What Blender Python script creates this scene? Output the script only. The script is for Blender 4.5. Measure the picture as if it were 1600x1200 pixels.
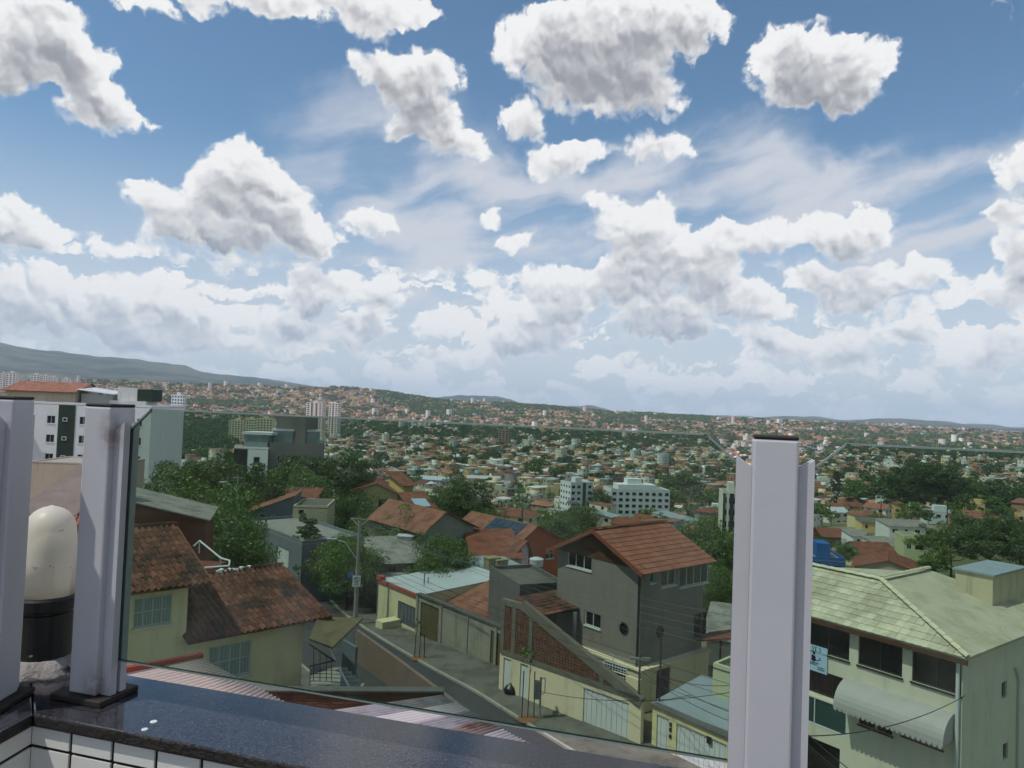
import bpy, bmesh, math, random
import numpy as np
from mathutils import Vector, Matrix
random.seed(7)
RNG = np.random.RandomState(11)
for o in list(bpy.data.objects): bpy.data.objects.remove(o)
SC = bpy.context.scene
COL = SC.collection
rad = math.radians

# ------------------------------------------------------------------ camera
CZ = 20.0                      # camera height in the scene; heights below are given relative to the eye
FPX = 1150.0
PITCH, ROLL = rad(1.84), rad(2.2)
vF = Vector((0, math.cos(PITCH), math.sin(PITCH)))
R0 = Vector((1, 0, 0)); U0 = Vector((0, -math.sin(PITCH), math.cos(PITCH)))
vR = math.cos(ROLL) * R0 + math.sin(ROLL) * U0
vU = -math.sin(ROLL) * R0 + math.cos(ROLL) * U0
cam = bpy.data.cameras.new('camera'); camo = bpy.data.objects.new('camera', cam); COL.objects.link(camo)
cam.sensor_width = 36; cam.lens = FPX / 1600 * 36; cam.clip_start = 0.05; cam.clip_end = 60000
M = Matrix.Identity(4)
for i in range(3):
    M[i][0] = vR[i]; M[i][1] = vU[i]; M[i][2] = -vF[i]
M.translation = Vector((0, 0, CZ)); camo.matrix_world = M
SC.camera = camo
SC.render.resolution_x, SC.render.resolution_y = 1024, 768

def ray(px, py):
    d = vF * FPX + vR * (px - 800) + vU * (600 - py)
    return d / d.y
def P(px, py, d):                       # point at depth d (metres along Y)
    return ray(px, py) * d + Vector((0, 0, CZ))
def PZ(px, py, z):                      # point on a horizontal plane z (relative to the eye)
    r = ray(px, py); return r * (z / r.z) + Vector((0, 0, CZ))
def proj(p):
    q = Vector(p) - Vector((0, 0, CZ)); c = q.dot(vF)
    if c < .01: return (-9999, -9999, c)
    return 800 + FPX * q.dot(vR) / c, 600 - FPX * q.dot(vU) / c, c
def azel(px, py):
    r = ray(px, py).normalized()
    return math.degrees(math.atan2(r.x, r.y)), math.degrees(math.asin(r.z))

# ------------------------------------------------------------------ light
SUN_EL, SUN_AZ = 60.0, 248.0            # azimuth clockwise from +Y (view direction)
HAZE = 7e-5
SUN_STRENGTH, SKY_STRENGTH, EXPOSURE = 3.6, 0.115, 0.0
sd = Vector((math.sin(rad(SUN_AZ)) * math.cos(rad(SUN_EL)), math.cos(rad(SUN_AZ)) * math.cos(rad(SUN_EL)), math.sin(rad(SUN_EL))))
sun = bpy.data.lights.new('sun', 'SUN'); sun.energy = SUN_STRENGTH; sun.angle = rad(0.8); sun.color = (1, .96, .9)
suno = bpy.data.objects.new('sun', sun); COL.objects.link(suno)
suno.rotation_euler = (-sd).to_track_quat('-Z', 'Y').to_euler()
SC.view_settings.view_transform = 'Standard'; SC.view_settings.look = 'None'
SC.view_settings.exposure = EXPOSURE; SC.view_settings.gamma = 1; SC.view_settings.use_curve_mapping = False
SC.render.engine = 'CYCLES'
SC.cycles.use_denoising = True
SC.cycles.use_adaptive_sampling = True; SC.cycles.adaptive_threshold = .025; SC.cycles.adaptive_min_samples = 12
SC.cycles.max_bounces = 7; SC.cycles.diffuse_bounces = 2; SC.cycles.glossy_bounces = 3; SC.cycles.transparent_max_bounces = 12
SC.cycles.transmission_bounces = 4; SC.cycles.volume_bounces = 1
SC.cycles.caustics_reflective = False; SC.cycles.caustics_refractive = False
SC.cycles.sample_clamp_indirect = 4

# ------------------------------------------------------------------ sky: Nishita with procedural cumulus placed by direction
W = bpy.data.worlds.new('World'); SC.world = W; W.use_nodes = True
nt = W.node_tree; nt.nodes.clear()
class NB:
    def __init__(s, nt): s.nt = nt
    def n(s, t, **k):
        x = s.nt.nodes.new(t)
        for a, b in k.items(): setattr(x, a, b)
        return x
    def put(s, sock, v):
        if isinstance(v, bpy.types.NodeSocket): s.nt.links.new(v, sock)
        elif v is not None: sock.default_value = v
    def math(s, op, a, b=None, c=None, clamp=False):
        x = s.n('ShaderNodeMath', operation=op); x.use_clamp = clamp
        for i, v in enumerate((a, b, c)):
            if v is not None: s.put(x.inputs[i], v)
        return x.outputs[0]
    def vm(s, op, a, b=None, c=None):
        x = s.n('ShaderNodeVectorMath', operation=op)
        for i, v in enumerate((a, b, c)):
            if v is not None: s.put(x.inputs[i], v)
        return x.outputs['Value'] if op in ('DOT_PRODUCT', 'LENGTH', 'DISTANCE') else x.outputs[0]
    def noise(s, vec, scale, detail=4, rough=.5, dist=0., dim='2D'):
        x = s.n('ShaderNodeTexNoise', noise_dimensions=dim); s.put(x.inputs['Vector'], vec)
        x.inputs['Scale'].default_value = scale; x.inputs['Detail'].default_value = detail
        x.inputs['Roughness'].default_value = rough; x.inputs['Distortion'].default_value = dist
        return x
    def ss(s, v, a, b, lo=0., hi=1.):
        x = s.n('ShaderNodeMapRange', interpolation_type='SMOOTHSTEP')
        s.put(x.inputs['Value'], v)
        for i, q in zip(('From Min', 'From Max', 'To Min', 'To Max'), (a, b, lo, hi)): s.put(x.inputs[i], q)
        return x.outputs[0]
    def ss2(s, v, a, b):
        x = s.n('ShaderNodeMapRange'); s.put(x.inputs['Value'], v)
        x.inputs['From Min'].default_value = a; x.inputs['From Max'].default_value = b
        return x.outputs[0]
    def mix(s, f, a, b, typ='RGBA', blend='MIX'):
        x = s.n('ShaderNodeMix', data_type=typ, blend_type=blend)
        i = {'RGBA': (0, 6, 7, 2), 'FLOAT': (0, 2, 3, 0)}[typ]
        s.put(x.inputs[i[0]], f); s.put(x.inputs[i[1]], a); s.put(x.inputs[i[2]], b)
        return x.outputs[i[3]]
B = NB(nt)
tc = B.n('ShaderNodeTexCoord')
dirv = B.vm('NORMALIZE', tc.outputs['Generated'])
sep = B.n('ShaderNodeSeparateXYZ'); nt.links.new(dirv, sep.inputs[0])
az = B.math('MULTIPLY', B.math('ARCTAN2', sep.outputs[0], sep.outputs[1]), 57.29578)
el = B.math('MULTIPLY', B.math('ARCSINE', sep.outputs[2]), 57.29578)
cx = B.n('ShaderNodeCombineXYZ'); nt.links.new(az, cx.inputs[0]); nt.links.new(el, cx.inputs[1])
pp = cx.outputs[0]
# turbulent warp of the cloud coordinates (degrees)
w1 = B.noise(pp, .16, 3, .55); w2 = B.noise(pp, .62, 5, .62)
def cen(col, k): return B.vm('SCALE', B.vm('SUBTRACT', col, (.5, .5, .5)))
def scl(v, k):
    x = B.n('ShaderNodeVectorMath', operation='SCALE'); nt.links.new(v, x.inputs[0]); x.inputs['Scale'].default_value = k; return x.outputs[0]
pw = B.vm('ADD', pp, scl(B.vm('SUBTRACT', w1.outputs['Color'], (.5, .5, .5)), 3.0))
pw = B.vm('ADD', pw, scl(B.vm('SUBTRACT', w2.outputs['Color'], (.5, .5, .5)), 1.7))
CL = '''40,60,90,70 110,100,70,50 160,150,60,40 150,185,60,25 205,180,35,15 0,110,60,40 60,15,80,30
230,10,60,15 300,-10,60,18 480,-2,170,25 560,20,60,33 400,-12,100,25 625,5,50,18
600,110,55,40 660,95,45,35 690,120,40,40 640,150,60,40 680,190,55,38 720,232,55,26 640,210,40,26
850,70,75,50 930,60,100,70 1020,30,90,60 1100,35,55,35 900,130,90,48 1000,150,70,42 960,100,90,60 880,20,60,25 1085,75,30,25
812,185,34,33 865,245,40,34 920,230,30,14 1030,230,65,26
1250,80,70,45 1290,120,80,50 1220,110,50,45 1335,90,35,42 1240,150,55,28 1320,150,50,26 1378,95,18,28
380,270,75,45 340,300,60,40 250,315,65,30 430,320,60,50 400,350,110,45 330,360,90,35 480,370,55,38 250,368,45,14
20,350,68,44 0,340,50,36 580,345,42,18 800,378,32,14 770,330,22,10
930,315,30,18 990,350,70,35 1030,395,60,45 1000,440,70,40 1040,500,100,45 960,430,40,40 1100,400,40,40 1150,460,70,25 1190,485,50,22 1120,430,45,40
1160,370,78,28 1200,360,42,25 1110,360,35,25 1320,355,72,32 1280,350,40,28 1340,380,50,20
1360,440,110,32 1290,430,50,25 1420,440,60,22 1340,465,60,14
1590,260,30,38 1580,330,40,25 1590,390,40,40 1545,455,42,30 1605,420,40,30
850,440,45,30 880,470,50,45 840,510,60,45 900,430,40,20 790,535,45,22
60,455,80,42 20,480,60,45 110,500,50,35 170,470,40,45 250,460,60,33 270,480,70,25 200,500,60,38 330,500,50,28 280,530,60,22
500,450,62,34 480,470,40,25 600,460,42,30 440,505,60,24 560,512,60,26
1250,545,60,22 1330,530,60,26 1420,520,60,26 1540,550,70,28 1580,530,40,25 1200,540,50,18 1480,560,50,14 690,520,40,18 720,560,60,12 380,545,60,14'''
VL = '600,250,190,120 700,330,160,110 820,340,120,80 1120,250,150,70 1330,330,190,70 1480,280,160,60 1500,420,200,110 700,470,240,70 1150,300,120,60 1000,300,150,60 450,420,200,40 880,420,200,120'
# the cloud field (density and height within each cloud) is a sum of soft ellipses; it is stored as a short
# sum of products f(azimuth) * g(elevation), each a curve, so that it is cheap to evaluate
AZ0, AZ1, EL0, EL1 = -47.0, 47.0, -3.0, 42.0
NA, NE = 220, 180
ga = np.linspace(AZ0, AZ1, NA)[:, None]; ge = np.linspace(EL0, EL1, NE)[None, :]
fw = np.zeros((NA, NE)); fq = np.zeros((NA, NE)); fv = np.zeros((NA, NE))
for tok in CL.split():
    x, y, rx, ry = map(float, tok.split(','))
    a0, e0 = azel(x, y); a1, e1 = azel(x + 10, y); a2, e2 = azel(x, y - 10)
    sx = rx * 1.15 * abs(a1 - a0) / 10; sy = ry * 1.15 * abs(e2 - e0) / 10
    qx = (ga - a0) / sx; qy = (ge - e0) / sy
    w = np.clip(1 - qx * qx - qy * qy, 0, 1)
    fw += w; fq += w * qy
for tok in VL.split():
    x, y, rx, ry = map(float, tok.split(','))
    a0, e0 = azel(x, y); fv += np.clip(1 - ((ga - a0) / (rx * .06)) ** 2 - ((ge - e0) / (ry * .055)) ** 2, 0, 1)
# how much cloud lies above each point (towards the high sun): bright tops, grey bases
de = (EL1 - EL0) / (NE - 1); cm = np.clip(fw * 1.3, 0, 1) * de
up_ = np.zeros_like(cm); span = 3.6
for k_ in range(int(span / de)): up_[:, :NE - k_] += cm[:, k_:] * (1 - .6 * k_ * de / span)
fvr = .8 * np.clip(1 - 2 * up_ / np.clip(2.1 + ge * .02, 1.5, 3.2), -1, 1) + .45 * np.clip(fq / (fw + .08), -1, 1) * np.clip(fw * 3, 0, 1)
for _ in range(2): fvr[1:-1] = (fvr[:-2] + 2 * fvr[1:-1] + fvr[2:]) / 4
fw = np.minimum(fw, 1.6 + .3 * (fw - 1.6)); fv = np.minimum(fv, 1.3)
sp = B.n('ShaderNodeSeparateXYZ'); nt.links.new(pw, sp.inputs[0])
na = B.ss2(sp.outputs[0], AZ0, AZ1); ne = B.ss2(sp.outputs[1], EL0, EL1)
vna = B.n('ShaderNodeCombineXYZ'); vne = B.n('ShaderNodeCombineXYZ')
for i in range(3): nt.links.new(na, vna.inputs[i]); nt.links.new(ne, vne.inputs[i])
def curves(vec, fs, npt):
    """three functions on 0..1 (values scaled to 0..1) in one RGB-curves node; returns value, offset, scale"""
    node = B.n('ShaderNodeRGBCurve'); node.inputs[0].default_value = 1; nt.links.new(vec, node.inputs['Color'])
    mp = node.mapping; mp.use_clip = False
    off, sca = [], []
    for c, f in zip(range(3), fs):
        lo, hi = f.min(), f.max(); k = max(hi - lo, 1e-9); off.append(lo); sca.append(k)
        xs = np.linspace(0, 1, npt); ys = (np.interp(xs, np.linspace(0, 1, len(f)), f) - lo) / k
        cv = mp.curves[c]
        cv.points[0].location = (0, ys[0]); cv.points[1].location = (1, ys[-1])
        for xx, yy in zip(xs[1:-1], ys[1:-1]): cv.points.new(xx, yy)
    mp.update()
    return B.vm('MULTIPLY_ADD', node.outputs[0], tuple(sca), tuple(off))
def field(F, rank, after=None):
    U, S, Vt = np.linalg.svd(F, full_matrices=False)
    tot = None
    for k in range(0, rank, 3):
        a = curves(vna.outputs[0], [U[:, k + i] * math.sqrt(S[k + i]) for i in range(3)], 110)
        e = curves(vne.outputs[0], [Vt[k + i] * math.sqrt(S[k + i]) for i in range(3)], 90)
        d = B.vm('DOT_PRODUCT', a, e)
        tot = d if tot is None else B.math('ADD', tot, d)
    return tot
inm = B.math('MULTIPLY', B.math('LESS_THAN', B.math('ABSOLUTE', sp.outputs[0]), 46.9), B.math('LESS_THAN', sp.outputs[1], 41.9))
accw = B.math('MULTIPLY', B.math('MAXIMUM', B.math('SUBTRACT', field(fw, 24), .02), 0.0), inm)
vrel = field(fvr, 21)
accv = B.math('MULTIPLY', field(fv, 6), inm)
# the same kind of sky carries on outside the picture
gn = B.noise(B.vm('MULTIPLY', dirv, (2.6, 2.6, 5.)), 1.5, 5, .55, dim='3D')
outm = B.math('MAXIMUM', B.ss(B.math('ABSOLUTE', az), 38, 46), B.ss(el, 33, 40))
dgen = B.math('MULTIPLY', B.ss(gn.outputs['Fac'], .5, .62), outm)
dens = B.math('ADD', accw, dgen)
# low bank of small cumulus near the horizon
lowv = B.vm('MULTIPLY', pw, (.13, .34, 1))
ln = B.noise(lowv, 1.6, 5, .58)
lowm = B.math('MULTIPLY', B.ss(el, -1, 1.5), B.ss(el, 13.5, 6.0))
dlow = B.math('MULTIPLY', B.ss(ln.outputs['Fac'], .43, .60), B.math('MULTIPLY', lowm, .62))
dens = B.math('ADD', dens, dlow)
def billow(v, scale, det=1.0):
    n = B.noise(v, scale, det, .5)
    return B.math('ABSOLUTE', B.math('MULTIPLY_ADD', n.outputs['Fac'], 2.0, -1.0))
pq = B.vm('ADD', pp, scl(B.vm('SUBTRACT', w2.outputs['Color'], (.5, .5, .5)), 1.1))
fb = B.noise(pq, .8, 6, .56)
OFFS = (.16, .42, 0)
b1 = billow(pq, .34); b2 = billow(pq, .95)
pqs = B.vm('ADD', pq, OFFS)
b1s = billow(pqs, .34); b2s = billow(pqs, .95)
puff = B.math('ADD', B.math('MULTIPLY', b1, 1.1), B.math('MULTIPLY', b2, .6))
gate = B.math('MULTIPLY', dens, 2.2, clamp=True)
en = B.math('ADD', B.math('MULTIPLY_ADD', puff, .75, -.24), B.math('MULTIPLY_ADD', fb.outputs['Fac'], .9, -.45))
edge = B.math('MULTIPLY_ADD', en, gate, dens)
soft = B.ss(vrel, -.8, .5, .76, .38)        # ragged, softer undersides
alpha = B.ss(edge, .07, soft)
rel = B.math('ADD', B.math('MULTIPLY', B.math('SUBTRACT', b1, b1s), 1.0), B.math('MULTIPLY', B.math('SUBTRACT', b2, b2s), .30))
lit = B.math('ADD', B.math('MULTIPLY_ADD', vrel, .70, .12), rel)
lit = B.math('ADD', lit, B.math('MULTIPLY_ADD', fb.outputs['Fac'], .16, -.08))
# thick clouds seen from below (high up) are grey in the middle
thick = B.math('MULTIPLY', B.ss(accw, .5, 1.9), B.ss(el, 9, 23, .0, .40))
lit = B.math('SUBTRACT', lit, thick)
lit = B.math('ADD', lit, B.math('MULTIPLY', B.math('SUBTRACT', 1.0, alpha), .5))
litf = B.ss(lit, -1.12, .30)
ccol = B.mix(litf, B.mix(B.ss(el, 16, 4), (.35, .36, .40, 1), (.33, .40, .51, 1)), (1.0, 1.0, 1.0, 1))
# thin veil of high cloud
rot = B.n('ShaderNodeVectorRotate', rotation_type='Z_AXIS'); nt.links.new(B.vm('ADD', pp, scl(B.vm('SUBTRACT', w1.outputs['Color'], (.5, .5, .5)), 2.0)), rot.inputs['Vector']); rot.inputs['Angle'].default_value = rad(-14)
vn = B.noise(B.vm('MULTIPLY', rot.outputs[0], (.06, .22, 1)), 1.6, 5, .5)
veil = B.math('MULTIPLY', B.ss(accv, .0, 1.2), B.ss(vn.outputs['Fac'], .30, .66, .12, .95))
veil = B.math('MAXIMUM', veil, B.math('MULTIPLY', B.ss(el, 20, 3), .80))
sky = B.n('ShaderNodeTexSky', sky_type='NISHITA'); sky.sun_disc = False
sky.sun_elevation = rad(SUN_EL); sky.sun_rotation = rad(SUN_AZ); sky.altitude = 800; sky.air_density = 1.0; sky.dust_density = .3; sky.ozone_density = 1.0
skys = B.vm('MULTIPLY', sky.outputs[0], (.80, 1.0, 1.03))
VEILC = (.80, .835, .92, 1)
K = 1 / SKY_STRENGTH
c1 = B.mix(veil, skys, tuple(K * .80 * c for c in VEILC[:3]) + (1,))
cfar = B.mix(B.ss(el, 10, 0, 0, .30), B.mix(1.0, ccol, (K * .92, K * .92, K * .92, 1), blend='MULTIPLY'), tuple(K * .86 * c for c in VEILC[:3]) + (1,))
c2 = B.mix(alpha, c1, cfar)
bg = B.n('ShaderNodeBackground'); nt.links.new(c2, bg.inputs[0]); bg.inputs[1].default_value = SKY_STRENGTH
wo = B.n('ShaderNodeOutputWorld'); nt.links.new(bg.outputs[0], wo.inputs[0])
W.cycles.sampling_method = 'NONE'

# ------------------------------------------------------------------ helpers
class MB:
    """collects faces; build() links them as one mesh object"""
    def __init__(s): s.v = []; s.f = []; s.m = []; s.c = []; s.mi = 0; s.col = None
    def add(s, pts, faces):
        b = len(s.v); s.v += [tuple(p) for p in pts]
        for f in faces:
            s.f.append(tuple(b + i for i in f)); s.m.append(s.mi); s.c.append(s.col)
        return s
    def poly(s, *pts): return s.add(pts, [tuple(range(len(pts)))])
    def box(s, x0, y0, z0, x1, y1, z1, T=None):
        p = [(x0, y0, z0), (x1, y0, z0), (x1, y1, z0), (x0, y1, z0), (x0, y0, z1), (x1, y0, z1), (x1, y1, z1), (x0, y1, z1)]
        if T is not None: p = [T @ Vector(q) for q in p]
        return s.add(p, [(3, 2, 1, 0), (4, 5, 6, 7), (0, 1, 5, 4), (1, 2, 6, 5), (2, 3, 7, 6), (3, 0, 4, 7)])
    def prism(s, pts, vec):
        n = len(pts); v = Vector(vec); a = [Vector(p) for p in pts]
        return s.add(a + [p + v for p in a], [tuple(range(n - 1, -1, -1)), tuple(range(n, 2 * n))] + [(i, (i + 1) % n, n + (i + 1) % n, n + i) for i in range(n)])
    def tube(s, p0, p1, r0, r1=None, n=8, caps=True):
        r1 = r0 if r1 is None else r1; p0 = Vector(p0); p1 = Vector(p1); d = (p1 - p0)
        if d.length < 1e-6: return s
        q = d.to_track_quat('Z', 'Y'); A = []; Bq = []
        for i in range(n):
            t = 2 * math.pi * i / n; o = q @ Vector((math.cos(t), math.sin(t), 0)); A.append(p0 + o * r0); Bq.append(p1 + o * r1)
        fs = [(i, (i + 1) % n, n + (i + 1) % n, n + i) for i in range(n)]
        if caps: fs += [tuple(range(n - 1, -1, -1)), tuple(range(n, 2 * n))]
        return s.add(A + Bq, fs)
    def path(s, pts, r, n=6):
        for a, b in zip(pts, pts[1:]): s.tube(a, b, r, r, n)
        return s
    def lathe(s, prof, c=(0, 0, 0), n=24):
        c = Vector(c); pts = []; fs = []
        for r, z in prof:
            for i in range(n):
                t = 2 * math.pi * i / n; pts.append(c + Vector((r * math.cos(t), r * math.sin(t), z)))
        for k in range(len(prof) - 1):
            for i in range(n):
                j = (i + 1) % n; fs.append((k * n + i, k * n + j, (k + 1) * n + j, (k + 1) * n + i))
        fs += [tuple(range(n - 1, -1, -1)), tuple((len(prof) - 1) * n + i for i in range(n))]
        return s.add(pts, fs)
    def mesh(s, name, mats, smooth=False):
        me = bpy.data.meshes.new(name); me.from_pydata(s.v, [], s.f)
        for m in (mats if isinstance(mats, (list, tuple)) else [mats]): me.materials.append(m)
        if any(s.m): me.polygons.foreach_set('material_index', s.m)
        if smooth: me.polygons.foreach_set('use_smooth', [True] * len(s.f))
        if any(c is not None for c in s.c):
            at = me.color_attributes.new('col', 'FLOAT_COLOR', 'CORNER')
            arr = np.ones((len(me.loops), 4), np.float32); li = 0
            for f, c in zip(s.f, s.c):
                if c is not None: arr[li:li + len(f), :3] = c[:3]
                li += len(f)
            at.data.foreach_set('color', arr.ravel())
        me.update(); return me
    def build(s, name, mats, parent=None, loc=None, rz=0, smooth=False, kind=None):
        return link(name, s.mesh(name, mats, smooth), parent, loc, rz, kind)
def link(name, data, parent=None, loc=None, rz=0, kind=None, rot=None):
    o = bpy.data.objects.new(name, data); COL.objects.link(o)
    if parent: o.parent = parent
    if loc is not None: o.location = loc
    if rot is not None: o.rotation_euler = rot
    elif rz: o.rotation_euler = (0, 0, rz)
    if kind: o['kind'] = kind
    return o
def flatten(e):
    """hand the parts of a wing over to the house it belongs to"""
    Me = Matrix.Translation(e.location) @ e.rotation_euler.to_matrix().to_4x4()
    for ch in list(e.children):
        m_ = Me @ Matrix.LocRotScale(ch.location, ch.rotation_euler, ch.scale); ch.parent = e.parent
        ch.location = m_.to_translation(); ch.rotation_euler = m_.to_euler()
    bpy.data.objects.remove(e)
def tag(o, label, cat, group=None):
    o['label'] = label; o['category'] = cat
    if group: o['group'] = group
    return o
def thing(name, label, cat, loc=(0, 0, 0), rz=0, group=None):
    o = link(name, None, None, loc, rz); o.empty_display_size = .2
    return tag(o, label, cat, group)
def bevel(o, w, seg=2):
    m = o.modifiers.new('bevel', 'BEVEL'); m.width = w; m.segments = seg; m.limit_method = 'ANGLE'; return o

# ------------------------------------------------------------------ materials
MATS = {}
def lin(c):
    if isinstance(c, str): c = tuple(int(c[i:i + 2], 16) / 255 for i in (0, 2, 4)); return tuple(((x + .055) / 1.055) ** 2.4 if x > .04 else x / 12.92 for x in c)
    return tuple(c[:3])
def mat(name, color=None, rough=.85, spec=.3, metal=0., var=.10, scale=3., stain=0., bump=0., bscale=40., attr=None, objvar=0., speck=None, wave=None, stretch=(1, 1, 1), moss=None):
    if name in MATS: return MATS[name]
    m = bpy.data.materials.new(name); m.use_nodes = True; t = m.node_tree; t.nodes.clear(); b = NB(t)
    tc = b.n('ShaderNodeTexCoord').outputs['Object']
    if stretch != (1, 1, 1): tc = b.vm('MULTIPLY', tc, stretch)
    base = lin(color) + (1,) if color is not None else None
    if attr:
        a = b.n('ShaderNodeAttribute'); a.attribute_name = attr; c = a.outputs['Color']
        if base is not None: c = b.mix(1., c, base, blend='MULTIPLY')
    else:
        c = b.n('ShaderNodeRGB'); c.outputs[0].default_value = base; c = c.outputs[0]
    if objvar:
        oi = b.n('ShaderNodeObjectInfo'); ra = b.n('ShaderNodeAttribute'); ra.attribute_name = 'rnd'
        r = b.math('FRACT', b.math('ADD', oi.outputs['Random'], ra.outputs['Fac']))
        k = b.math('MULTIPLY_ADD', r, 2 * objvar, 1 - objvar)
        c = b.mix(1., c, b.comb(k), blend='MULTIPLY')
    if var:
        n = b.noise(tc, scale, 5, .6, dim='3D')
        k = b.math('MULTIPLY_ADD', n.outputs['Fac'], var * 4, 1 - var * 2)
        c = b.mix(1., c, b.comb(k), blend='MULTIPLY')
    if stain:
        n = b.noise(b.vm('MULTIPLY', tc, (1.6, 1.6, .22)), 1.1, 6, .65, dim='3D')
        f = b.ss(n.outputs['Fac'], .5, .78, 0, stain)
        c = b.mix(f, c, (.07, .065, .055, 1))
    if moss:
        n = b.noise(b.n('ShaderNodeNewGeometry').outputs['Position'], .9, 5, .65, dim='3D')
        c = b.mix(b.ss(n.outputs['Fac'], .44, .64, 0, moss[1]), c, lin(moss[0]) + (1,))
    if speck:
        for col, sc_, th in speck:
            n = b.noise(tc, sc_, 2, .5, dim='3D'); c = b.mix(b.ss(n.outputs['Fac'], th, th + .05), c, lin(col) + (1,))
    p = b.n('ShaderNodeBsdfPrincipled'); t.links.new(c, p.inputs['Base Color'])
    p.inputs['Roughness'].default_value = rough; p.inputs['Specular IOR Level'].default_value = spec; p.inputs['Metallic'].default_value = metal
    h = None
    if wave:
        x = b.n('ShaderNodeTexWave', wave_type='BANDS', bands_direction=wave[0]); t.links.new(tc, x.inputs[0]); x.inputs['Scale'].default_value = wave[1]; h = x.outputs['Fac']
    if bump or wave:
        bn = b.n('ShaderNodeBump'); bn.inputs['Strength'].default_value = bump or .5; bn.inputs['Distance'].default_value = .02
        if h is None: h = b.noise(tc, bscale, 4, .6, dim='3D').outputs['Fac']
        t.links.new(h, bn.inputs['Height']); t.links.new(bn.outputs[0], p.inputs['Normal'])
    o = b.n('ShaderNodeOutputMaterial'); t.links.new(p.outputs[0], o.inputs[0])
    MATS[name] = m; return m
def _comb(s, k):
    x = s.n('ShaderNodeCombineXYZ')
    for i in range(3): s.put(x.inputs[i], k)
    return x.outputs[0]
NB.comb = _comb
def paint(hexc, stain=.35, var=.05):
    return mat('paint_' + hexc, hexc, .85, .2, var=var, scale=1.2, stain=stain, bump=.15, bscale=25)
M_CONC = mat('concrete', '8a8882', .9, var=.12, scale=2, stain=.5, bump=.3)
M_CONCD = mat('concrete_dark', '5c5b58', .92, var=.14, scale=1.5, stain=.55, bump=.3)
M_ASPH = mat('asphalt', '424345', .92, var=.12, scale=.8, bump=.35, bscale=60, stain=.25)
M_PAVE = mat('pavement', '686660', .93, var=.2, scale=.8, bump=.4, bscale=25, stain=.6, moss=('4c4a44', .7))
M_KERB = mat('kerb', '9a978d', .9, var=.12, scale=1.5, stain=.4)
M_TILE = mat('clay_tile', '6b4537', .9, var=.2, scale=1.2, objvar=.42, moss=('2a2320', .9), bump=.2)
M_TILER = mat('clay_tile_new', '8c5a48', .8, var=.07, scale=2.5, objvar=.16, moss=('6a4030', .4), bump=.2)
M_TILEY = mat('pale_tile', 'bdb9a0', .75, var=.08, scale=1.5, objvar=.16, moss=('87836a', .5))
M_TILEF = mat('tile_sheet', '875b4a', .85, var=.2, scale=1.3, moss=('5a3a2c', .6), wave=('X', 2.6), bump=.7)
M_TILEB = mat('tile_sheet_brown', '7d4a38', .85, var=.16, scale=1.3, moss=('45302a', .6), wave=('X', 2.6), bump=.7)
M_FIB = mat('fibre_cement', '8b8982', .92, var=.14, scale=.9, stain=.45, moss=('55524a', .55), wave=('X', 3.2), bump=.7)
M_FIBD = mat('fibre_cement_dark', '605d58', .92, var=.16, scale=.9, stain=.5, wave=('X', 3.2), bump=.7)
M_METALW = mat('white_sheet_metal', 'b6bcc0', .45, .5, var=.06, scale=.8, stain=.15, wave=('X', 3.), bump=.4)
M_METALB = mat('blue_sheet_metal', '8b979e', .5, .5, var=.10, scale=.6, stain=.3, wave=('X', 3.), bump=.4)
M_ALU = mat('window_frame_white', 'c9cdce', .45, .5, var=.03)
M_ALUD = mat('window_frame_dark', '2c2d2f', .5, .5, var=.05)
M_IRON = mat('painted_iron', 'b9bcbc', .5, .4, var=.06)
M_IROND = mat('dark_iron', '2a2a2c', .6, .4, var=.06)
M_PANE = mat('window_glass', '15191c', .06, .6, var=.25, scale=1.3)
M_PANEG = mat('window_glass_green', '2f4743', .08, .6, var=.2, scale=1.)
M_CURT = mat('curtained_glass', '8fa3a0', .25, .5, var=.1, scale=2.)
M_DARKW = mat('dark_opening', '17140f', .9, var=.1)
M_WOOD = mat('brown_wood', '51372a', .8, var=.2, scale=2.5)
M_GATEW = mat('white_gate', 'cfd2d0', .6, .4, var=.04, scale=1., stain=.15)
M_GATEG = mat('grey_gate', '5d6468', .6, .4, var=.06, scale=1., stain=.2)
M_BRICK = mat('hollow_brick', '6c4c3e', .9, var=.12, scale=2., objvar=.2, stain=.25)
M_BLACK = mat('black_plastic', '0d0d0e', .5, .5, var=.15, scale=8, speck=[('8a8680', 22., .68)])
M_CABLE = mat('cable', '16171a', .7, var=0)
M_CABLEL = mat('cable_grey', '585c60', .7, var=0)
M_POLE = mat('pole_concrete', '8d8a82', .9, var=.1, scale=1.2, stain=.35)
M_TANK = mat('water_tank_blue', '2f5f92', .5, .4, var=.05)
M_TANKW = mat('water_tank_white', 'b8bcc0', .7, .3, var=.08, stain=.3)
M_BARK = mat('bark', '4a3f33', .95, var=.2, scale=3., bump=.5)
M_STONE = mat('far_wall', None, .9, attr='col', var=.05, scale=.5)
M_FAR = mat('far_house', None, .9, attr='col', var=0)
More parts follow.
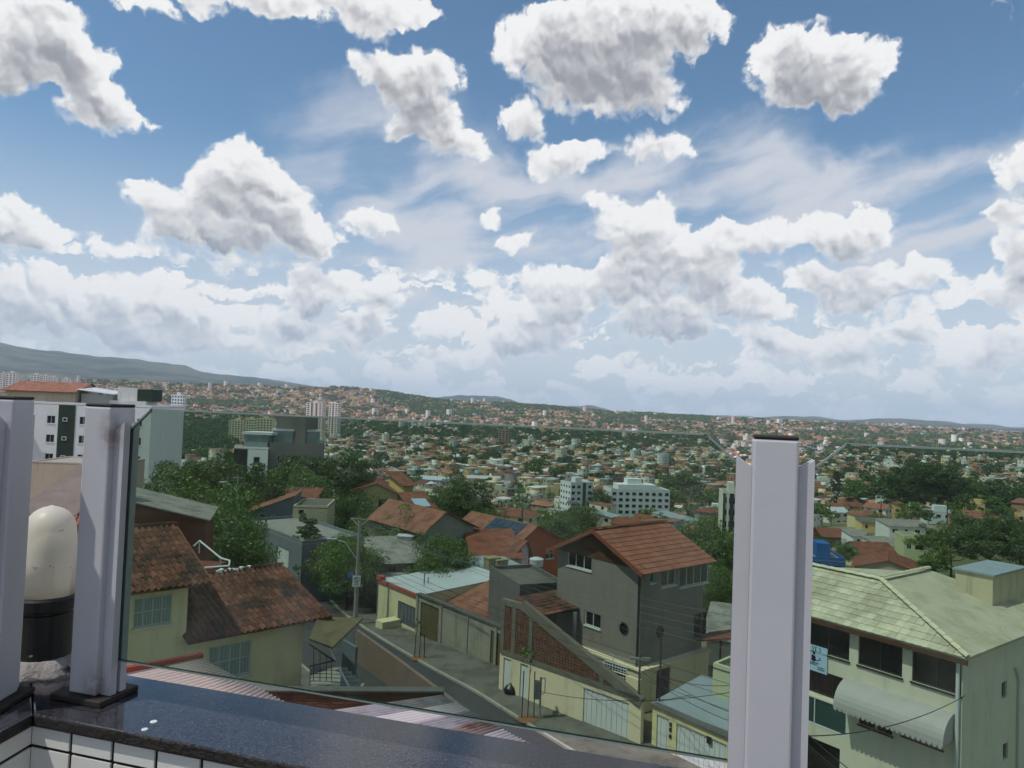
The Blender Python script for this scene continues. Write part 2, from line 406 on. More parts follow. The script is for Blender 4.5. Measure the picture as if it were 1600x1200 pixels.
def leafmat(name, c1, c2):
    m = bpy.data.materials.new(name); m.use_nodes = True; t = m.node_tree; t.nodes.clear(); b = NB(t)
    oi = b.n('ShaderNodeObjectInfo'); ra = b.n('ShaderNodeAttribute'); ra.attribute_name = 'rnd'
    f = b.math('MULTIPLY_ADD', oi.outputs['Random'], .45, b.math('MULTIPLY', ra.outputs['Fac'], .55))
    c = b.mix(f, lin(c1) + (1,), lin(c2) + (1,))
    d = b.n('ShaderNodeBsdfDiffuse'); t.links.new(c, d.inputs[0])
    tr = b.n('ShaderNodeBsdfTranslucent'); t.links.new(b.mix(1., c, (1.1, 1.25, .6, 1), blend='MULTIPLY'), tr.inputs[0])
    g = b.n('ShaderNodeBsdfGlossy'); g.inputs['Roughness'].default_value = .45; g.inputs[0].default_value = (1, 1, 1, 1)
    mx = b.n('ShaderNodeMixShader'); mx.inputs[0].default_value = .3; t.links.new(d.outputs[0], mx.inputs[1]); t.links.new(tr.outputs[0], mx.inputs[2])
    m2 = b.n('ShaderNodeMixShader'); m2.inputs[0].default_value = .03; t.links.new(mx.outputs[0], m2.inputs[1]); t.links.new(g.outputs[0], m2.inputs[2])
    o = b.n('ShaderNodeOutputMaterial'); t.links.new(m2.outputs[0], o.inputs[0]); return m
L_MID = leafmat('leaf_mid', '42592c', '708a45')
L_DARK = leafmat('leaf_dark', '34482a', '5c7140')
L_LIGHT = leafmat('leaf_light', '4a6430', '748a48')

# ------------------------------------------------------------------ terrain: one height field, metres relative to the eye
HOR = lambda px: 637 + (px - 800) * .0384
LAY = [  # distance, [(px, height)] : height as metres (number) or pixels above the horizon ('p', number)
    (1, [(800, -16)]), (42, [(800, -16)]), (50, [(800, -16.5)]), (58, [(800, -17.0)]), (75, [(200, -17.5), (800, -19.5), (1400, -19)]), (100, [(200, -19), (800, -24), (1400, -23)]),
    (160, [(100, -24), (500, -31), (1000, -33), (1300, -29), (1500, -26)]), (250, [(100, -34), (500, -42), (1000, -44), (1300, -36), (1500, -31)]), (350, [(100, -46), (800, -52), (1000, -52), (1300, -44), (1500, -38)]),
    (450, [(1000, -55), (1500, -46)]), (700, [(1000, -57), (1500, -54)]), (1150, [(0, -54), (800, -57), (1600, -54)]), (1500, [(0, -44), (500, -50), (900, -50), (1600, -46)]),
    (2000, [(0, ('p', -16)), (250, ('p', -12)), (500, ('p', -15)), (800, ('p', -20)), (1200, ('p', -24)), (1600, ('p', -26))]),
    (2800, [(-300, ('p', 0)), (0, ('p', 6)), (250, ('p', 14)), (400, ('p', 13)), (460, ('p', 15)), (540, ('p', 18)), (600, ('p', 13)), (640, ('p', 9)), (700, ('p', 5)), (800, ('p', 4)), (900, ('p', 0)), (1000, ('p', -4)), (1100, ('p', -7)), (1200, ('p', -7)), (1400, ('p', -10)), (1600, ('p', -12)), (1900, ('p', -10))]),
    (4200, [(0, ('p', 0)), (500, ('p', 4)), (900, ('p', -6)), (1200, ('p', -6)), (1600, ('p', -9))]),
    (9000, [(-500, ('p', 52)), (-200, ('p', 60)), (0, ('p', 54)), (50, ('p', 50)), (150, ('p', 43)), (200, ('p', 42)), (250, ('p', 40)), (290, ('p', 39)), (320, ('p', 31)), (400, ('p', 27)), (440, ('p', 22)), (480, ('p', 18)), (530, ('p', 15)), (600, ('p', 17)), (640, ('p', 8)), (680, ('p', 7)), (720, ('p', 13)), (780, ('p', 14)), (830, ('p', 2)), (880, ('p', 1)), (920, ('p', 5)), (960, ('p', -2)), (1080, ('p', -3)), (1200, ('p', -2)), (1270, ('p', 1)), (1330, ('p', -2)), (1395, ('p', 4)), (1450, ('p', 2)), (1530, ('p', -2)), (1600, ('p', -3)), (1900, ('p', 4))]),
    (13000, [(0, ('p', 20)), (800, ('p', -6)), (1600, ('p', -7))]), (20000, [(800, -60)])]
_lr = np.log([l[0] for l in LAY])
_pxs = np.linspace(-900, 2500, 341)
_tab = []
for r, pts in LAY:
    xs = [p[0] for p in pts]; hs = [(p[1] if not isinstance(p[1], tuple) else p[1][1] / FPX * r) for p in pts]
    _tab.append(np.interp(_pxs, xs, hs))
_tab = np.array(_tab)
def height(x, y):
    """ground height (scene z) for arrays x, y"""
    x = np.asarray(x, float); y = np.asarray(y, float)
    r = np.maximum(np.hypot(x, y), 1.)
    a = np.arctan2(x, y)
    px = 800 + FPX * np.clip(np.tan(np.clip(a, -1.0, 1.0)), -1.45, 1.45)
    lr = np.log(r); i = np.clip(np.searchsorted(_lr, lr) - 1, 0, len(_lr) - 2)
    t = np.clip((lr - _lr[i]) / (_lr[i + 1] - _lr[i]), 0, 1)
    far = r > 1300
    t = np.where(far, t * t * (3 - 2 * t), t)
    fi = (px + 900) / 10.; k = np.clip(fi.astype(int), 0, len(_pxs) - 2); u = fi - k
    h0 = _tab[i, k] * (1 - u) + _tab[i, k + 1] * u; h1 = _tab[i + 1, k] * (1 - u) + _tab[i + 1, k + 1] * u
    h = h0 * (1 - t) + h1 * t
    amp = np.clip((r - 300) / 3000, 0, 1)
    h = h + amp * (5 * np.sin(x * .004 + 1) * np.cos(y * .0031) + 3 * np.sin(x * .011 + y * .007) + 1.6 * np.sin(x * .023 - y * .019))
    big = np.clip((r - 5000) / 4000, 0, 1)
    h = h + big * (10 * np.sin(x * .0035 + y * .0012) + 12 * np.abs(np.sin(x * .0052 - y * .004)) + 7 * np.abs(np.sin(x * .013 + y * .006)) + 4 * np.sin(x * .017 + y * .02))
    return h + CZ
def G(x, y): return float(height(x, y))
def groundmat():
    m = bpy.data.materials.new('ground'); m.use_nodes = True; t = m.node_tree; t.nodes.clear(); b = NB(t)
    g = b.n('ShaderNodeNewGeometry').outputs['Position']
    n1 = b.noise(g, .012, 6, .6, dim='3D'); n2 = b.noise(g, .0022, 8, .65, dim='3D'); n3 = b.noise(g, .15, 5, .6, dim='3D')
    c = b.mix(b.ss(n1.outputs['Fac'], .42, .58), lin('58603f') + (1,), lin('8a7c68') + (1,))
    c = b.mix(b.ss(n3.outputs['Fac'], .45, .7, 0, .6), c, lin('6a675c') + (1,))
    far = b.mix(b.ss(n2.outputs['Fac'], .42, .6), lin('232e22') + (1,), lin('55543c') + (1,))
    le = b.vm('LENGTH', g)
    c = b.mix(b.ss(le, 3000, 5500), c, far)
    p = b.n('ShaderNodeBsdfPrincipled'); t.links.new(c, p.inputs[0]); p.inputs['Roughness'].default_value = .95; p.inputs['Specular IOR Level'].default_value = .1
    o = b.n('ShaderNodeOutputMaterial'); t.links.new(p.outputs[0], o.inputs[0]); return m
def build_ground():
    front = np.radians(np.arange(-56, 56.01, .4)); back = np.radians(np.arange(60, 301, 6.))
    an = np.concatenate([front, back]); rs = np.concatenate([[0.5, 10, 20], np.geomspace(28, 1500, 110), np.geomspace(1560, 20000, 90)])
    A, Rr = np.meshgrid(an, rs); X = Rr * np.sin(A); Y = Rr * np.cos(A); Zh = height(X, Y)
    v = np.stack([X.ravel(), Y.ravel(), Zh.ravel()], 1); na_, nr = len(an), len(rs)
    i, j = np.meshgrid(np.arange(nr - 1), np.arange(na_), indexing='ij'); j2 = (j + 1) % na_
    f = np.stack([i * na_ + j, (i + 1) * na_ + j, (i + 1) * na_ + j2, i * na_ + j2], -1).reshape(-1, 4)
    me = bpy.data.meshes.new('ground'); me.from_pydata(v.tolist(), [], f.tolist()); me.materials.append(groundmat())
    me.polygons.foreach_set('use_smooth', [True] * len(me.polygons))
    return link('ground', me, kind='structure')
ground = build_ground()

# ------------------------------------------------------------------ the terrace the photo is taken from
ZT = CZ - .93                                   # top of the granite
def glassmat():
    m = bpy.data.materials.new('tinted_glass'); m.use_nodes = True; t = m.node_tree; t.nodes.clear(); b = NB(t)
    tr = b.n('ShaderNodeBsdfTransparent'); tr.inputs[0].default_value = (.705, .785, .732, 1)
    g = b.n('ShaderNodeBsdfGlossy'); g.inputs['Roughness'].default_value = .0; g.inputs[0].default_value = (.9, 1, .97, 1)
    fr = b.n('ShaderNodeFresnel'); fr.inputs[0].default_value = 1.2
    mx = b.n('ShaderNodeMixShader'); t.links.new(fr.outputs[0], mx.inputs[0]); t.links.new(tr.outputs[0], mx.inputs[1]); t.links.new(g.outputs[0], mx.inputs[2])
    df = b.n('ShaderNodeBsdfDiffuse'); df.inputs[0].default_value = (.6, .6, .58, 1)      # dust and dried drops
    tc = b.n('ShaderNodeTexCoord').outputs['Object']
    n1 = b.noise(b.vm('MULTIPLY', tc, (3., 1., 1.2)), 1.6, 5, .6, dim='3D'); n2 = b.noise(tc, 55., 2, .5, dim='3D')
    f = b.math('ADD', b.ss(n1.outputs['Fac'], .42, .75, .004, .035), b.ss(n2.outputs['Fac'], .70, .76, 0, .05))
    m3 = b.n('ShaderNodeMixShader'); t.links.new(f, m3.inputs[0]); t.links.new(mx.outputs[0], m3.inputs[1]); t.links.new(df.outputs[0], m3.inputs[2])
    o = b.n('ShaderNodeOutputMaterial'); t.links.new(m3.outputs[0], o.inputs[0]); return m
M_GLASS = glassmat()
M_GEDGE = mat('glass_edge', '75837f', .3, .5, var=.05)
M_POST = mat('white_aluminium', 'aeadb3', .42, .5, var=.05, scale=2.5, stain=.22, speck=[('8d7f70', 3.2, .73)], bump=.04, bscale=6)
M_CAP = mat('dark_cap', '2b2522', .6, .3, var=.2, scale=14)
M_GRAN = mat('granite', '2b2a2e', .12, 1.0, var=.25, scale=14, speck=[('3f4048', 95., .56), ('171416', 60., .60), ('5c5852', 150., .64)], bump=.02, bscale=90)
M_GREDGE = mat('granite_edge', '26221f', .6, .3, var=.3, scale=12, stain=.4, bump=.5, bscale=60)
M_WTILE = mat('white_tile', 'cdccc6', .25, .5, var=.05, scale=2., stain=.12)
M_GROUT = mat('dark_grout', '2c2320', .95, var=.2, scale=10)
M_CEM = mat('cement', '87817e', .95, var=.2, scale=9, bump=.8, bscale=30, speck=[('3c3835', 12., .66)])
def frost():
    m = bpy.data.materials.new('frosted_dome'); m.use_nodes = True; t = m.node_tree; t.nodes.clear(); b = NB(t)
    tc = b.n('ShaderNodeTexCoord').outputs['Object']; s = b.n('ShaderNodeSeparateXYZ'); t.links.new(tc, s.inputs[0])
    n = b.noise(tc, 7., 5, .6, dim='3D')
    dirt = b.ss(b.math('ADD', s.outputs[2], b.math('MULTIPLY', n.outputs['Fac'], .06)), .31, .265)
    c = b.mix(dirt, (.78, .74, .66, 1), (.50, .42, .33, 1))
    n2 = b.noise(tc, 40., 2, .5, dim='3D'); c = b.mix(b.ss(n2.outputs['Fac'], .70, .74, 0, .5), c, (.2, .17, .14, 1))
    d = b.n('ShaderNodeBsdfPrincipled'); t.links.new(c, d.inputs[0]); d.inputs['Roughness'].default_value = .42
    tl = b.n('ShaderNodeBsdfTranslucent'); t.links.new(c, tl.inputs[0])
    tp = b.n('ShaderNodeBsdfTransparent'); tp.inputs[0].default_value = (.95, .95, .93, 1)
    m1 = b.n('ShaderNodeMixShader'); m1.inputs[0].default_value = .4; t.links.new(d.outputs[0], m1.inputs[1]); t.links.new(tl.outputs[0], m1.inputs[2])
    m2 = b.n('ShaderNodeMixShader'); m2.inputs[0].default_value = .28; t.links.new(m1.outputs[0], m2.inputs[1]); t.links.new(tp.outputs[0], m2.inputs[2])
    o = b.n('ShaderNodeOutputMaterial'); t.links.new(m2.outputs[0], o.inputs[0]); return m

K2 = PZ(52, 1116, -.93); E2 = PZ(500, 1203, -.93)
tdir = (E2 - K2).normalized(); ndir = Vector((-tdir.y, tdir.x, 0))        # along the rail, outward
ldir = Vector((-.10, -.995, 0)).normalized(); lout = Vector((ldir.y, -ldir.x, 0))
if lout.x > 0: lout = -lout
WG = .34
def isect(p, u, q, v):
    d = u.x * v.y - u.y * v.x; w = q - p; return p + u * ((w.x * v.y - w.y * v.x) / d)
OC = isect(K2 + ndir * WG, tdir, K2 + lout * WG, ldir)
par = thing('parapet_wall', 'tiled terrace parapet capped with dark speckled granite', 'wall', K2)
def loc(p): return Vector(p) - K2
RUN = 4.6
mb = MB()
def slab(pts, name):
    b = MB(); b.prism([loc((p.x, p.y, ZT - .035)) for p in pts], (0, 0, .035))
    o = b.build(name, [M_GRAN, M_GREDGE], par)
    for p in o.data.polygons:
        if abs(p.normal.z) < .5: p.material_index = 1
    bevel(o, .006)
gap = .0015
slab([K2 + tdir * gap, K2 + tdir * RUN, K2 + tdir * RUN + ndir * WG, OC + tdir * gap], 'granite_slab')
slab([K2 - tdir * gap, OC - tdir * gap, OC + ldir * 2.6, K2 + ldir * 2.2], 'granite_slab')
inn = .022
w = MB(); zb = ZT - .98
KI = isect(K2 + ndir * inn, tdir, K2 + lout * inn, ldir); KO = isect(OC - ndir * .03, tdir, OC - lout * .03, ldir)
w.prism([loc((p.x, p.y, zb)) for p in (KI, KI + tdir * RUN, KI + tdir * RUN + ndir * (WG - .05), KO)], (0, 0, ZT - .035 - zb - .001))
w.prism([loc((p.x, p.y, zb)) for p in (KI, KO, KO + ldir * 2.6, KI + ldir * 2.2)], (0, 0, ZT - .036 - zb))
w.build('wall_core', M_GROUT, par)
TW = .146
tm = {}
def tile_piece(h):
    k = round(h, 3)
    if k not in tm:
        b = MB(); b.box(-TW / 2 + .006, -.006, -h / 2 + .005, TW / 2 - .006, .0, h / 2 - .005); tm[k] = b.mesh('tile', M_WTILE)
    return tm[k]
for (o0, dr, nrm, n) in ((KI, tdir, -ndir, 16), (KI, ldir, -lout, 9)):
    rz = math.atan2(nrm.y, nrm.x) + math.pi / 2
    for r in range(5):
        h = .06 if r == 0 else TW; zc = ZT - .037 - (.03 if r == 0 else .06 + TW * (r - .5))
        for c in range(n):
            if r > 2 and c > 6: continue
            p = o0 + dr * (TW * (c + .5) + .004) + nrm * .0015
            tl = link('tile', tile_piece(h), par, loc((p.x, p.y, zc)), rz)
# two drops of white paint and an old pipe stub mark on the granite
for (px, py, r) in ((240, 1128, .010), (226, 1140, .009)):
    c = PZ(px, py, -.93); b = MB(); b.lathe([(r, 0), (r * .9, .0015), (r * .45, .002), (r * .4, .0008), (.0005, .0008)], (0, 0, 0), 14)
    tag(b.build('plastic_ring', M_ALU, None, (c.x, c.y, ZT + .0005)), 'small white plastic ring on granite, %s of the pair' % ('farther' if py < 1135 else 'nearer'), 'ring', 'white rings on the granite')

def rusty(name, src, c, rad_):
    m = src.copy(); m.name = name; t = m.node_tree; b = NB(t); p = [n for n in t.nodes if n.type == 'BSDF_PRINCIPLED'][0]
    col = p.inputs['Base Color'].links[0].from_socket; tc = b.n('ShaderNodeTexCoord').outputs['Object']
    d = b.vm('LENGTH', b.vm('MULTIPLY', b.vm('SUBTRACT', tc, c), (1, 1, .55))); n = b.noise(tc, 30., 5, .65, dim='3D')
    f = b.math('MULTIPLY', b.ss(d, rad_, .004, 0, .6), b.ss(n.outputs['Fac'], .32, .62, .25, 1))
    t.links.new(b.mix(f, col, lin('5d4632') + (1,)), p.inputs['Base Color']); return m
def post(center, rz, label, htop=-.045, chl=True, chr_=True, pm=None):
    M_POST = pm or MATS['white_aluminium']
    t = thing('railing_post', label, 'post', (center.x, center.y, ZT), rz, 'posts of the glass railing')
    H = htop + .93
    b = MB(); b.box(-.05, -.05, .02, .05, .05, H); bevel(b.build('post_body', M_POST, t), .006, 2)
    for s, on in ((-1, chl), (1, chr_)):
        if not on: continue
        b = MB(); x0, x1 = (.0505 * s, .086 * s) if s > 0 else (.086 * s, .0505 * s)
        zt0 = H - .062
        for (ya, yb) in ((-.03, -.0065), (.0065, .03)):
            b.prism([(x0, ya, .02), (x1, ya, .02), (x1, ya, zt0 + (.018 if s > 0 else -.006)), (x0, ya, zt0 + (-.006 if s > 0 else .018))], (0, yb - ya, 0))
        b.build('glass_channel', M_POST, t)
    b = MB(); b.box(-.095, -.075, 0, .095, .075, .019); bevel(b.build('base_plate', M_CAP, t), .004)
    b = MB(); b.box(-.0495, -.0495, H, .0495, .0495, H + .009); bevel(b.build('cap', M_CAP, t), .004)
    return t
PA = P(147, 1096, 1).copy(); PA = PZ(148, 1086, -.93)
PBp = P(1205, 900, 1.74); PB = Vector((PBp.x, PBp.y, 0))
rdir = Vector((PB.x - PA.x, PB.y - PA.y, 0)); RL = rdir.length; rdir.normalize(); rrz = math.atan2(rdir.y, rdir.x)
PC = PB + rdir * RL
M_POSTR = rusty('stained_aluminium', rusty('foot_stain', M_POST, (.05, -.05, .02), .08), (.052, -.045, .81), .06)
post(PA, rrz, 'white square railing post beside the dome lamp, with a rust stain', chl=False, pm=M_POSTR)
post(PB, rrz, 'white railing post between the two glass panels', -.05)
post(PC, rrz, 'white railing post at the far end of the right glass panel', -.05)
pl = K2 + lout * .11 + ldir * .04
pl = PZ(-16, 1100, -.93)
post(Vector((pl.x, pl.y, 0)), math.atan2(ldir.y, ldir.x) + rad(8), 'white railing post at the left edge of the picture', -.032)
def panel(p, q, ztop, zbot, label):
    d = Vector((q.x - p.x, q.y - p.y, 0)); L = d.length; rz = math.atan2(d.y, d.x)
    x0, x1 = .058, L - .058; ch = .098; cv = .075
    zt_, zb_ = ztop + .93, zbot + .93
    pts = [(x0, -.005, zb_), (x1, -.005, zb_), (x1, -.005, zt_ - cv - .01), (x1 - ch, -.005, zt_), (x0 + ch, -.005, zt_), (x0, -.005, zt_ - cv - .01)]
    b = MB(); b.prism(pts, (0, .010, 0))
    o = b.build('glass_panel', [M_GLASS, M_GEDGE], None, (p.x, p.y, ZT), rz)
    for f in o.data.polygons:
        if abs(f.normal.y) < .5: f.material_index = 1
    b = MB(); k = len(pts)                       # polished bevel round the rim
    cxm = sum(q[0] for q in pts) / k; czm = sum(q[2] for q in pts) / k
    for i in range(k):
        p_, q_ = Vector(pts[i]), Vector(pts[(i + 1) % k]); e_ = (q_ - p_).normalized(); n2 = Vector((-e_.z, 0, e_.x)) * .0042
        for y_ in (-.0056, .0056):
            b.poly(*[(v.x, y_, v.z) for v in (p_ + e_ * .004, q_ - e_ * .004, q_ - e_ * .008 + n2, p_ + e_ * .008 + n2)])
    b.build('polished_rim', M_GEDGE, o)
    tag(o, label, 'glass panel', 'green glass panels of the railing')
panel(PA, PB, -.045, -.815, 'wide green tinted glass panel in the middle of the railing')
panel(PB, PC, -.052, -.815, 'green tinted glass panel right of the middle white post')
# dome lamp on the corner
lp = PZ(66, 1046, -.93)
t = thing('bollard_lamp', 'black bollard lamp with frosted dome on the parapet corner', 'lamp', (lp.x, lp.y, ZT))
b = MB(); b.lathe([(.135, 0), (.128, .012), (.112, .03), (.098, .05), (.09, .052)], n=28)
for i in range(len(b.v)):
    x, y, z = b.v[i]; k = 1 + .10 * math.sin(7 * math.atan2(y, x)) + .05 * math.sin(13 * math.atan2(y, x) + 1); b.v[i] = (x * k, y * k, z)
b.build('cement_base', M_CEM, t, smooth=True)
b = MB(); b.lathe([(.083, .03), (.083, .193), (.078, .196), (.078, .204)], n=36); b.build('stem', M_BLACK, t, smooth=False)
b = MB(); b.lathe([(.085, .205), (.095, .21), (.096, .243), (.091, .251), (.085, .252)], n=36); b.build('collar', M_BLACK, t)
pr = [(.091, .253), (.086, .36), (.0775, .46)] + [(.077 * math.cos(a), .462 + .08 * math.sin(a)) for a in np.radians(np.arange(10, 90, 10))] + [(.003, .5446)]
b = MB(); b.lathe(pr, n=36); b.build('dome', frost(), t, smooth=True)
b = MB(); b.lathe([(.02, .256), (.02, .36), (.045, .38), (.052, .40), (.045, .43), (.02, .45), (.002, .455)], n=20); b.build('bulb', mat('bulb', 'e0d8c0', .5), t, smooth=True)
# floor and outer wall of the building under the terrace
b = MB(); A1 = KI + ldir * 2.6; A2 = KI; A3 = KI + tdir * RUN; A4 = A3 - ndir * 6; A5 = A1 - ndir * 3
b.poly(*[(p.x, p.y, zb) for p in (A1, A2, A3, A4, A5)]); b.build('terrace_floor', mat('terrace_floor', '8d8780', .7, var=.1, scale=2), kind='structure')
b = MB(); o1, o2 = KO, KO + tdir * RUN
zg = CZ - 16.3
b.prism([(p.x, p.y, zg) for p in (KO + tdir * .02 - ndir * .02, o2 - ndir * .02, o2 - ndir * 4, KO + ldir * 2.6)], (0, 0, zb - zg - .02))
tag(b.build('terrace_building', paint('c9c2b0'), None), 'tall pale building that carries the terrace', 'building')

# ------------------------------------------------------------------ buildings
class Bld:
    """box building in a local frame: x along the front (left to right), y into depth, z up, origin at the front-left ground corner"""
    def __init__(s, name, label, cat, A, Bp, depth, zbase, mat_wall, group=None, zt=None):
        s.rz = math.atan2(Bp.y - A.y, Bp.x - A.x); s.W = math.hypot(Bp.x - A.x, Bp.y - A.y); s.D = depth
        s.o = Vector((A.x, A.y, zbase)); s.H = (A.z if zt is None else zt) - zbase
        s.root = thing(name, label, cat, s.o, s.rz, group); s.wm = mat_wall; s.op = {'F': [], 'R': [], 'L': [], 'B': []}
        s.ca, s.sa = math.cos(s.rz), math.sin(s.rz); s.gable = None; s.fm = {}; s.shut = None
    def L(s, p):                       # world -> local
        d = Vector(p) - s.o; return Vector((d.x * s.ca + d.y * s.sa, -d.x * s.sa + d.y * s.ca, d.z))
    def Wd(s, q):
        return Vector((q[0] * s.ca - q[1] * s.sa, q[0] * s.sa + q[1] * s.ca, q[2])) + s.o
    def on(s, face, px, py):           # pixel -> (u, v) on a face
        a = s.L(Vector((0, 0, CZ))); r = ray(px, py); b = s.L(Vector((0, 0, CZ)) + r); d = b - a
        if face == 'F': k = -a.y / d.y; q = a + d * k; return q.x, q.z
        if face == 'R': k = (s.W - a.x) / d.x; q = a + d * k; return q.y, q.z
        if face == 'L': k = -a.x / d.x; q = a + d * k; return q.y, q.z
    def T(s, face):                    # matrix: (u, out, v) -> local
        if face == 'F': return Matrix(((1, 0, 0, 0), (0, -1, 0, 0), (0, 0, 1, 0), (0, 0, 0, 1)))
        if face == 'R': return Matrix(((0, 1, 0, s.W), (1, 0, 0, 0), (0, 0, 1, 0), (0, 0, 0, 1)))
        if face == 'L': return Matrix(((0, -1, 0, 0), (1, 0, 0, 0), (0, 0, 1, 0), (0, 0, 0, 1)))
        return Matrix(((1, 0, 0, 0), (0, 1, 0, s.D), (0, 0, 1, 0), (0, 0, 0, 1)))
    def win(s, face, u0, v0, u1, v1, n=2, frame=None, pane=None, sill=True, name='window', rec=.12, bars=None, rows=1, th=.05, label=None):
        u0, u1 = min(u0, u1), max(u0, u1); v0, v1 = min(v0, v1), max(v0, v1)
        s.op[face].append((u0, v0, u1, v1, rec)); T = s.T(face); fr = frame or M_ALU
        b = MB(); o0, o1 = -rec + .01, -rec + .07
        b.box(u0, o0, v0, u0 + th, o1, v1, T); b.box(u1 - th, o0, v0, u1, o1, v1, T)
        b.box(u0 + th, o0, v0, u1 - th, o1, v0 + th, T); b.box(u0 + th, o0, v1 - th, u1 - th, o1, v1, T)
        for i in range(1, n):
            c = u0 + (u1 - u0) * i / n; b.box(c - th * .4, o0, v0 + th, c + th * .4, o1 - .01, v1 - th, T)
        for i in range(1, rows):
            c = v0 + (v1 - v0) * i / rows; b.box(u0 + th, o0 + .003, c - th * .35, u1 - th, o1 - .014, c + th * .35, T)
        if sill: b.box(u0 - .05, -rec + .08, v0 - .07, u1 + .05, .06, v0 - .005, T)
        wo_ = b.build(name, fr, s.root)
        if label: wo_['label'] = label
        b = MB(); b.box(u0 + th * .5, -rec - .01, v0 + th * .5, u1 - th * .5, -rec + .02, v1 - th * .5, T)
        b.build('pane', pane or M_PANE, wo_)
        if bars:
            b = MB(); m = bars
            for i in range(m + 1):
                c = u0 + .02 + (u1 - u0 - .04) * i / m; b.tube(T @ Vector((c, .03, v0)), T @ Vector((c, .03, v1)), .011, n=4)
            for c in (v0 + .03, v0 + (v1 - v0) * .55, v1 - .03): b.tube(T @ Vector((u0, .03, c)), T @ Vector((u1, .03, c)), .011, n=4)
            b.build('grille', M_IRON, wo_)
        return wo_
    def winpx(s, face, x0, y0, x1, y1, **k):
        a = s.on(face, x0, y0); b = s.on(face, x1, y1); return s.win(face, a[0], b[1], b[0], a[1], **k)
    def door(s, face, u0, v0, u1, v1, m=None, ribs=0, name='door', rec=.1):
        u0, u1 = min(u0, u1), max(u0, u1); s.op[face].append((u0, v0, u1, v1, rec)); T = s.T(face); b = MB()
        b.box(u0, -rec - .02, v0, u1, -rec + .03, v1, T)
        for i in range(ribs):
            c = u0 + (u1 - u0) * (i + .5) / ribs; b.box(c - .03, -rec + .031, v0 + .02, c + .03, -rec + .05, v1 - .02, T)
        return b.build(name, m or M_GATEW, s.root)
    def doorpx(s, face, x0, y0, x1, y1, **k):
        a = s.on(face, x0, y0); b = s.on(face, x1, y1); return s.door(face, a[0], max(b[1], .02), b[0], a[1], **k)
    def walls(s, name='wall'):
        """wall faces with real openings"""
        b = MB(); mats = [s.wm]
        for face, ln in (('F', s.W), ('R', s.D), ('L', s.D), ('B', s.W)):
            T = s.T(face); ops = [(max(a, .001), max(c, .001), min(d, ln - .001), min(e, s.H - .001), r) for a, c, d, e, r in s.op[face]]
            b.mi = 0
            if face in s.fm:
                if s.fm[face] not in mats: mats.append(s.fm[face])
                b.mi = mats.index(s.fm[face])
            us = sorted({0, ln, *[o[0] for o in ops], *[o[2] for o in ops]}); vs = sorted({0, s.H, *[o[1] for o in ops], *[o[3] for o in ops]})
            for i in range(len(us) - 1):
                for j in range(len(vs) - 1):
                    uc, vc = (us[i] + us[i + 1]) / 2, (vs[j] + vs[j + 1]) / 2
                    if any(o[0] < uc < o[2] and o[1] < vc < o[3] for o in ops): continue
                    b.poly(*[T @ Vector(q) for q in ((us[i], 0, vs[j]), (us[i + 1], 0, vs[j]), (us[i + 1], 0, vs[j + 1]), (us[i], 0, vs[j + 1]))])
            for (a, c, d, e, r) in ops:
                r = -r - .02
                for q in (((a, 0, c), (d, 0, c), (d, r, c), (a, r, c)), ((a, 0, e), (d, 0, e), (d, r, e), (a, r, e)), ((a, 0, c), (a, 0, e), (a, r, e), (a, r, c)), ((d, 0, c), (d, 0, e), (d, r, e), (d, r, c))):
                    b.poly(*[T @ Vector(x) for x in q])
        b.mi = 0
        b.poly((0, 0, s.H - .01), (s.W, 0, s.H - .01), (s.W, s.D, s.H - .01), (0, s.D, s.H - .01))
        if s.gable: [b.poly(*g) for g in s.gable]
        return b.build(name, mats, s.root)
    def roof_plane(s, pts, m, th=.1, name='roof'):
        n = (Vector(pts[1]) - Vector(pts[0])).cross(Vector(pts[2]) - Vector(pts[0])).normalized()
        if n.z < 0: n = -n
        b = MB(); b.prism([tuple(p) for p in pts], n * th); return b.build(name, m, s.root)
    def gable_roof(s, rise, m, axis='x', ov=.5, off=.5, th=.1, ovg=.35):
        H, Wd, D = s.H, s.W, s.D
        if axis == 'x':
            yr = D * off; k0 = rise / yr; k1 = rise / (D - yr)
            a = s.roof_plane([(-ovg, -ov, H - k0 * ov), (Wd + ovg, -ov, H - k0 * ov), (Wd + ovg, yr, H + rise), (-ovg, yr, H + rise)], m, th)
            c = s.roof_plane([(Wd + ovg, D + ov, H - k1 * ov), (-ovg, D + ov, H - k1 * ov), (-ovg, yr + .01, H + rise), (Wd + ovg, yr + .01, H + rise)], m, th)
            s.gable = [((0, 0, H), (0, yr, H + rise), (0, D, H)), ((Wd, 0, H), (Wd, D, H), (Wd, yr, H + rise))]
        else:
            xr = Wd * off; k0 = rise / xr; k1 = rise / (Wd - xr)
            a = s.roof_plane([(-ov, -ovg, H - k0 * ov), (xr, -ovg, H + rise), (xr, D + ovg, H + rise), (-ov, D + ovg, H - k0 * ov)], m, th)
            c = s.roof_plane([(Wd + ov, -ovg, H - k1 * ov), (Wd + ov, D + ovg, H - k1 * ov), (xr + .01, D + ovg, H + rise), (xr + .01, -ovg, H + rise)], m, th)
            s.gable = [((0, 0, H), (Wd, 0, H), (xr, 0, H + rise)), ((0, D, H), (xr, D, H + rise), (Wd, D, H))]
        return a, c
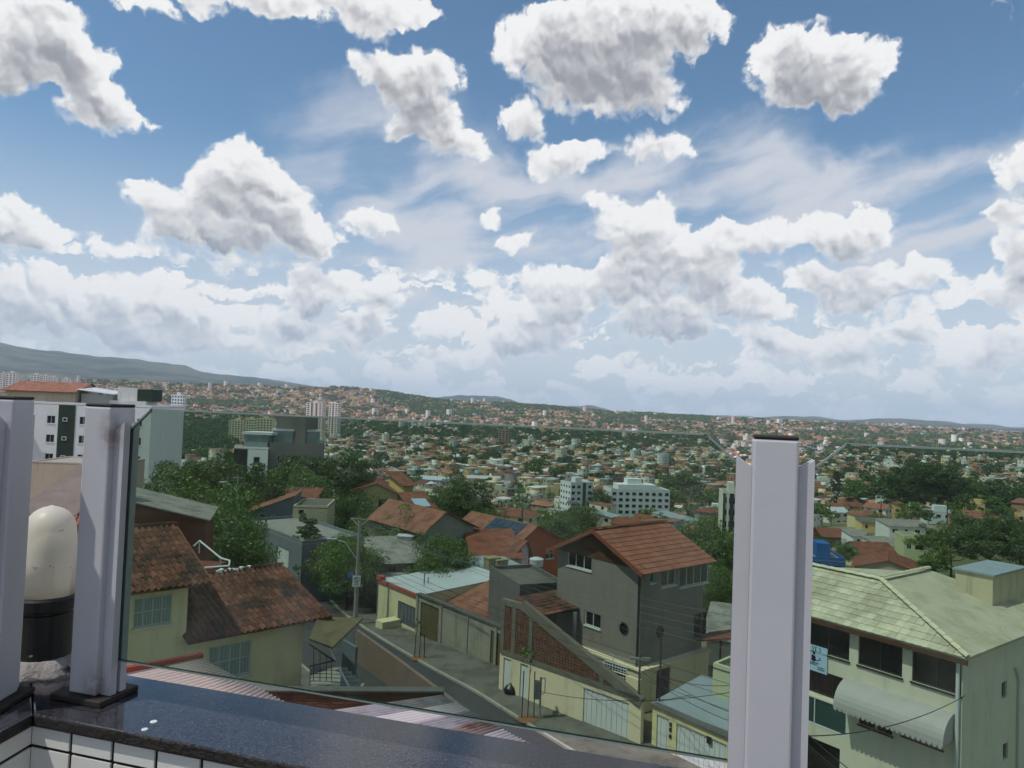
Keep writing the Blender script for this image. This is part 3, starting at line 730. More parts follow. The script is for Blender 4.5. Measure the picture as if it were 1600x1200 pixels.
    def shed_roof(s, rise, m, hi='B', ov=.4, th=.08):
        H, Wd, D = s.H, s.W, s.D
        z = {'B': (0, 0, 1, 1), 'F': (1, 1, 0, 0), 'R': (0, 1, 1, 0), 'L': (1, 0, 0, 1)}[hi]
        k = rise / (D if hi in 'BF' else Wd) * ov
        e = [(-k if q == 0 else rise + k) for q in z]
        s.gable = []
        c = [(0, 0, H), (Wd, 0, H), (Wd, D, H), (0, D, H)]; tp = [(x, y, H + rise * q) for (x, y, _), q in zip(c, z)]
        for i in range(4):
            j = (i + 1) % 4; q = [c[i], c[j], tp[j], tp[i]]
            if z[i] + z[j] > 0: s.gable.append([p for n_, p in enumerate(q) if n_ < 2 or z[(j, i)[n_ - 2]]])
        return s.roof_plane([(-ov, -ov, H + e[0]), (Wd + ov, -ov, H + e[1]), (Wd + ov, D + ov, H + e[2]), (-ov, D + ov, H + e[3])], m, th)
    def hip_roof(s, rise, m, ov=.5, th=.1):
        H, Wd, D = s.H - .08, s.W, s.D; k = min(Wd, D) / 2
        if Wd >= D: r0, r1 = (k, D / 2, H + rise), (Wd - k, D / 2, H + rise)
        else: r0, r1 = (Wd / 2, k, H + rise), (Wd / 2, D - k, H + rise)
        c = [(-ov, -ov, H), (Wd + ov, -ov, H), (Wd + ov, D + ov, H), (-ov, D + ov, H)]
        b = MB()
        if Wd >= D: fs = [(c[0], c[1], r1, r0), (c[1], c[2], r1), (c[2], c[3], r0, r1), (c[3], c[0], r0)]
        else: fs = [(c[0], c[1], r0), (c[1], c[2], r1, r0), (c[2], c[3], r1), (c[3], c[0], r0, r1)]
        for f in fs: b.poly(*f)
        b.poly(c[3], c[2], c[1], c[0]); return b.build('roof', m, s.root)
    def flat_roof(s, m, par=.4, wt=.15, ov=0., pm=None):
        H, Wd, D = s.H, s.W, s.D
        b = MB(); b.box(-ov, -ov, H, Wd + ov, D + ov, H + .1); o = b.build('roof', m, s.root)
        if par:
            b = MB(); z0, z1 = H + .1, H + .1 + par
            b.box(-ov, -ov, z0, Wd + ov, -ov + wt, z1); b.box(-ov, D + ov - wt, z0, Wd + ov, D + ov, z1)
            b.box(-ov, -ov + wt, z0, -ov + wt, D + ov - wt, z1); b.box(Wd + ov - wt, -ov + wt, z0, Wd + ov, D + ov - wt, z1)
            b.build('roof_parapet', pm or s.wm, s.root)
        return o

def tile_mesh(name, w, l, kind, m):
    """one roof tile: x across, y up the slope, z out"""
    b = MB(); n = 6
    if kind == 'barrel': prof = [(-w * .5, .004), (-w * .34, .004), (-w * .3, .045), (-w * .15, .082), (w * .08, .085), (w * .24, .05), (w * .29, .004), (w * .499, .004)]
    else: prof = [(-w / 2, .012), (-w * .36, .03), (-w * .2, .034), (-w * .05, .02), (w * .2, .016), (w * .4, .022), (w * .497, .012)]
    top = [(x, l * .56, z - .012) for x, z in prof]; bot = [(x, -l * .5, z + .018) for x, z in prof]; low = [(x, -l * .5, max(z - .012, 0.0)) for x, z in prof]
    k = len(prof); b.add(bot + top + low, [(i, i + 1, k + i + 1, k + i) for i in range(k - 1)] + [(2 * k + i, 2 * k + i + 1, i + 1, i) for i in range(k - 1)])
    return b.mesh(name, m, smooth=False)
def inpoly(x, y, poly):
    r = False; j = len(poly) - 1
    for i in range(len(poly)):
        if (poly[i][1] > y) != (poly[j][1] > y) and x < (poly[j][0] - poly[i][0]) * (y - poly[i][1]) / (poly[j][1] - poly[i][1]) + poly[i][0]: r = not r
        j = i
    return r
def lay_tiles(bl, roof, pts, w, l, kind, m, limit=300, th=.1, stagger=False, jit=.006):
    """lay tiles on the roof polygon pts (local coordinates, pts[0]->pts[1] is the eave)"""
    p0 = Vector(pts[0]); ex = (Vector(pts[1]) - p0).normalized()
    nrm = ex.cross(Vector(pts[2]) - p0).normalized()
    if nrm.z < 0: nrm = -nrm
    ey = nrm.cross(ex)
    if (Vector(pts[2]) - p0).dot(ey) < 0: ey = -ey
    poly = [((Vector(p) - p0).dot(ex), (Vector(p) - p0).dot(ey)) for p in pts]
    xs = [q[0] for q in poly]; ys = [q[1] for q in poly]
    R3 = Matrix((ex, ey, ex.cross(ey))).transposed()
    me = tile_mesh('tile', w, l, kind, m); cells = []
    ny = int((max(ys)) / l) + 1; nx = int((max(xs) - min(xs)) / w) + 1
    for j in range(ny):
        for i in range(nx):
            x = min(xs) + (i + .5 + (.5 if stagger and j % 2 else 0)) * w; y = (j + .5) * l
            if inpoly(x, y, poly): cells.append((x, y))
    out = []
    for (x, y) in cells:
        p = p0 + ex * x + ey * y + nrm * (th + .002)
        q = proj(bl.Wd(p)); vis = -30 < q[0] < 1630 and -30 < q[1] < 1230
        out.append((0 if vis else 1, q[2], p))
    out.sort(key=lambda t: t[:2])
    eul = R3.to_euler()
    for (v, d, p) in out[:limit]:
        o = link('tile', me, roof, p + ex * random.uniform(-jit, jit) + ey * random.uniform(-jit, jit), rot=(eul[0], eul[1], eul[2]))
    rest = out[limit:]
    if rest:
        b = MB(); tv = [R3 @ v.co for v in me.vertices]; tf = [tuple(f.vertices) for f in me.polygons]
        for (v, d, p) in rest: b.add([p + q for q in tv], tf)
        o = b.build('tile_field', m, roof, kind='stuff')
        at = o.data.attributes.new('rnd', 'FLOAT', 'FACE'); k = len(tf)
        at.data.foreach_set('value', np.repeat(RNG.rand(len(rest)), k).astype(np.float32))
    return len(out)
def ridge_caps(bl, roof, a, b_, m, w=.2, l=.42, th=.12, name='ridge_tile', limit=40):
    a = Vector(a); b_ = Vector(b_); d = b_ - a; L = d.length; n = max(1, int(L / l)); d.normalize()
    me = tile_mesh(name, w, L / n, 'barrel', m); side = d.cross(Vector((0, 0, 1))).normalized(); up = side.cross(d)
    R3 = Matrix((side, d, up)).transposed(); e = R3.to_euler()
    for i in range(min(n, limit)):
        link(name, me, roof, a + d * ((i + .5) * L / n) + up * th, rot=(e[0], e[1], e[2]))

# ------------------------------------------------------------------ streets and pavements near the terrace
USED = []                                       # (x, y, radius) of ground already built on
def use(x, y, r): USED.append((x, y, r))
def ribbon(name, pts, w0, w1, dz, m, thick=None, step=1.2):
    """strip along a polyline, from offset w0 to w1 to its right, laid on the ground"""
    pts = [Vector((p[0], p[1], 0)) for p in pts]; dense = []
    for a, b_ in zip(pts, pts[1:]):
        n = max(1, int((b_ - a).length / step)); dense += [a + (b_ - a) * (i / n) for i in range(n)]
    dense.append(pts[-1]); sm = dense[:]
    for _ in range(6): sm = [sm[0]] + [(sm[i - 1] + sm[i] * 2 + sm[i + 1]) / 4 for i in range(1, len(sm) - 1)] + [sm[-1]]
    b = MB(); prev = None; k = 5
    for i, p in enumerate(sm):
        d = (sm[min(i + 1, len(sm) - 1)] - sm[max(i - 1, 0)]).normalized(); nr = Vector((d.y, -d.x, 0))
        row = []
        for j in range(k + 1):
            q = p + nr * (w0 + (w1 - w0) * j / k); row.append((q.x, q.y, G(q.x, q.y) + dz))
        if thick: row = [(row[0][0], row[0][1], row[0][2] - thick)] + row + [(row[-1][0], row[-1][1], row[-1][2] - thick)]
        if prev:
            base = len(b.v); b.v += prev + row; m_ = len(row)
            for j in range(m_ - 1): b.f.append((base + j, base + j + 1, base + m_ + j + 1, base + m_ + j)); b.m.append(0); b.c.append(None)
        prev = row
    o = b.build(name, m, kind='structure'); return o
# right-hand kerb of the street, from the near end to the far end (pixels -> ground)
KERB = [PZ(960, 1215, -16), PZ(880, 1172, -16), PZ(797, 1119, -16), PZ(744, 1088, -16.1), PZ(687, 1057, -16.25), PZ(637, 1026, -16.4), PZ(589, 994, -16.6), PZ(551, 970, -16.9), PZ(505, 925, -18.0)]
KERB = [(p.x, p.y) for p in KERB]; KERB = [(9.5, 25)] + KERB + [(-23, 80), (-34, 100), (-60, 150)]
ribbon('street', KERB, -6.6, 0, .05, M_ASPH)
ribbon('kerb', KERB, 0, .16, .17, M_KERB, .14)
ribbon('pavement', KERB, .16, 4.6, .16, M_PAVE, .14)
ribbon('kerb', KERB, -6.76, -6.6, .17, M_KERB, .14)
ribbon('pavement', KERB, -8.4, -6.76, .16, M_PAVE, .14)
for a, b_ in zip(KERB, KERB[1:]):
    n = max(1, int(math.dist(a, b_) / 4))
    for i in range(n): use(a[0] + (b_[0] - a[0]) * i / n - 2, a[1] + (b_[1] - a[1]) * i / n - 1, 6)

def at_ang(A, ang, px):
    """point on the horizontal line from A in direction ang whose image column is px"""
    d = Vector((math.cos(rad(ang)), math.sin(rad(ang)), 0)); lo, hi = 0., 80.
    s = 1 if proj(A + d * 1)[0] > proj(A)[0] else -1
    for _ in range(50):
        m_ = (lo + hi) / 2
        if (proj(A + d * m_)[0] - px) * s < 0: lo = m_
        else: hi = m_
    return A + d * lo
def bld(name, label, cat, A, ang, w, depth, zb, wm, **k):
    Bp = at_ang(A, ang, w[0]) if isinstance(w, tuple) else A + Vector((math.cos(rad(ang)), math.sin(rad(ang)), 0)) * w
    r = Bld(name, label, cat, A, Bp, depth, zb, wm, **k)
    c = r.Wd((r.W / 2, r.D / 2, 0)); use(c.x, c.y, .5 * math.hypot(r.W, r.D) * .9)
    return r
WC, WCR = paint('d9cba6', .35), paint('d6caa6', .35)

# --- pale house with clay tiles, two roofs (bottom left)
C0 = P(295, 905, 27.6); a43 = Vector((math.cos(rad(43)), math.sin(rad(43)), 0))
zeave = CZ - 9.10
up = Bld('tiled_house', 'pale green house with two mossy clay tile roofs beside the left posts', 'house', C0 - a43 * 9.5, C0, 7.4, CZ - 16.2, WC)
use(-14, 32, 10)
c = up.winpx('F', 210, 936, 267, 973, n=4, bars=12, rows=2, pane=M_CURT); up.winpx('F', 202, 1040, 258, 1075, n=3, bars=10, pane=M_CURT, rows=2)
k = .37; ov = .5
def roofpts(b, x0, x1, ov, R, k, H): return [(x0, -ov, H - k * ov), (x1, -ov, H - k * ov), (x1, R, H + k * R), (x0, R, H + k * R)]
pts = roofpts(up, -.4, up.W + .75, .5, 3.7, k, up.H)
rf = up.roof_plane(pts, M_TILE, .06); lay_tiles(up, rf, pts, .235, .40, 'barrel', M_TILE, 270, th=.06)
ptsb = [(up.W + .75, 7.9, up.H - k * .5), (-.4, 7.9, up.H - k * .5), (-.4, 3.71, up.H + k * 3.7), (up.W + .75, 3.71, up.H + k * 3.7)]
rb = up.roof_plane(ptsb, M_TILEF, .08)
ridge_caps(up, rf, (-.4, 3.7, up.H + k * 3.7), (up.W + .75, 3.7, up.H + k * 3.7), M_TILE)
up.gable = [((0, 0, up.H), (0, 3.7, up.H + k * 3.7), (0, 7.4, up.H)), ((up.W, 0, up.H), (up.W, 7.4, up.H), (up.W, 3.7, up.H + k * 3.7))]
up.walls()
# lower block, part of the same house
lo = Bld('tiled_house', 'x y z w', 'house', C0 + a43 * .01, C0 + a43 * 4.75, 8.2, CZ - 16.2, WC, zt=zeave + .16)
bpy.data.objects.remove(lo.root)
lo.root = link('wing', None, up.root, up.L(lo.o), 0)
lo.winpx('F', 327, 1012, 390, 1052, n=4, bars=12, rows=2, pane=M_CURT)
k = .28
pts = roofpts(lo, -.12, 5.72, .55, 4.1, k, lo.H); rf = lo.roof_plane(pts, M_TILE, .06)
lay_tiles(lo, rf, pts, .235, .40, 'barrel', M_TILE, 290, th=.06)
lo.roof_plane([(5.72, 8.8, lo.H - k * .6), (-.0, 8.8, lo.H - k * .6), (-.0, 4.11, lo.H + k * 4.1), (5.72, 4.11, lo.H + k * 4.1)], M_TILEF, .08)
ridge_caps(lo, rf, (.3, 4.1, lo.H + k * 4.1), (5.72, 4.1, lo.H + k * 4.1), M_TILE)
lo.gable = [((0, 0, lo.H), (0, 4.1, lo.H + k * 4.1), (0, 8.2, lo.H)), ((lo.W, 0, lo.H), (lo.W, 8.2, lo.H), (lo.W, 4.1, lo.H + k * 4.1))]
lo.walls(); flatten(lo.root)
# scrap of white plastic on the ridge
q = lo.Wd((3.3, 4.1, lo.H + k * 4.1 + .2)); b = MB()
for i in range(9):
    b.box(q.x - .55 + i * .13, q.y - .55 + i * .13 + random.uniform(-.06, .06), q.z - .12 + random.uniform(-.03, .02), q.x - .38 + i * .13, q.y - .3 + i * .12, q.z + random.uniform(-.02, .05))
tag(bevel(b.build('plastic_sheet', mat('white_plastic', 'd8dde0', .4, .5), None), .03), 'crumpled white plastic lying on the clay tile ridge', 'plastic sheet')
# small thatch-like yellow awning roof at the right of the house and its stair
aw = [P(497, 965, 31), P(566, 996, 32.5), P(520, 1000, 28.5), P(484, 972, 28.2)]
z0 = aw[0].z; b = MB(); b.prism([Vector((p.x, p.y, zeave - .25 + (.25 if i in (0, 3) else -.15))) for i, p in enumerate(aw)], (0, 0, .08))
aw_o = tag(b.build('awning_roof', mat('yellow_moss_tile', '6a6047', .95, var=.25, scale=3, bump=.8, bscale=14), None), 'weathered yellow lean-to roof at the corner of the tiled house', 'roof')
st = thing('stair_railing', 'white handrail of the outdoor stair beside the tiled house', 'railing', P(500, 1040, 30))
b = MB(); o_ = st.location
pz = [P(497, 996, 30.2), P(510, 1003, 30), P(524, 1032, 29.6)]
b.path([p - o_ for p in pz], .045); b.path([P(529, 1043, 29.5) - o_, P(545, 1072, 29)- o_], .045); b.build('handrail', M_ALU, st)
b = MB(); b.path([P(483, 1006, 29.2) - o_, P(524, 1034, 29.4) - o_], .03); b.path([P(483, 1041, 29) - o_, P(522, 1032, 29.4) - o_], .03)
for px in (490, 500, 510, 518): b.tube(P(px, 1012 + (px - 490) * .6, 29.2) - o_, P(px, 1064, 29.2) - o_, .015)
b.build('baluster_rail', M_IROND, st)
b = MB()
for i in range(7):
    p0 = P(484, 1045 + i * 6, 30.5 - i * .3); b.box(p0.x, p0.y, p0.z - 2, p0.x + 1.5 + i * .15, p0.y + .32, p0.z)
tag(b.build('concrete_stair', M_CONC, None), 'grey concrete steps going down beside the tiled house', 'stairs')

# --- corrugated roofs just below the parapet
def corrugated(name, label, corners, ncor, amp, mats, wall_m, zb, stripes=None, group=None):
    """four world corners a (eave start) b (eave end) c d: corrugations run a->d, waves across a->b"""
    a, b_, c, d = [Vector(p) for p in corners]; t = thing(name, label, 'roof', (a.x, a.y, zb), 0, group); o_ = t.location
    nsh = len(mats); per = ncor // nsh; seg = 6
    for s in range(nsh):
        mb_ = MB(); n = per * seg; rows = 3; pts = []
        for j in range(rows + 1):
            v = j / rows
            for i in range(n + 1):
                u = (s + i / n) / nsh + (.004 if 0 < s else 0); p = (a + (b_ - a) * u) * (1 - v) + (d + (c - d) * u) * v
                nn = (b_ - a).cross(d - a).normalized(); nn = nn if nn.z > 0 else -nn
                pts.append(p - o_ + nn * (amp * math.sin(2 * math.pi * i / seg) + .012 * (s % 2)))
        mb_.add(pts, [(j * (n + 1) + i, j * (n + 1) + i + 1, (j + 1) * (n + 1) + i + 1, (j + 1) * (n + 1) + i) for j in range(rows) for i in range(n)])
        so = mb_.build('roof_sheet', mats[s], t, smooth=True)
        sm_ = so.modifiers.new('solid', 'SOLIDIFY'); sm_.thickness = .012
    w_ = MB(); k_ = .15
    top = [a, b_, c, d]
    cen_ = (a + b_ + c + d) / 4
    q = [p + (cen_ - p) * .05 - Vector((0, 0, .12)) for p in top]
    for i in range(4):
        p, r_ = q[i], q[(i + 1) % 4]; w_.poly(p - o_, r_ - o_, Vector((r_.x, r_.y, zb)) - o_, Vector((p.x, p.y, zb)) - o_)
    w_.build('wall', wall_m, t); return t
M_COR1 = mat('corrugated_pink', 'b3a199', .9, var=.12, scale=1.2, stain=.35)
M_COR2 = mat('corrugated_grey', '8e8990', .8, var=.16, scale=1.4, stain=.4, moss=('5c4034', .45))
M_COR3 = mat('corrugated_rust', '85726c', .85, var=.2, scale=1.6, stain=.3, moss=('5a2f22', .8))
M_COR4 = mat('corrugated_pale', 'bdb2b4', .7, var=.08, scale=1., stain=.12)
zc = -6.3
e = [PZ(437, 1100, zc - .25), PZ(352, 1047, zc - .2), PZ(313, 1028, zc + .45), PZ(150, 1095, zc + .5)]
corrugated('corrugated_roof', 'pinkish corrugated cement roof just below the parapet, left one', [PZ(313, 1029, zc), PZ(452, 1103, zc), PZ(360, 1180, zc + .7), PZ(150, 1062, zc + .7)], 26, .022, [M_COR1, M_COR1], WCR, CZ - 16.2)
b = MB(); p0, p1 = PZ(313, 1028, zc), PZ(150, 1061, zc + .7); b.tube(p0 + Vector((0, 0, .05)), p1 + Vector((0, 0, .05)), .09, n=8)
tag(b.build('ridge_trim', mat('red_trim', '8a3c30', .8, var=.15), None), 'dark red trim along the edge of the pinkish corrugated roof', 'trim')
zc = -8.0
corrugated('corrugated_roof', 'long corrugated roof with white, grey and rusty sheets below the parapet', [PZ(690, 1088, zc), PZ(840, 1172, zc), PZ(640, 1260, zc + .4), PZ(520, 1112, zc + .4)], 30, .042, [M_COR2, M_COR4, M_COR2, M_COR3, M_COR4, M_COR4], M_CONCD, CZ - 16.2)
use(-6, 18, 7); use(-3, 14, 8)
# brick-topped yard wall between them
b = MB(); p0, p1 = PZ(395, 1066, -9.5), PZ(694, 1077, -9.7); d = (p1 - p0); d.z = 0; d.normalize(); n_ = Vector((-d.y, d.x, 0))
t = thing('yard_wall', 'low brown brick wall with a concrete coping beyond the corrugated roofs', 'wall', (p0.x, p0.y, CZ - 16.2)); o_ = t.location
q = [p0, p1, p1 + n_ * .25, p0 + n_ * .25]
b.prism([Vector((p.x, p.y, CZ - 16.2)) - o_ for p in q], (0, 0, 6.4)); b.build('wall_core', mat('brown_render', '6b4d3c', .95, var=.2, scale=1.2, stain=.5), t)
q = [p0 - n_ * .08, p1 - n_ * .08, p1 + n_ * .33, p0 + n_ * .33]
b = MB(); b.prism([Vector((p.x, p.y, CZ - 9.8)) - o_ for p in q], (0, 0, .06)); b.build('coping', M_CONCD, t)
bm_ = MB(); bm_.box(-.19, -.02, -.04, .19, .0, .04); bme = bm_.mesh('brick', M_BRICK); rzb = math.atan2(d.y, d.x); Lw = (p1 - p0).length
for r in range(6):
    for i in range(int(Lw / .42)):
        p = p0 + d * (.21 + .42 * i + (.1 if r % 2 else 0)) - n_ * .003
        if i * .42 < Lw * (.58 - r * .03): link('brick', bme, t, Vector((p.x, p.y, CZ - 9.87 - .095 * r)) - o_, rzb)
# brown street wall of the yard, seen from inside
SW = [PZ(556, 984, -14.4), PZ(620, 1030, -14.2), PZ(697, 1088, -13.9), PZ(760, 1140, -13.7)]
t = thing('street_wall', 'brown rendered wall along the street, seen from its yard side', 'wall', (SW[0].x, SW[0].y, CZ - 17)); b = MB(); o_ = t.location
for p, q in zip(SW, SW[1:]):
    dd = (q - p); dd.z = 0; nn = Vector((-dd.y, dd.x, 0)).normalized() * .2
    b.add([v - o_ for v in (Vector((p.x, p.y, CZ - 17.2)), Vector((q.x, q.y, CZ - 17.2)), q, p, Vector((p.x, p.y, CZ - 17.2)) + nn, Vector((q.x, q.y, CZ - 17.2)) + nn, q + nn, p + nn)], [(0, 1, 2, 3), (5, 4, 7, 6), (3, 2, 6, 7), (4, 0, 3, 7), (1, 5, 6, 2)])
b.build('wall_panel', mat('brown_wall', '77675d', .95, var=.15, scale=1., stain=.4), t)
b = MB(); p = P(546, 1030, 33); b.box(-.6, -.06, 0, .6, .06, 2.1); b.build('gate', mat('blue_grey_gate', '5f6a74', .6, .4, var=.08, wave=('Z', 6.), bump=.5), t, p - o_ - Vector((0, 0, 1.4)), rad(-50))

# --- street front of the dark grey house: cream wall with gates, sloping brick screen
zs = CZ - 16.05
fa, fb2 = PZ(779, 1080, -16.0), PZ(1000, 1168, -16.0)
wl = Bld('street_front', 'cream street wall with white gates under a sloping brick screen', 'wall', Vector((fa.x, fa.y, CZ - 13.85)), Vector((fb2.x, fb2.y, CZ - 13.85)), .25, zs, paint('ddd0b0', .3))
use(3, 39, 6)
for (x0, y0, x1, y1, rb) in ((787, 1027, 797, 1072, 0), (813, 1036, 824, 1085, 0), (912, 1074, 981, 1155, 9)):
    a_, b_ = wl.on('F', x0, y0), wl.on('F', x1, y1); wl.door('F', a_[0], .02, b_[0], min(max(a_[1], 1.9), 2.1), ribs=rb, name='gate')
wl.walls()
def onw(px, py): return wl.on('F', px, py)
tl_, tr_ = onw(790, 937), onw(816, 938); br_ = onw(996, 1108)
zt0, zt1 = tl_[1], max(br_[1], 2.25)
u0, u1, u2 = .05, tr_[0], wl.W - .1
b = MB()
def top_at(u): return zt0 if u < u1 else zt0 + (zt1 - zt0) * (u - u1) / (u2 - u1)
# frame of the screen
def bar(ua, va, ub, vb, w_): 
    d_ = Vector((ub - ua, 0, vb - va)).normalized(); n2 = Vector((-d_.z, 0, d_.x)) * w_
    p, q = Vector((ua, -.06, va)), Vector((ub, -.06, vb)); b.prism([p, q, q + n2, p + n2], (0, .3, 0))
bar(u0, 2.21, u2, 2.21, .22); bar(u0, zt0 - .3, u1, zt0 - .3, .32); bar(u1 - .1, zt0 - .28, u2, zt1 - .35, .5)
for uc in (u0 + .12, 1.0, 2.25, u2 * .76): b.box(uc - .13, -.06, 2.43, uc + .13, .24, top_at(uc) - .25)
b.build('screen_frame', mat('grey_render', '6f6a60', .95, var=.12, scale=1.4, stain=.4), wl.root)
b = MB(); nb = 0; zz = 2.47
while zz < zt0 - .2:
    u = u0 + .25
    while u < u2:
        if zz + .12 < top_at(u + .1) - .3: b.box(u, -.02, zz, u + .175, .14, zz + .125); nb += 1
        u += .2
    zz += .15
scr = b.build('brick_screen', M_BRICK, wl.root, kind='stuff')
at = scr.data.attributes.new('rnd', 'FLOAT', 'FACE'); at.data.foreach_set('value', np.repeat(RNG.rand(nb), 6).astype(np.float32))
b = MB(); b.box(u0 + .2, .19, 2.4, u2 * .8, .22, 2.9)

# --- the dark grey three-storey house with an orange tile roof
gc = P(1003, 888, 40); WG_ = paint('7f7972', .3, .07)
gh = bld('grey_house', 'tall dark grey house with an orange tile gable roof across the street', 'house', gc, 40, 5.6, 6.5, CZ - 13.75, WG_)
gh.winpx('L', 887, 861, 924, 893, n=3); gh.winpx('L', 914, 953, 938, 984, n=2)
for (x0, y0, x1, y1, n) in ((1016, 893, 1024, 910, 1), (1034, 888, 1056, 913, 2), (1063, 885, 1107, 909, 4)): gh.winpx('F', x0, y0, x1, y1, n=n, pane=M_PANEG)
gh.winpx('F', 1085, 960, 1104, 990, n=2, sill=True, frame=M_ALUD)
for face, px, py in (('L', 975, 982), ('F', 1031, 987)):
    u, v = gh.on(face, px, py); T = gh.T(face); b = MB()
    ring = [(math.cos(a), math.sin(a)) for a in np.linspace(0, 2 * math.pi, 25)]
    for (c0, s0), (c1, s1) in zip(ring, ring[1:]):
        b.add([T @ Vector(p) for p in ((u + .33 * c0, .04, v + .33 * s0), (u + .33 * c1, .04, v + .33 * s1), (u + .25 * c1, .04, v + .25 * s1), (u + .25 * c0, .04, v + .25 * s0), (u + .33 * c0, -.01, v + .33 * s0), (u + .33 * c1, -.01, v + .33 * s1))], [(0, 1, 2, 3), (0, 1, 5, 4)])
    b.box(u - .25, .005, v - .02, u + .25, .03, v + .02, T)
    wo_ = b.build('round_window', M_ALUD, gh.root)
    b = MB(); b.poly(*[T @ Vector((u + .27 * c0, .015, v + .27 * s0)) for c0, s0 in ring[:-1]]); b.build('pane', M_PANE, wo_)
rise = 1.55; ovg = .55; ov = .5; H = gh.H; yr = 3.25; kk = rise / yr
p1 = [(-ovg, -ov, H - kk * ov), (gh.W + .6, -ov, H - kk * ov), (gh.W + .6, yr, H + rise), (-ovg, yr, H + rise)]
p2 = [(gh.W + .6, 6.5 + ov, H - kk * ov), (-ovg, 6.5 + ov, H - kk * ov), (-ovg, yr + .01, H + rise), (gh.W + .6, yr + .01, H + rise)]
r1 = gh.roof_plane(p1, M_TILER, .05); lay_tiles(gh, r1, p1, .30, .40, 'flat', M_TILER, 250, th=.05, stagger=True)
r2 = gh.roof_plane(p2, M_TILER, .08); ridge_caps(gh, r1, p1[3], p1[2], M_TILER)
b = MB()
for yy0, z0_, yy1, z1_ in ((-ov, H - kk * ov, yr, H + rise), (6.5 + ov, H - kk * ov, yr, H + rise)):
    b.prism([(-ovg - .03, yy0, z0_ - .12), (-ovg - .03, yy1, z1_ - .12), (-ovg - .03, yy1, z1_ + .12), (-ovg - .03, yy0, z0_ + .12)], (.06, 0, 0))
b.build('verge_board', mat('verge_red', '7a4434', .8, var=.15), gh.root)
b = MB(); b.poly((-.02, .3, H + .05), (-.02, 6.2, H + .05), (-.02, yr, H + rise - .08)); b.poly((-.02, .6, H - .12), (-.02, 6.3, H - .12), (-.02, 6.2, H + .05), (-.02, .3, H + .05))
b.build('gable_boards', M_WOOD, gh.root)
gh.gable = [((0, 0, H), (0, yr, H + rise), (0, 6.5, H)), ((gh.W, 0, H), (gh.W, 6.5, H), (gh.W, yr, H + rise))]
gh.walls()
b = MB(); b.tube((-.08, .1, 0), (-.08, .1, H - .1), .05, n=8); b.build('drain_pipe', M_IROND, gh.root)
# cream ground storey, wider than the house above
gb = Bld('ground_storey', 'q q q q', 'x', gh.Wd((-.25, -.35, 0)) + Vector((0, 0, 0)), gh.Wd((gh.W + .25, -.35, 0)), 7.2, zs, paint('ddd0b0', .3), zt=CZ - 13.76)
bpy.data.objects.remove(gb.root); gb.root = link('ground_storey', None, gh.root, gh.L(gb.o))
gb.doorpx('F', 1026, 1048, 1046, 1100, m=M_DARKW); gb.walls()
b = MB(); b.box(-.12, -.12, gb.H, gb.W + .12, 7.2, gb.H + .1); b.build('cornice', paint('ddd0b0', .3), gb.root); flatten(gb.root)
# low cream terrace wall with a barred opening in front of the house
ta, tb = P(918, 1022, 39.5), P(1000, 1062, 37.2)
tw = Bld('terrace_wall', 'low cream wall with a grid window in front of the grey house', 'wall', Vector((ta.x, ta.y, CZ - 13.35)), Vector((tb.x, tb.y, CZ - 13.35)), .2, zs, paint('ddd0b0', .4))
tw.winpx('F', 943, 1032, 977, 1070, n=8, rows=6, frame=M_ALU, pane=M_PANE, sill=False, th=.035); tw.walls()
# electric fence on it
ef = thing('wire_fence', 'thin electric fence wires above the low cream wall', 'fence', ta); b = MB(); b2 = MB()
for i in range(3):
    p = ta + (tb - ta) * (i / 2); p.z = CZ - 13.35; b.tube(p - ta, p - ta + Vector((0, 0, .85)), .02, n=5)
for kz in (.25, .45, .65, .82): b2.tube(Vector((0, 0, CZ - 13.35 + kz - ta.z)), Vector((tb.x - ta.x, tb.y - ta.y, CZ - 13.35 + kz - ta.z)), .006, n=4)
b.build('fence_post', M_IRON, ef); b2.build('wire', M_IRON, ef)
# lean-to tile roof against the house
lr = Bld('lean_to', 'small mossy clay tile lean-to roof against the grey house', 'roof', P(838, 968, 43.5), P(905, 955, 43.5), 2.6, CZ - 13.7, WG_)
lt = [P(838, 966, 41.5), P(909, 951, 43.6), P(876, 921, 46.5), P(806, 934, 44)]
bpy.data.objects.remove(lr.root); lt_o = thing('lean_to_roof', 'small mossy clay tile lean-to roof against the grey house', 'roof', lt[0]); lr.root = lt_o; lr.o = Vector(lt[0]); lr.rz = 0; lr.ca, lr.sa = 1, 0
lp_ = [p - lt[0] for p in lt]; rf = lr.roof_plane(lp_, M_TILE, .05); lay_tiles(lr, rf, lp_, .30, .40, 'flat', M_TILE, 150, th=.05)
b = MB(); b.box(.1, .6, -4.5, .3, .8, -.05); b.box(2.2, 1.6, -4.5, 2.4, 1.8, -.05); b.build('roof_post', M_CONC, lt_o)
# grey flat-roofed annex behind it
an = bld('flat_annex', 'grey concrete annex with a flat roof left of the grey house', 'building', P(812, 922, 47), 22, (884,), 5.5, CZ - 16.5, M_CONCD); an.flat_roof(M_FIBD, .25); an.walls()

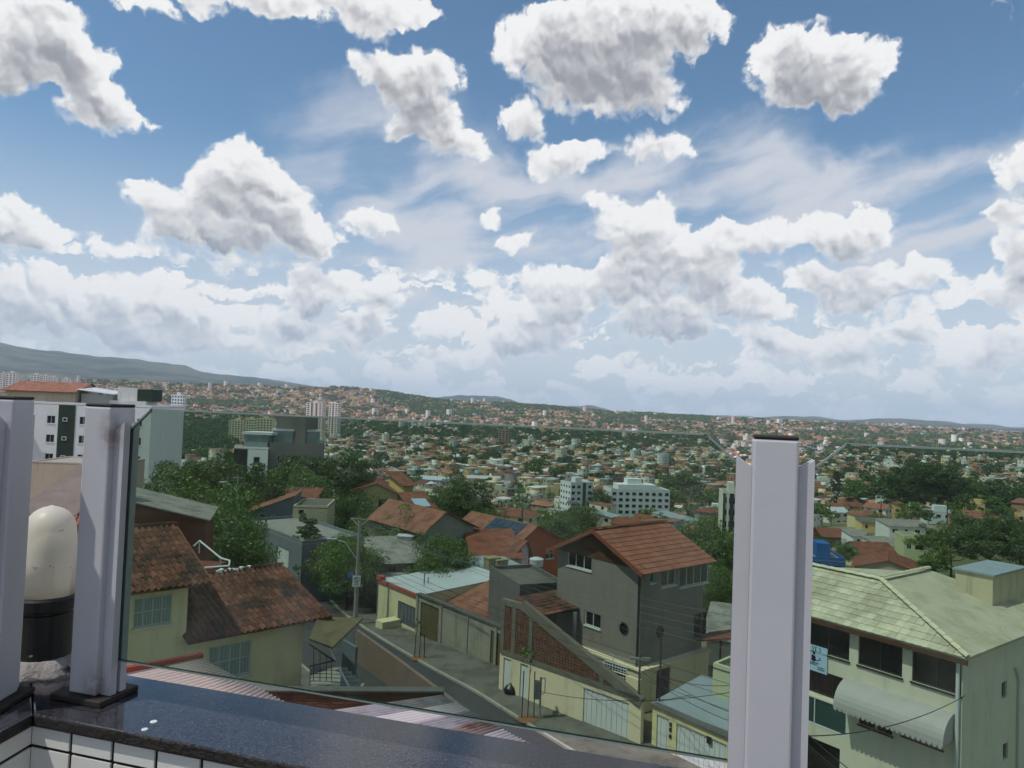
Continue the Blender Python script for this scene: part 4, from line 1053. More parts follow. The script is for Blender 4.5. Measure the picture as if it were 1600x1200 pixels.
# --- walls and gates right of it, up to the middle post
ga, gb2 = P(1020, 1097, 35.8), P(1150, 1152, 32.2)
gw = Bld('gate_wall', 'yellowish street wall with white gates left of the middle post', 'wall', Vector((ga.x, ga.y, CZ - 14.05)), Vector((gb2.x, gb2.y, CZ - 14.05)), .3, zs, paint('d9cf9c', .3))
for (x0, x1, rb) in ((1026, 1045, 2), (1057, 1136, 10)):
    a_, b_ = gw.on('F', x0, 1130), gw.on('F', x1, 1130); gw.door('F', a_[0], .02, b_[0], 1.72, ribs=rb, name='gate')
gw.walls()
b = MB(); u, v = gw.on('F', 1108, 1158); b.box(u - .12, -.03, v - .12, u + .12, -.005, v + .2); b.build('letter_box', M_BLACK, gw.root)
for vv in (.15, .45, .7):
    u, v = gw.on('F', 1048, 1142); b = MB(); b.box(u - .06, -.05, .75 + vv, u + .06, -.004, .92 + vv); b.build('meter_box', M_BLACK, gw.root)
b = MB(); b.box(-.05, -.08, gw.H, gw.W, .4, gw.H + .1); b.build('coping', M_CONCD, gw.root)
cs = bld('flat_garage', 'flat grey metal garage roof behind the yellowish street wall', 'building', P(1022, 1092, 36.2), -45, (1150,), 4.5, zs, paint('d9cf9c', .3), zt=CZ - 14.1); cs.shed_roof(.25, M_METALB, 'B', .1); cs.walls()
pr_ = bld('green_house', 'light green house with a dark ground floor beside the middle post', 'house', P(1114, 1045, 37), -45, 5., 5, zs, paint('b7bc98', .3)); pr_.winpx('F', 1121, 1094, 1138, 1125, n=1, pane=M_PANE); pr_.flat_roof(M_CONCD, .2); pr_.walls()
wb = bld('white_house', 'white house with a red awning just left of the middle post', 'house', P(1104, 998, 48), -20, (1160,), 6, zs, paint('d8d6cc', .3)); wb.shed_roof(.8, M_FIB, 'B', .3); wb.walls()
b = MB(); p = [P(1088, 1003, 41.5), P(1150, 999, 41.5), P(1150, 985, 44.5), P(1108, 990, 44.5)]
ra_ = thing('red_awning', 'dark red tile awning on a thin post by the middle railing post', 'awning', p[0]); b.prism([q - p[0] for q in p], (0, 0, .1)); b.build('awning_top', M_TILEB, ra_)
b = MB(); q = P(1126, 1000, 41.8); b.tube(q - p[0], q - p[0] - Vector((0, 0, 1.8)), .05); b.build('awning_post', M_IROND, ra_)

# --- cream commercial building on the right
cr = P(1505, 1018, 27); L_ = 7.6; ud = Vector((-.595, .804, 0))
yb = bld('cream_building', 'two-storey cream building with a pale tile roof right of the middle post', 'building', cr + ud * L_, -53.5, L_, 9.4, CZ - 16.0, paint('cfcbb6', .32))
for (x0, y0, x1, y1) in ((1342, 985, 1411, 1043), (1426, 1006, 1503, 1068)):
    a_, b_ = yb.on('F', x0, y0), yb.on('F', x1, y0); w2_ = yb.win('F', a_[0], yb.H - 1.62, b_[0], yb.H - .32, n=2, frame=M_ALUD)
a_, b_ = yb.on('F', 1262, 960), yb.on('F', 1328, 980); yb.win('F', a_[0], yb.H - 1.62, b_[0], yb.H - .32, n=2, frame=M_ALUD)
a_ = yb.on('F', 1200, 950); yb.win('F', a_[0], yb.H - 1.62, yb.on('F', 1255, 960)[0], yb.H - .32, n=2, frame=M_ALUD)
def yrow(x0, y0, x1, y1): 
    a_, b_ = yb.on('F', x0, y0), yb.on('F', x1, y1); return a_[0], b_[1], b_[0], a_[1]
# balcony recess with glass guard, dark lower opening
a_ = yb.on('F', 1225, 1040); b_ = yb.on('F', 1316, 1096); yb.win('F', a_[0], b_[1] - .2, b_[0], b_[1] + .95, n=4, frame=M_ALUD, pane=mat('brown_shutter', '3a2620', .8, var=.2), sill=False, rec=.5, name='shuttered_opening')
a_ = yb.on('F', 1225, 1100); b_ = yb.on('F', 1323, 1150); yb.win('F', a_[0], b_[1] - .05, b_[0], b_[1] + 1.1, n=2, frame=M_ALU, pane=M_PANEG, sill=False, rec=.06, name='balcony_glass')
a_ = yb.on('F', 1225, 1180); b_ = yb.on('F', 1312, 1190); yb.door('F', a_[0], .1, b_[0], b_[1] + .5, m=M_DARKW, name='dark_entrance', rec=.4)
for (x0, y0, x1, y1) in ((1342, 1120, 1367, 1140), (1370, 1130, 1394, 1150)): yb.win('F', *yrow(x0, y0, x1, y1), n=2, frame=M_WOOD, pane=M_DARKW)
yb.win('F', *yrow(1410, 1143, 1473, 1172), n=1, frame=M_WOOD, pane=M_DARKW)
for (px, py) in ((1569, 1077), (1571, 1173)):
    u, v = yb.on('R', px, py); yb.win('R', u - .25, v - .35, u + .25, v + .3, n=1, frame=M_CONC, pane=M_PANE, sill=False)
H = yb.H; UW = yb.W; ua = UW - 4.3; k1 = 1.3 / 2.57; k2 = 1.3 / 4.3; ov = .35
F1 = [(-.4, -ov, H - k1 * ov), (UW + .3, -ov, H - k1 * ov), (ua, 2.57, H + 1.3), (-.4, 2.57, H + 1.3)]
F2 = [(UW + .3, -ov, H - k1 * ov), (UW + .3, 9.7, H - k1 * ov), (ua, 7.0, H + 1.3), (ua, 2.57, H + 1.3)]
r1 = yb.roof_plane(F1, M_TILEY, .05); lay_tiles(yb, r1, F1, .30, .38, 'flat', M_TILEY, 295, th=.05)
def skew(pts, m, name='roof'):                  # roof sheet whose corners are not quite in one plane
    b = MB(); b.poly(pts[0], pts[1], pts[2]); b.poly(pts[0], pts[2], pts[3]); lo_ = [Vector(p) - Vector((0, 0, .1)) for p in pts]; b.poly(*lo_[::-1])
    for i in range(4): b.poly(pts[i], lo_[i], lo_[(i + 1) % 4], pts[(i + 1) % 4])
    return b.build(name, m, yb.root)
M_TYS = mat('pale_tile_sheet', 'b4b09a', .8, var=.08, scale=1.2, moss=('8c8560', .4), wave=('Y', 1.25), bump=.5)
up_ = Vector((0, 0, .1))
r2 = skew([Vector(p) + up_ for p in F2], M_TYS)
r3 = skew([Vector(p) + up_ for p in [(ua - .01, 2.58, H + 1.3), (ua - .01, 7.0, H + 1.3), (-.4, 9.7, H - .1), (-.4, 2.58, H + 1.3)]], M_TYS)
r4 = skew([Vector(p) + up_ for p in [(UW + .3, 9.71, H - k1 * ov), (-.4, 9.71, H - .1), (ua - .01, 7.02, H + 1.3), (ua, 7.02, H + 1.3)]], M_TYS)
M_RIDGEY = mat('pale_ridge', 'ccc8ac', .7, var=.06, objvar=.06)
ridge_caps(yb, r1, Vector(F1[1]), Vector(F1[2]), M_RIDGEY, .24, th=.14); ridge_caps(yb, r1, Vector(F1[3]), Vector(F1[2]), M_RIDGEY, .24, th=.14); ridge_caps(yb, r2, (ua, 2.57, H + 1.3), (ua, 7.0, H + 1.3), M_RIDGEY, .24, th=.2)
yb.walls()
b = MB(); b.box(-.4, -ov - .05, H - .36, UW + .3, -ov + .03, H - .2); b.build('fascia', M_WOOD, yb.root)
b = MB(); b.tube((UW - .12, -.1, 0), (UW - .12, -.1, H - .3), .07, n=8); b.build('drain_pipe', M_ALU, yb.root)
b = MB(); u, v = yb.on('R', 1590, 1060); b.path([(UW + .08, u, v - 5), (UW + .08, u, v), (UW + .08, u - .35, v + .5)], .06); b.build('drain_pipe', M_ALU, yb.root)
# water-tank block on the roof
q = P(1500, 916, 33.0); qq = yb.L(q); b = MB(); b.box(qq.x - .2, qq.y, H - .2, qq.x + 1.3, qq.y + 3.6, q.z - yb.o.z + .7); b.build('tank_block', paint('beb698', .6), yb.root)
b = MB(); b.box(qq.x - .3, qq.y - .1, q.z - yb.o.z + .7, qq.x + 1.4, qq.y + 3.7, q.z - yb.o.z + .78); b.build('tank_lid', M_METALB, yb.root)
# barrel awning with scalloped edge
a0, b0 = yb.on('F', 1322, 1068), yb.on('F', 1492, 1130); ua0, ua1 = a0[0], b0[0]; vt = (a0[1] + b0[1]) / 2 + .25
t = thing('barrel_awning', 'grey rounded shop awning with a scalloped hem on the cream building', 'awning', yb.Wd((ua0, 0, vt)), yb.rz)
b = MB(); W_ = ua1 - ua0; n = 8; arc = [(-.95 * math.sin(a), .05 - .95 * (1 - math.cos(a)) * 1.0) for a in np.linspace(0, math.pi / 2, n + 1)]
arc = [(y, z) for y, z in arc]
for i in range(n): b.poly((0, arc[i][0], arc[i][1]), (W_, arc[i][0], arc[i][1]), (W_, arc[i + 1][0], arc[i + 1][1]), (0, arc[i + 1][0], arc[i + 1][1]))
o1_ = b.build('canopy', mat('awning_vinyl', 'a3a19d', .6, .4, var=.06, scale=1., stain=.15), t, smooth=True)
for xx in (0, W_):
    b = MB(); b.poly(*([(xx, 0, arc[-1][1])] + [(xx, y, z) for y, z in arc])); b.build('side_panel', MATS['awning_vinyl'], t)
b = MB(); ns = 22
for i in range(ns):
    x0, x1 = W_ * i / ns, W_ * (i + 1) / ns; y, z = arc[-1]; b.poly((x0, y, z), (x1, y, z), (x1 - .02, y, z - .1), ((x0 + x1) / 2, y, z - .15), (x0 + .02, y, z - .1))
b.build('hem', MATS['awning_vinyl'], t)
# sign board: half hidden by the post; dark lettering strokes and emblem
u0s, v1s = yb.on('F', 1240, 1000)[0], None
ur, vr = yb.on('F', 1294, 1016)[0], yb.on('F', 1294, 1014)[1]; vb = yb.on('F', 1292, 1054)[1]; ul = ur - 1.75; hs = vr - vb
sg = thing('sign_board', 'pale blue sign with a dark emblem, half hidden behind the middle post', 'sign', yb.Wd((ul, -.03, vb)), yb.rz)
b = MB(); b.box(0, -.03, 0, ur - ul, 0, hs); b.build('board', mat('sign_blue', 'a9c4dc', .5, .4, var=.03), sg)
M_INK = mat('sign_ink', '12161c', .7, var=0); ws = ur - ul
def stroke(mb_, pts, w_, y=-.034):
    for (xa, za), (xb, zb_) in zip(pts, pts[1:]):
        d_ = Vector((xb - xa, 0, zb_ - za))
        if d_.length < 1e-4: continue
        n2 = Vector((-d_.z, 0, d_.x)).normalized() * w_ / 2; p, q = Vector((xa, y, za)), Vector((xb, y, zb_)); mb_.poly(p - n2, q - n2, q + n2, p + n2)
def arcp(cx_, cz_, rx, rz_, a0, a1, n=10): return [(cx_ + rx * math.cos(rad(a0 + (a1 - a0) * i / n)), cz_ + rz_ * math.sin(rad(a0 + (a1 - a0) * i / n))) for i in range(n + 1)]
b = MB(); cz_ = hs * .86
for i, cxx in enumerate((.98, 1.08, 1.18, 1.27)): stroke(b, arcp(ws * cxx * .62, cz_, .055, .1, *((90, -90), (90, -90), (90, 270), (90, -90))[i]), .03)
b.build('lettering', M_INK, sg)
b = MB(); ce = ws * .66; b.poly(*[(x, -.034, z) for x, z in arcp(ce, hs * .70, .06, .08, 0, 330, 14)]); b.poly(*[(x, -.034, z) for x, z in ((ce - .1, hs * .62), (ce + .06, hs * .60), (ce + .10, hs * .42), (ce + .02, hs * .36), (ce - .12, hs * .40))])
stroke(b, [(ce + .08, hs * .44), (ce + .2, hs * .44), (ce + .27, hs * .52), (ce + .32, hs * .47), (ce + .27, hs * .52), (ce + .26, hs * .57)], .035); b.build('emblem', M_INK, sg)
b = MB()
for (x0, x1, zf) in ((.30, .82, .30), (.30, .76, .23), (.76, .95, .16), (.76, .95, .085)):
    x = ws * x0
    while x < ws * x1 - .05: dx = random.uniform(.03, .05); b.box(x, -.034, hs * zf, x + dx, -.031, hs * zf + random.uniform(.045, .06)); x += dx + .014
b.build('small_print', mat('sign_ink_blue', '2f4058', .7, var=0), sg)

# ------------------------------------------------------------------ houses across the street and further down the slope
# wall with red coping and a grey-blue garage door, white metal roof
m8 = bld('garage_house', 'pale garage with red coping, blue-grey door and white metal roof', 'garage', P(592, 907, 58.5), -50, (653,), 8.5, CZ - 17.3, paint('cfc8a4', .3), zt=P(592, 907, 58.5).z)
m8.doorpx('F', 622, 938, 648, 984, m=M_GATEG, ribs=5, name='gate'); m8.shed_roof(.35, M_METALW, 'B', .05); m8.walls()
b = MB(); b.box(-.05, -.1, m8.H - .12, m8.W + .05, .12, m8.H + .12); b.box(-.15, -.15, m8.H + .1, .5, .3, m8.H + .4); b.build('coping', mat('red_coping', '9a5340', .85, var=.15), m8.root)
b = MB(); b.box(m8.W * .45, -1.6, 0, m8.W * .62, -.02, 1.1); b.build('step_block', paint('cfc8a4', .3), m8.root)
# grey block wall with gates, clay-roofed house behind it
A_, B_ = P(653, 930, 53.6), P(786, 984, 46.2); zt_ = A_.z
m9 = Bld('block_wall', 'stained grey block wall with two rusty gates along the pavement', 'wall', A_, Vector((B_.x, B_.y, zt_)), .25, CZ - 16.8, mat('grey_blocks', '8f8d80', .95, var=.14, scale=1.1, stain=.55, bump=.3))
M_RUST = mat('olive_gate', '5d543c', .8, var=.15, scale=1.2, stain=.3, wave=('X', 5.), bump=.4)
for x0, x1 in ((657, 684), (768, 784)):
    a_, b_ = m9.on('F', x0, 960), m9.on('F', x1, 1000); m9.door('F', a_[0], .05, b_[0], m9.H - .35, m=M_RUST, name='gate')
m9.walls(); b = MB(); b.box(-.1, -.08, m9.H, m9.W, .33, m9.H + .14); b.build('coping', M_CONCD, m9.root)
for i in range(int(m9.W / 3) + 1):
    b = MB(); b.box(i * 3 - .12, -.06, 0, i * 3 + .12, -.003, m9.H); b.build('pier', M_CONC, m9.root)
h9 = bld('clay_roof_house', 'low house with a wide reddish clay roof and a dark porch behind the block wall', 'house', P(690, 950, 55), -50, (800,), 9, CZ - 17, paint('b9ac90', .4))
h9.win('F', h9.W * .38, .4, h9.W * .95, h9.H - .15, n=3, frame=M_CONC, pane=M_DARKW, sill=False, rec=.6, name='porch_opening')
h9.gable_roof(1.4, M_TILEF, 'x', .7, .55); h9.walls()
b = MB(); xx = h9.W * .62; b.prism([(xx - 2.3, -1.4, h9.H - .35), (xx + 1.2, -1.4, h9.H - .35), (xx - .2, -1.4, h9.H + .55)], (0, 3.2, 0)); b.build('porch_gable', M_TILEF, h9.root)
b = MB(); b.path([(xx - 2.35, -1.43, h9.H - .33), (xx - .2, -1.43, h9.H + .6), (xx + 1.25, -1.43, h9.H - .33)], .05); b.build('verge_trim', M_ALU, h9.root)
b = MB(); b.poly((xx - 2.0, -1.2, h9.H - .4), (xx - .7, -1.2, h9.H - .4), (xx - 1.6, -1.3, h9.H - .95)); tag(b.build('blue_tarp', mat('blue_tarp', '2b62a8', .6, .3), None, h9.o, h9.rz), 'bright blue tarp hanging in the dark porch', 'tarp')
# flat blue metal roof with concrete tanks
m10 = bld('metal_roof_house', 'house with a flat pale blue metal roof carrying two stone tanks', 'house', P(704, 908, 60), 33, (832,), 5.6, CZ - 17.6, mat('dark_brickwork', '5d4a40', .95, var=.2, scale=1.5, stain=.4))
m10.shed_roof(.35, M_METALB, 'B', .25); m10.walls()
for i, (px, py) in enumerate(((768, 886), (781, 889))):
    p = P(px, py, 63.5); b = MB(); b.box(-.55, -.45, 0, .55, .45, 1.0); b.box(-.62, -.52, 1., .62, .52, 1.12)
    tag(bevel(b.build('roof_tank', mat('stone_tank', '8d8668', .95, var=.25, scale=2.5, stain=.6), None, p + Vector((0, 0, -.25)), rad(33)), .04), '%s of two mossy concrete tanks on the pale blue metal roof' % ('left' if i == 0 else 'right'), 'water tank', 'tanks on the blue roof')
p = P(838, 884, 64); b = MB(); b.lathe([(.55, 0), (.6, .5), (.62, .52), (.62, .6), (.3, .72), (.05, .74)], n=18); tag(b.build('water_tank', M_TANKW, None, p), 'white round water tank at the right end of the blue roof', 'water tank')
b = MB(); b.box(p.x - .5, p.y - .5, CZ - 18, p.x + .5, p.y + .5, p.z); tag(b.build('tank_pillar', M_CONCD, None), 'dark pillar under the white round water tank', 'pillar')
# orange-red house with solar panels
m11 = bld('solar_house', 'orange-red gabled house with solar panels on its roof', 'house', P(807, 851, 76), 40, (878,), 11, CZ - 20.5, paint('a5553c', .2))
m11.winpx('F', 853, 857, 865, 872, n=2, rows=2); m11.winpx('F', 836, 868, 842, 876, n=1) if False else None
m11.gable_roof(1.7, M_TILEF, 'y', .4, .42); m11.walls()
H = m11.H; xr = m11.W * .42; kk = 1.7 / xr
for j in range(2):
    for i in range(5):
        b = MB(); x0 = .25 + j * (xr - .4) / 2; x1 = x0 + (xr - .5) / 2 - .06; y0 = 1.2 + i * 1.06
        b.prism([(x0, y0, H + kk * x0 + .18), (x1, y0, H + kk * x1 + .18), (x1, y0 + 1., H + kk * x1 + .18), (x0, y0 + 1., H + kk * x0 + .18)], (0, 0, .04))
        b.build('solar_panel', mat('solar', '33404f', .15, .6, var=.1, scale=2.), m11.root)
m11b = bld('brown_roof_house', 'small pink-walled house with a brown roof left of the orange-red house', 'house', P(806, 862, 70), 40, (826,), 8, CZ - 19.5, paint('c7b0bd', .25)); m11b.winpx('F', 814, 867, 819, 873, n=1)
m11b.gable_roof(.9, M_TILEB, 'y', .6, .75); m11b.walls()
m11c = bld('brown_lean_house', 'long brown roof with a pale verge below the orange-red house', 'house', P(742, 872, 68), 12, (815,), 6, CZ - 19.2, paint('a8a08c', .4)); m11c.shed_roof(1.5, M_TILEB, 'B', .3); m11c.walls()
m11d = bld('small_blue_window_house', 'narrow white house front with a blue window beside the solar roof', 'house', P(752, 838, 82), 20, (770,), 5, CZ - 21, paint('cfd6d6', .2)); m11d.winpx('F', 757, 841, 766, 850, n=2, frame=mat('blue_frame', '27599a', .5), pane=M_PANE); m11d.shed_roof(.5, M_TILEF, 'B', .3); m11d.walls()
# grey gable building
m12 = bld('grey_gable_house', 'plain grey gable wall with a long orange tile roof', 'house', P(665, 829, 70), 40, (740,), 10, CZ - 19.5, mat('grey_plaster', '8b8c86', .95, var=.1, scale=.8, stain=.5)); m12.gable_roof(1.6, M_TILEF, 'y', .5, .38); m12.walls()
# fibre-cement roofs behind the street pole
m7 = bld('cement_roof_house', 'house with a pale grey fibre-cement roof right of the street pole', 'house', P(592, 880, 64), 22, (664,), 6.5, CZ - 18.2, paint('9d8f74', .4))
m7.winpx('F', 606, 884, 620, 893, n=2); m7.winpx('F', 640, 880, 652, 890, n=1, pane=M_DARKW); m7.shed_roof(.9, M_FIB, 'B', .5); m7.walls()
m7b = bld('dark_cement_house', 'house with dark grey cement roofing and a white roof tank behind the pole', 'house', P(588, 848, 73), 20, (644,), 6, CZ - 19, paint('8d8574', .4)); m7b.shed_roof(.8, M_FIBD, 'B', .4); m7b.walls()
p = P(634, 846, 71); b = MB(); b.box(-.75, -.6, 0, .75, .6, .8); b.box(-.85, -.7, .8, .85, .7, .92); b.tube((0, 0, -3), (0, 0, 0), .12); tag(bevel(b.build('water_tank', M_TANKW, None, p - Vector((0, 0, .3))), .05), 'square white water tank on a stand above the cement roofs', 'water tank')
m7c = bld('concrete_yard_roof', 'flat grey concrete slab between the pole and the white metal roof', 'roof', P(590, 905, 60), 10, (665,), 5, CZ - 17.3, M_CONC, zt=CZ - 14.7); m7c.flat_roof(M_CONC, .1); m7c.walls()
# grey cluster on the left: garage wall and two houses above it
m4 = bld('garage_wall', 'blue-grey garage front with a white door, far end of the street', 'garage', P(382, 816, 76), -50, (472,), 6, CZ - 18.3, mat('blue_grey_plaster', '6c747c', .95, var=.1, scale=.8, stain=.4))
m4.doorpx('F', 392, 832, 405, 862, m=M_IROND, name='gate'); m4.doorpx('F', 433, 852, 450, 888, m=M_GATEW, name='gate', ribs=4); m4.flat_roof(M_CONC, .25); m4.walls()
m4b = bld('lean_roof_house', 'grey house with a sloping red roof above the garage front', 'house', P(384, 802, 80), 8, (458,), 6, CZ - 18.5, mat('blue_grey_plaster', '6c747c')); m4b.winpx('F', 404, 803, 414, 813, n=1); m4b.winpx('F', 424, 805, 429, 811, n=1); m4b.shed_roof(1.9, M_TILEF, 'R', .2); m4b.walls()
m4c = bld('beige_block_house', 'beige flat-roofed block with one small dark window', 'house', P(458, 794, 79), 6, (512,), 6, CZ - 18.8, paint('b5ad8f', .35)); m4c.winpx('F', 466, 796, 475, 804, n=1, pane=M_DARKW); m4c.flat_roof(M_CONCD, .2); m4c.walls()
m4d = bld('long_roof_house', 'long low house with a thin dark roof edge under the trees', 'house', P(372, 781, 88), 5, (484,), 7, CZ - 20, paint('a29a84', .4)); m4d.winpx('F', 440, 776, 478, 785, n=3, frame=M_ALUD); m4d.shed_roof(.7, M_TILEB, 'B', .5); m4d.walls()
# yellow house with a stair tower
m5 = bld('tower_house', 'yellow house with a tower under a brown sloping roof', 'house', P(632, 758, 105), 40, (646,), 4.2, CZ - 25, paint('c3b36e', .25)); m5.shed_roof(1.3, M_TILEB, 'B', .5); m5.walls()
w5 = Bld('yellow_wing', 'q q q q', 'x', m5.Wd((-.4, 1.0, 0)) - Vector((7.2, 1.5, 0)), m5.Wd((-.4, 1.0, 0)) + Vector((0, -.6, 0)), 7, CZ - 25, paint('c3b36e', .25), zt=P(590, 770, 105).z)
bpy.data.objects.remove(w5.root); w5.root = link('wing', None, m5.root, m5.L(w5.o), w5.rz - m5.rz); w5.win('F', 1.2, w5.H - 2.2, 2.8, w5.H - .8, n=2); w5.win('F', 4.6, w5.H - 2.0, 6.3, w5.H - .8, n=2); w5.gable_roof(1.3, M_TILEB, 'y', .5, .6); w5.walls(); flatten(w5.root)
use(-19, 106, 6)
m5b = bld('solar_heater_house', 'brown-roofed house with a bright solar heater right of the yellow tower', 'house', P(646, 797, 96), 25, (682,), 6, CZ - 24.5, paint('8d6a52', .3)); m5b.shed_roof(1.4, M_TILEB, 'B', .4); m5b.walls()
b = MB(); b.prism([(.6, .6, m5b.H + .3), (2.6, .6, m5b.H + .3), (2.6, 3.2, m5b.H + 1.0), (.6, 3.2, m5b.H + 1.0)], (0, 0, .08)); b.build('solar_heater', mat('solar_heater', '9fb6c2', .15, .6), m5b.root)
# red-brown building with the grey roof behind the tiled house
m3 = bld('red_brown_house', 'red-brown wall under a sloping grey cement roof behind the tiled house', 'house', P(186, 813, 45), 17, (322,), 5.5, CZ - 17, paint('6d3b30', .25))
m3.shed_roof(1.25, M_FIB, 'L', .25); m3.walls()
p = P(330, 850, 41); t = thing('white_railing', 'white curved metal railing on a deck behind the tiled roofs', 'railing', p); b = MB()
pts = [P(303, 853, 42), P(312, 845, 42), P(345, 872, 41), P(359, 876, 40), P(358, 884, 39), P(318, 887, 39.5)]
b.path([q - p for q in pts], .05)
for q in pts[1:5]: b.tube(q - p, q - p - Vector((0, 0, .7)), .03)
b.build('rail', M_ALU, t); b = MB(); b.prism([q - p - Vector((0, 0, .9)) for q in (P(300, 862, 42.5), P(358, 880, 41), P(356, 888, 38.5), P(300, 890, 39))], (0, 0, .12)); b.build('deck', M_CONC, t)
b = MB(); b.box(p.x - 1.8, p.y - 1.2, CZ - 17, p.x + .6, p.y + .8, p.z - 1.1); tag(b.build('deck_base', paint('6d3b30', .25), None), 'reddish base under the white railing deck', 'wall')
# left of the posts: beige wall, weathered roof
m2b = bld('beige_wall_house', 'beige blank wall below the white apartment block at the far left', 'house', P(46, 724, 62), 2, (175,), 6, CZ - 17, paint('b7a595', .3)); m2b.flat_roof(M_CONC, .1); m2b.walls()
m2c = bld('weathered_roof_house', 'house with a weathered grey-brown roof between the left posts', 'house', P(38, 800, 40), 4, (112,), 6, CZ - 16.5, paint('7a3f33', .3)); m2c.shed_roof(1.9, mat('weathered_roof', '6f645e', .95, var=.18, scale=.8, stain=.5), 'B', .4); m2c.walls()
m2d = bld('red_tile_house', 'small red tile roof seen left of the dome lamp', 'house', P(-30, 935, 30), 12, (60,), 7, CZ - 16.3, WCR); pts = roofpts(m2d, -.3, m2d.W + .3, .4, 5, .5, m2d.H); rf = m2d.roof_plane(pts, M_TILER, .06); lay_tiles(m2d, rf, pts, .24, .4, 'barrel', M_TILER, 60, th=.06); m2d.walls()
# white apartment block, four storeys showing
m1 = bld('white_apartment_block', 'white apartment block with a dark green stripe behind the left posts', 'apartment block', P(50, 631, 117), 4, (237,), 14, CZ - 19, paint('d9dadb', .12))
M_GRN = mat('dark_green_cladding', '2c3a30', .8, var=.06, scale=1., wave=('Z', 4.), bump=.3)
for r in range(4):
    v1_ = m1.H - 1.75 - r * 3.0
    for (x0, x1) in ((73, 86), (124, 135), (146, 156), (214, 222)):
        a_, b_ = m1.on('F', x0, 660), m1.on('F', x1, 660); m1.win('F', a_[0], v1_ - 1.25, b_[0], v1_, n=2, frame=M_ALU)
a_, b_ = m1.on('F', 91, 660), m1.on('F', 117, 660)
b = MB(); b.box(a_[0], -.08, .1, b_[0], -.004, m1.H); sp_ = b.build('green_stripe', M_GRN, m1.root)
for r in range(3):
    b = MB(); u = (a_[0] + b_[0]) / 2 - .2; v1_ = m1.H - 2.0 - r * 3.0; b.box(u - .35, -.16, v1_ - .6, u + .35, -.085, v1_); b.build('vent_window', M_ALU, sp_); b = MB(); b.box(u - .25, -.17, v1_ - .5, u + .25, -.161, v1_ - .1); b.build('pane', M_PANE, sp_)
for x in (-2.4,):
    for r in range(4):
        b = MB(); b.box(x, -.9, m1.H - 4.3 - r * 3, -.01, 2.2, m1.H - 4.1 - r * 3); b.box(x, -.9, m1.H - 4.1 - r * 3, x + .1, 2.2, m1.H - 3.1 - r * 3); b.box(x + .1, -.9, m1.H - 4.1 - r * 3, -.01, -.8, m1.H - 3.1 - r * 3); b.build('balcony', paint('d9dadb', .12), m1.root)
m1.flat_roof(M_CONC, .35); m1.walls()
pent = Bld('penthouse', 'q q q q', 'x', m1.Wd((-6.5, 4, 0)), m1.Wd((4.5, 4, 0)), 8, m1.o.z + m1.H + .1, paint('b9ae98', .3), zt=m1.o.z + m1.H + 2.2)
bpy.data.objects.remove(pent.root); pent.root = link('penthouse', None, m1.root, m1.L(pent.o)); pent.gable_roof(1.4, M_TILEF, 'x', .8, .6); pent.walls(); flatten(pent.root)
b = MB(); b.prism([(4.6, 4.2, m1.H + 2.5), (10.5, 4.2, m1.H + 1.9), (10.5, 9, m1.H + 2.3), (4.6, 9, m1.H + 3.0)], (0, 0, .12)); b.build('metal_canopy', M_METALW, m1.root)
b = MB(); b.box(5, 5, m1.H + .1, 10, 8.5, m1.H + 1.9); b.build('laundry_room', paint('a8aaa6', .3), m1.root)
b = MB(); b.box(9.8, 4.5, m1.H + .12, 15.6, 9.5, m1.H + 1.0); b.build('stair_head', paint('c9cac8', .2), m1.root)
b = MB(); b.box(10.8, 5, m1.H + 1.0, 14.0, 9, m1.H + 3.2); b.build('tank_room', paint('cdcdc8', .2), m1.root)
b = MB(); b.box(14.01, 4.9, m1.H + 1.0, 16.4, 9.1, m1.H + 3.0); b.build('green_tank_room', M_GRN, m1.root)
# dark grey modern block
m2 = bld('grey_modern_block', 'modern grey block with a white front panel and a glazed roof terrace', 'apartment block', P(366, 701, 112), -6, (419,), 14, CZ - 22, paint('d3d6d8', .1))
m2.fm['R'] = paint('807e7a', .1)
a_ = m2.on('F', 386, 720); b = MB(); b.box(-.02, -.06, 0, a_[0], -.004, m2.H); b.build('dark_panel', mat('charcoal_panel', '2b2c30', .8, var=.06), m2.root)
for r in range(2): m2.win('F', a_[0] + 1.0, m2.H - 2.4 - 3 * r, a_[0] + 2.0, m2.H - 1.1 - 3 * r, n=1)
m2.flat_roof(M_CONC, .3); m2.walls()
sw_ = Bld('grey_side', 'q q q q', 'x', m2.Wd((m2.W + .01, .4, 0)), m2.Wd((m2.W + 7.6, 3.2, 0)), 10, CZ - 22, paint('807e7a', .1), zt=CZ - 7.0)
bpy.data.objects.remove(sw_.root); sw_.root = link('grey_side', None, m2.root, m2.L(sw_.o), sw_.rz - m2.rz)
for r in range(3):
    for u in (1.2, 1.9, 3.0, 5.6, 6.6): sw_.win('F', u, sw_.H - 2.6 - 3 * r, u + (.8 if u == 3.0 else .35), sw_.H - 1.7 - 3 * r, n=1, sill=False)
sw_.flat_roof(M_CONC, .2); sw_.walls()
b = MB(); b.box(m2.W - .5, 3.6, m2.H + .2, m2.W + 4.2, 9, m2.H + 5.2); b.build('stair_tower', paint('6a6865', .1), m2.root)
b = MB(); b.box(1.0, 1., m2.H + .15, m2.W - .6, 3.5, m2.H + 2.2); b.build('terrace_glass', mat('terrace_glass', '87979a', .12, .6, var=.25, scale=.8), m2.root)
b = MB(); b.box(.8, .7, m2.H + 2.21, m2.W + .2, 4.5, m2.H + 2.6); b.build('terrace_roof', M_ALU, m2.root)
b = MB(); b.box(.3, 2.2, sw_.H + .1, 3.2, 5, sw_.H + 2.0); b.box(4.6, 2.5, sw_.H + .1, 7.3, 6, sw_.H + 2.0); b.build('glazed_room', mat('terrace_glass', '8fb0b4'), sw_.root)
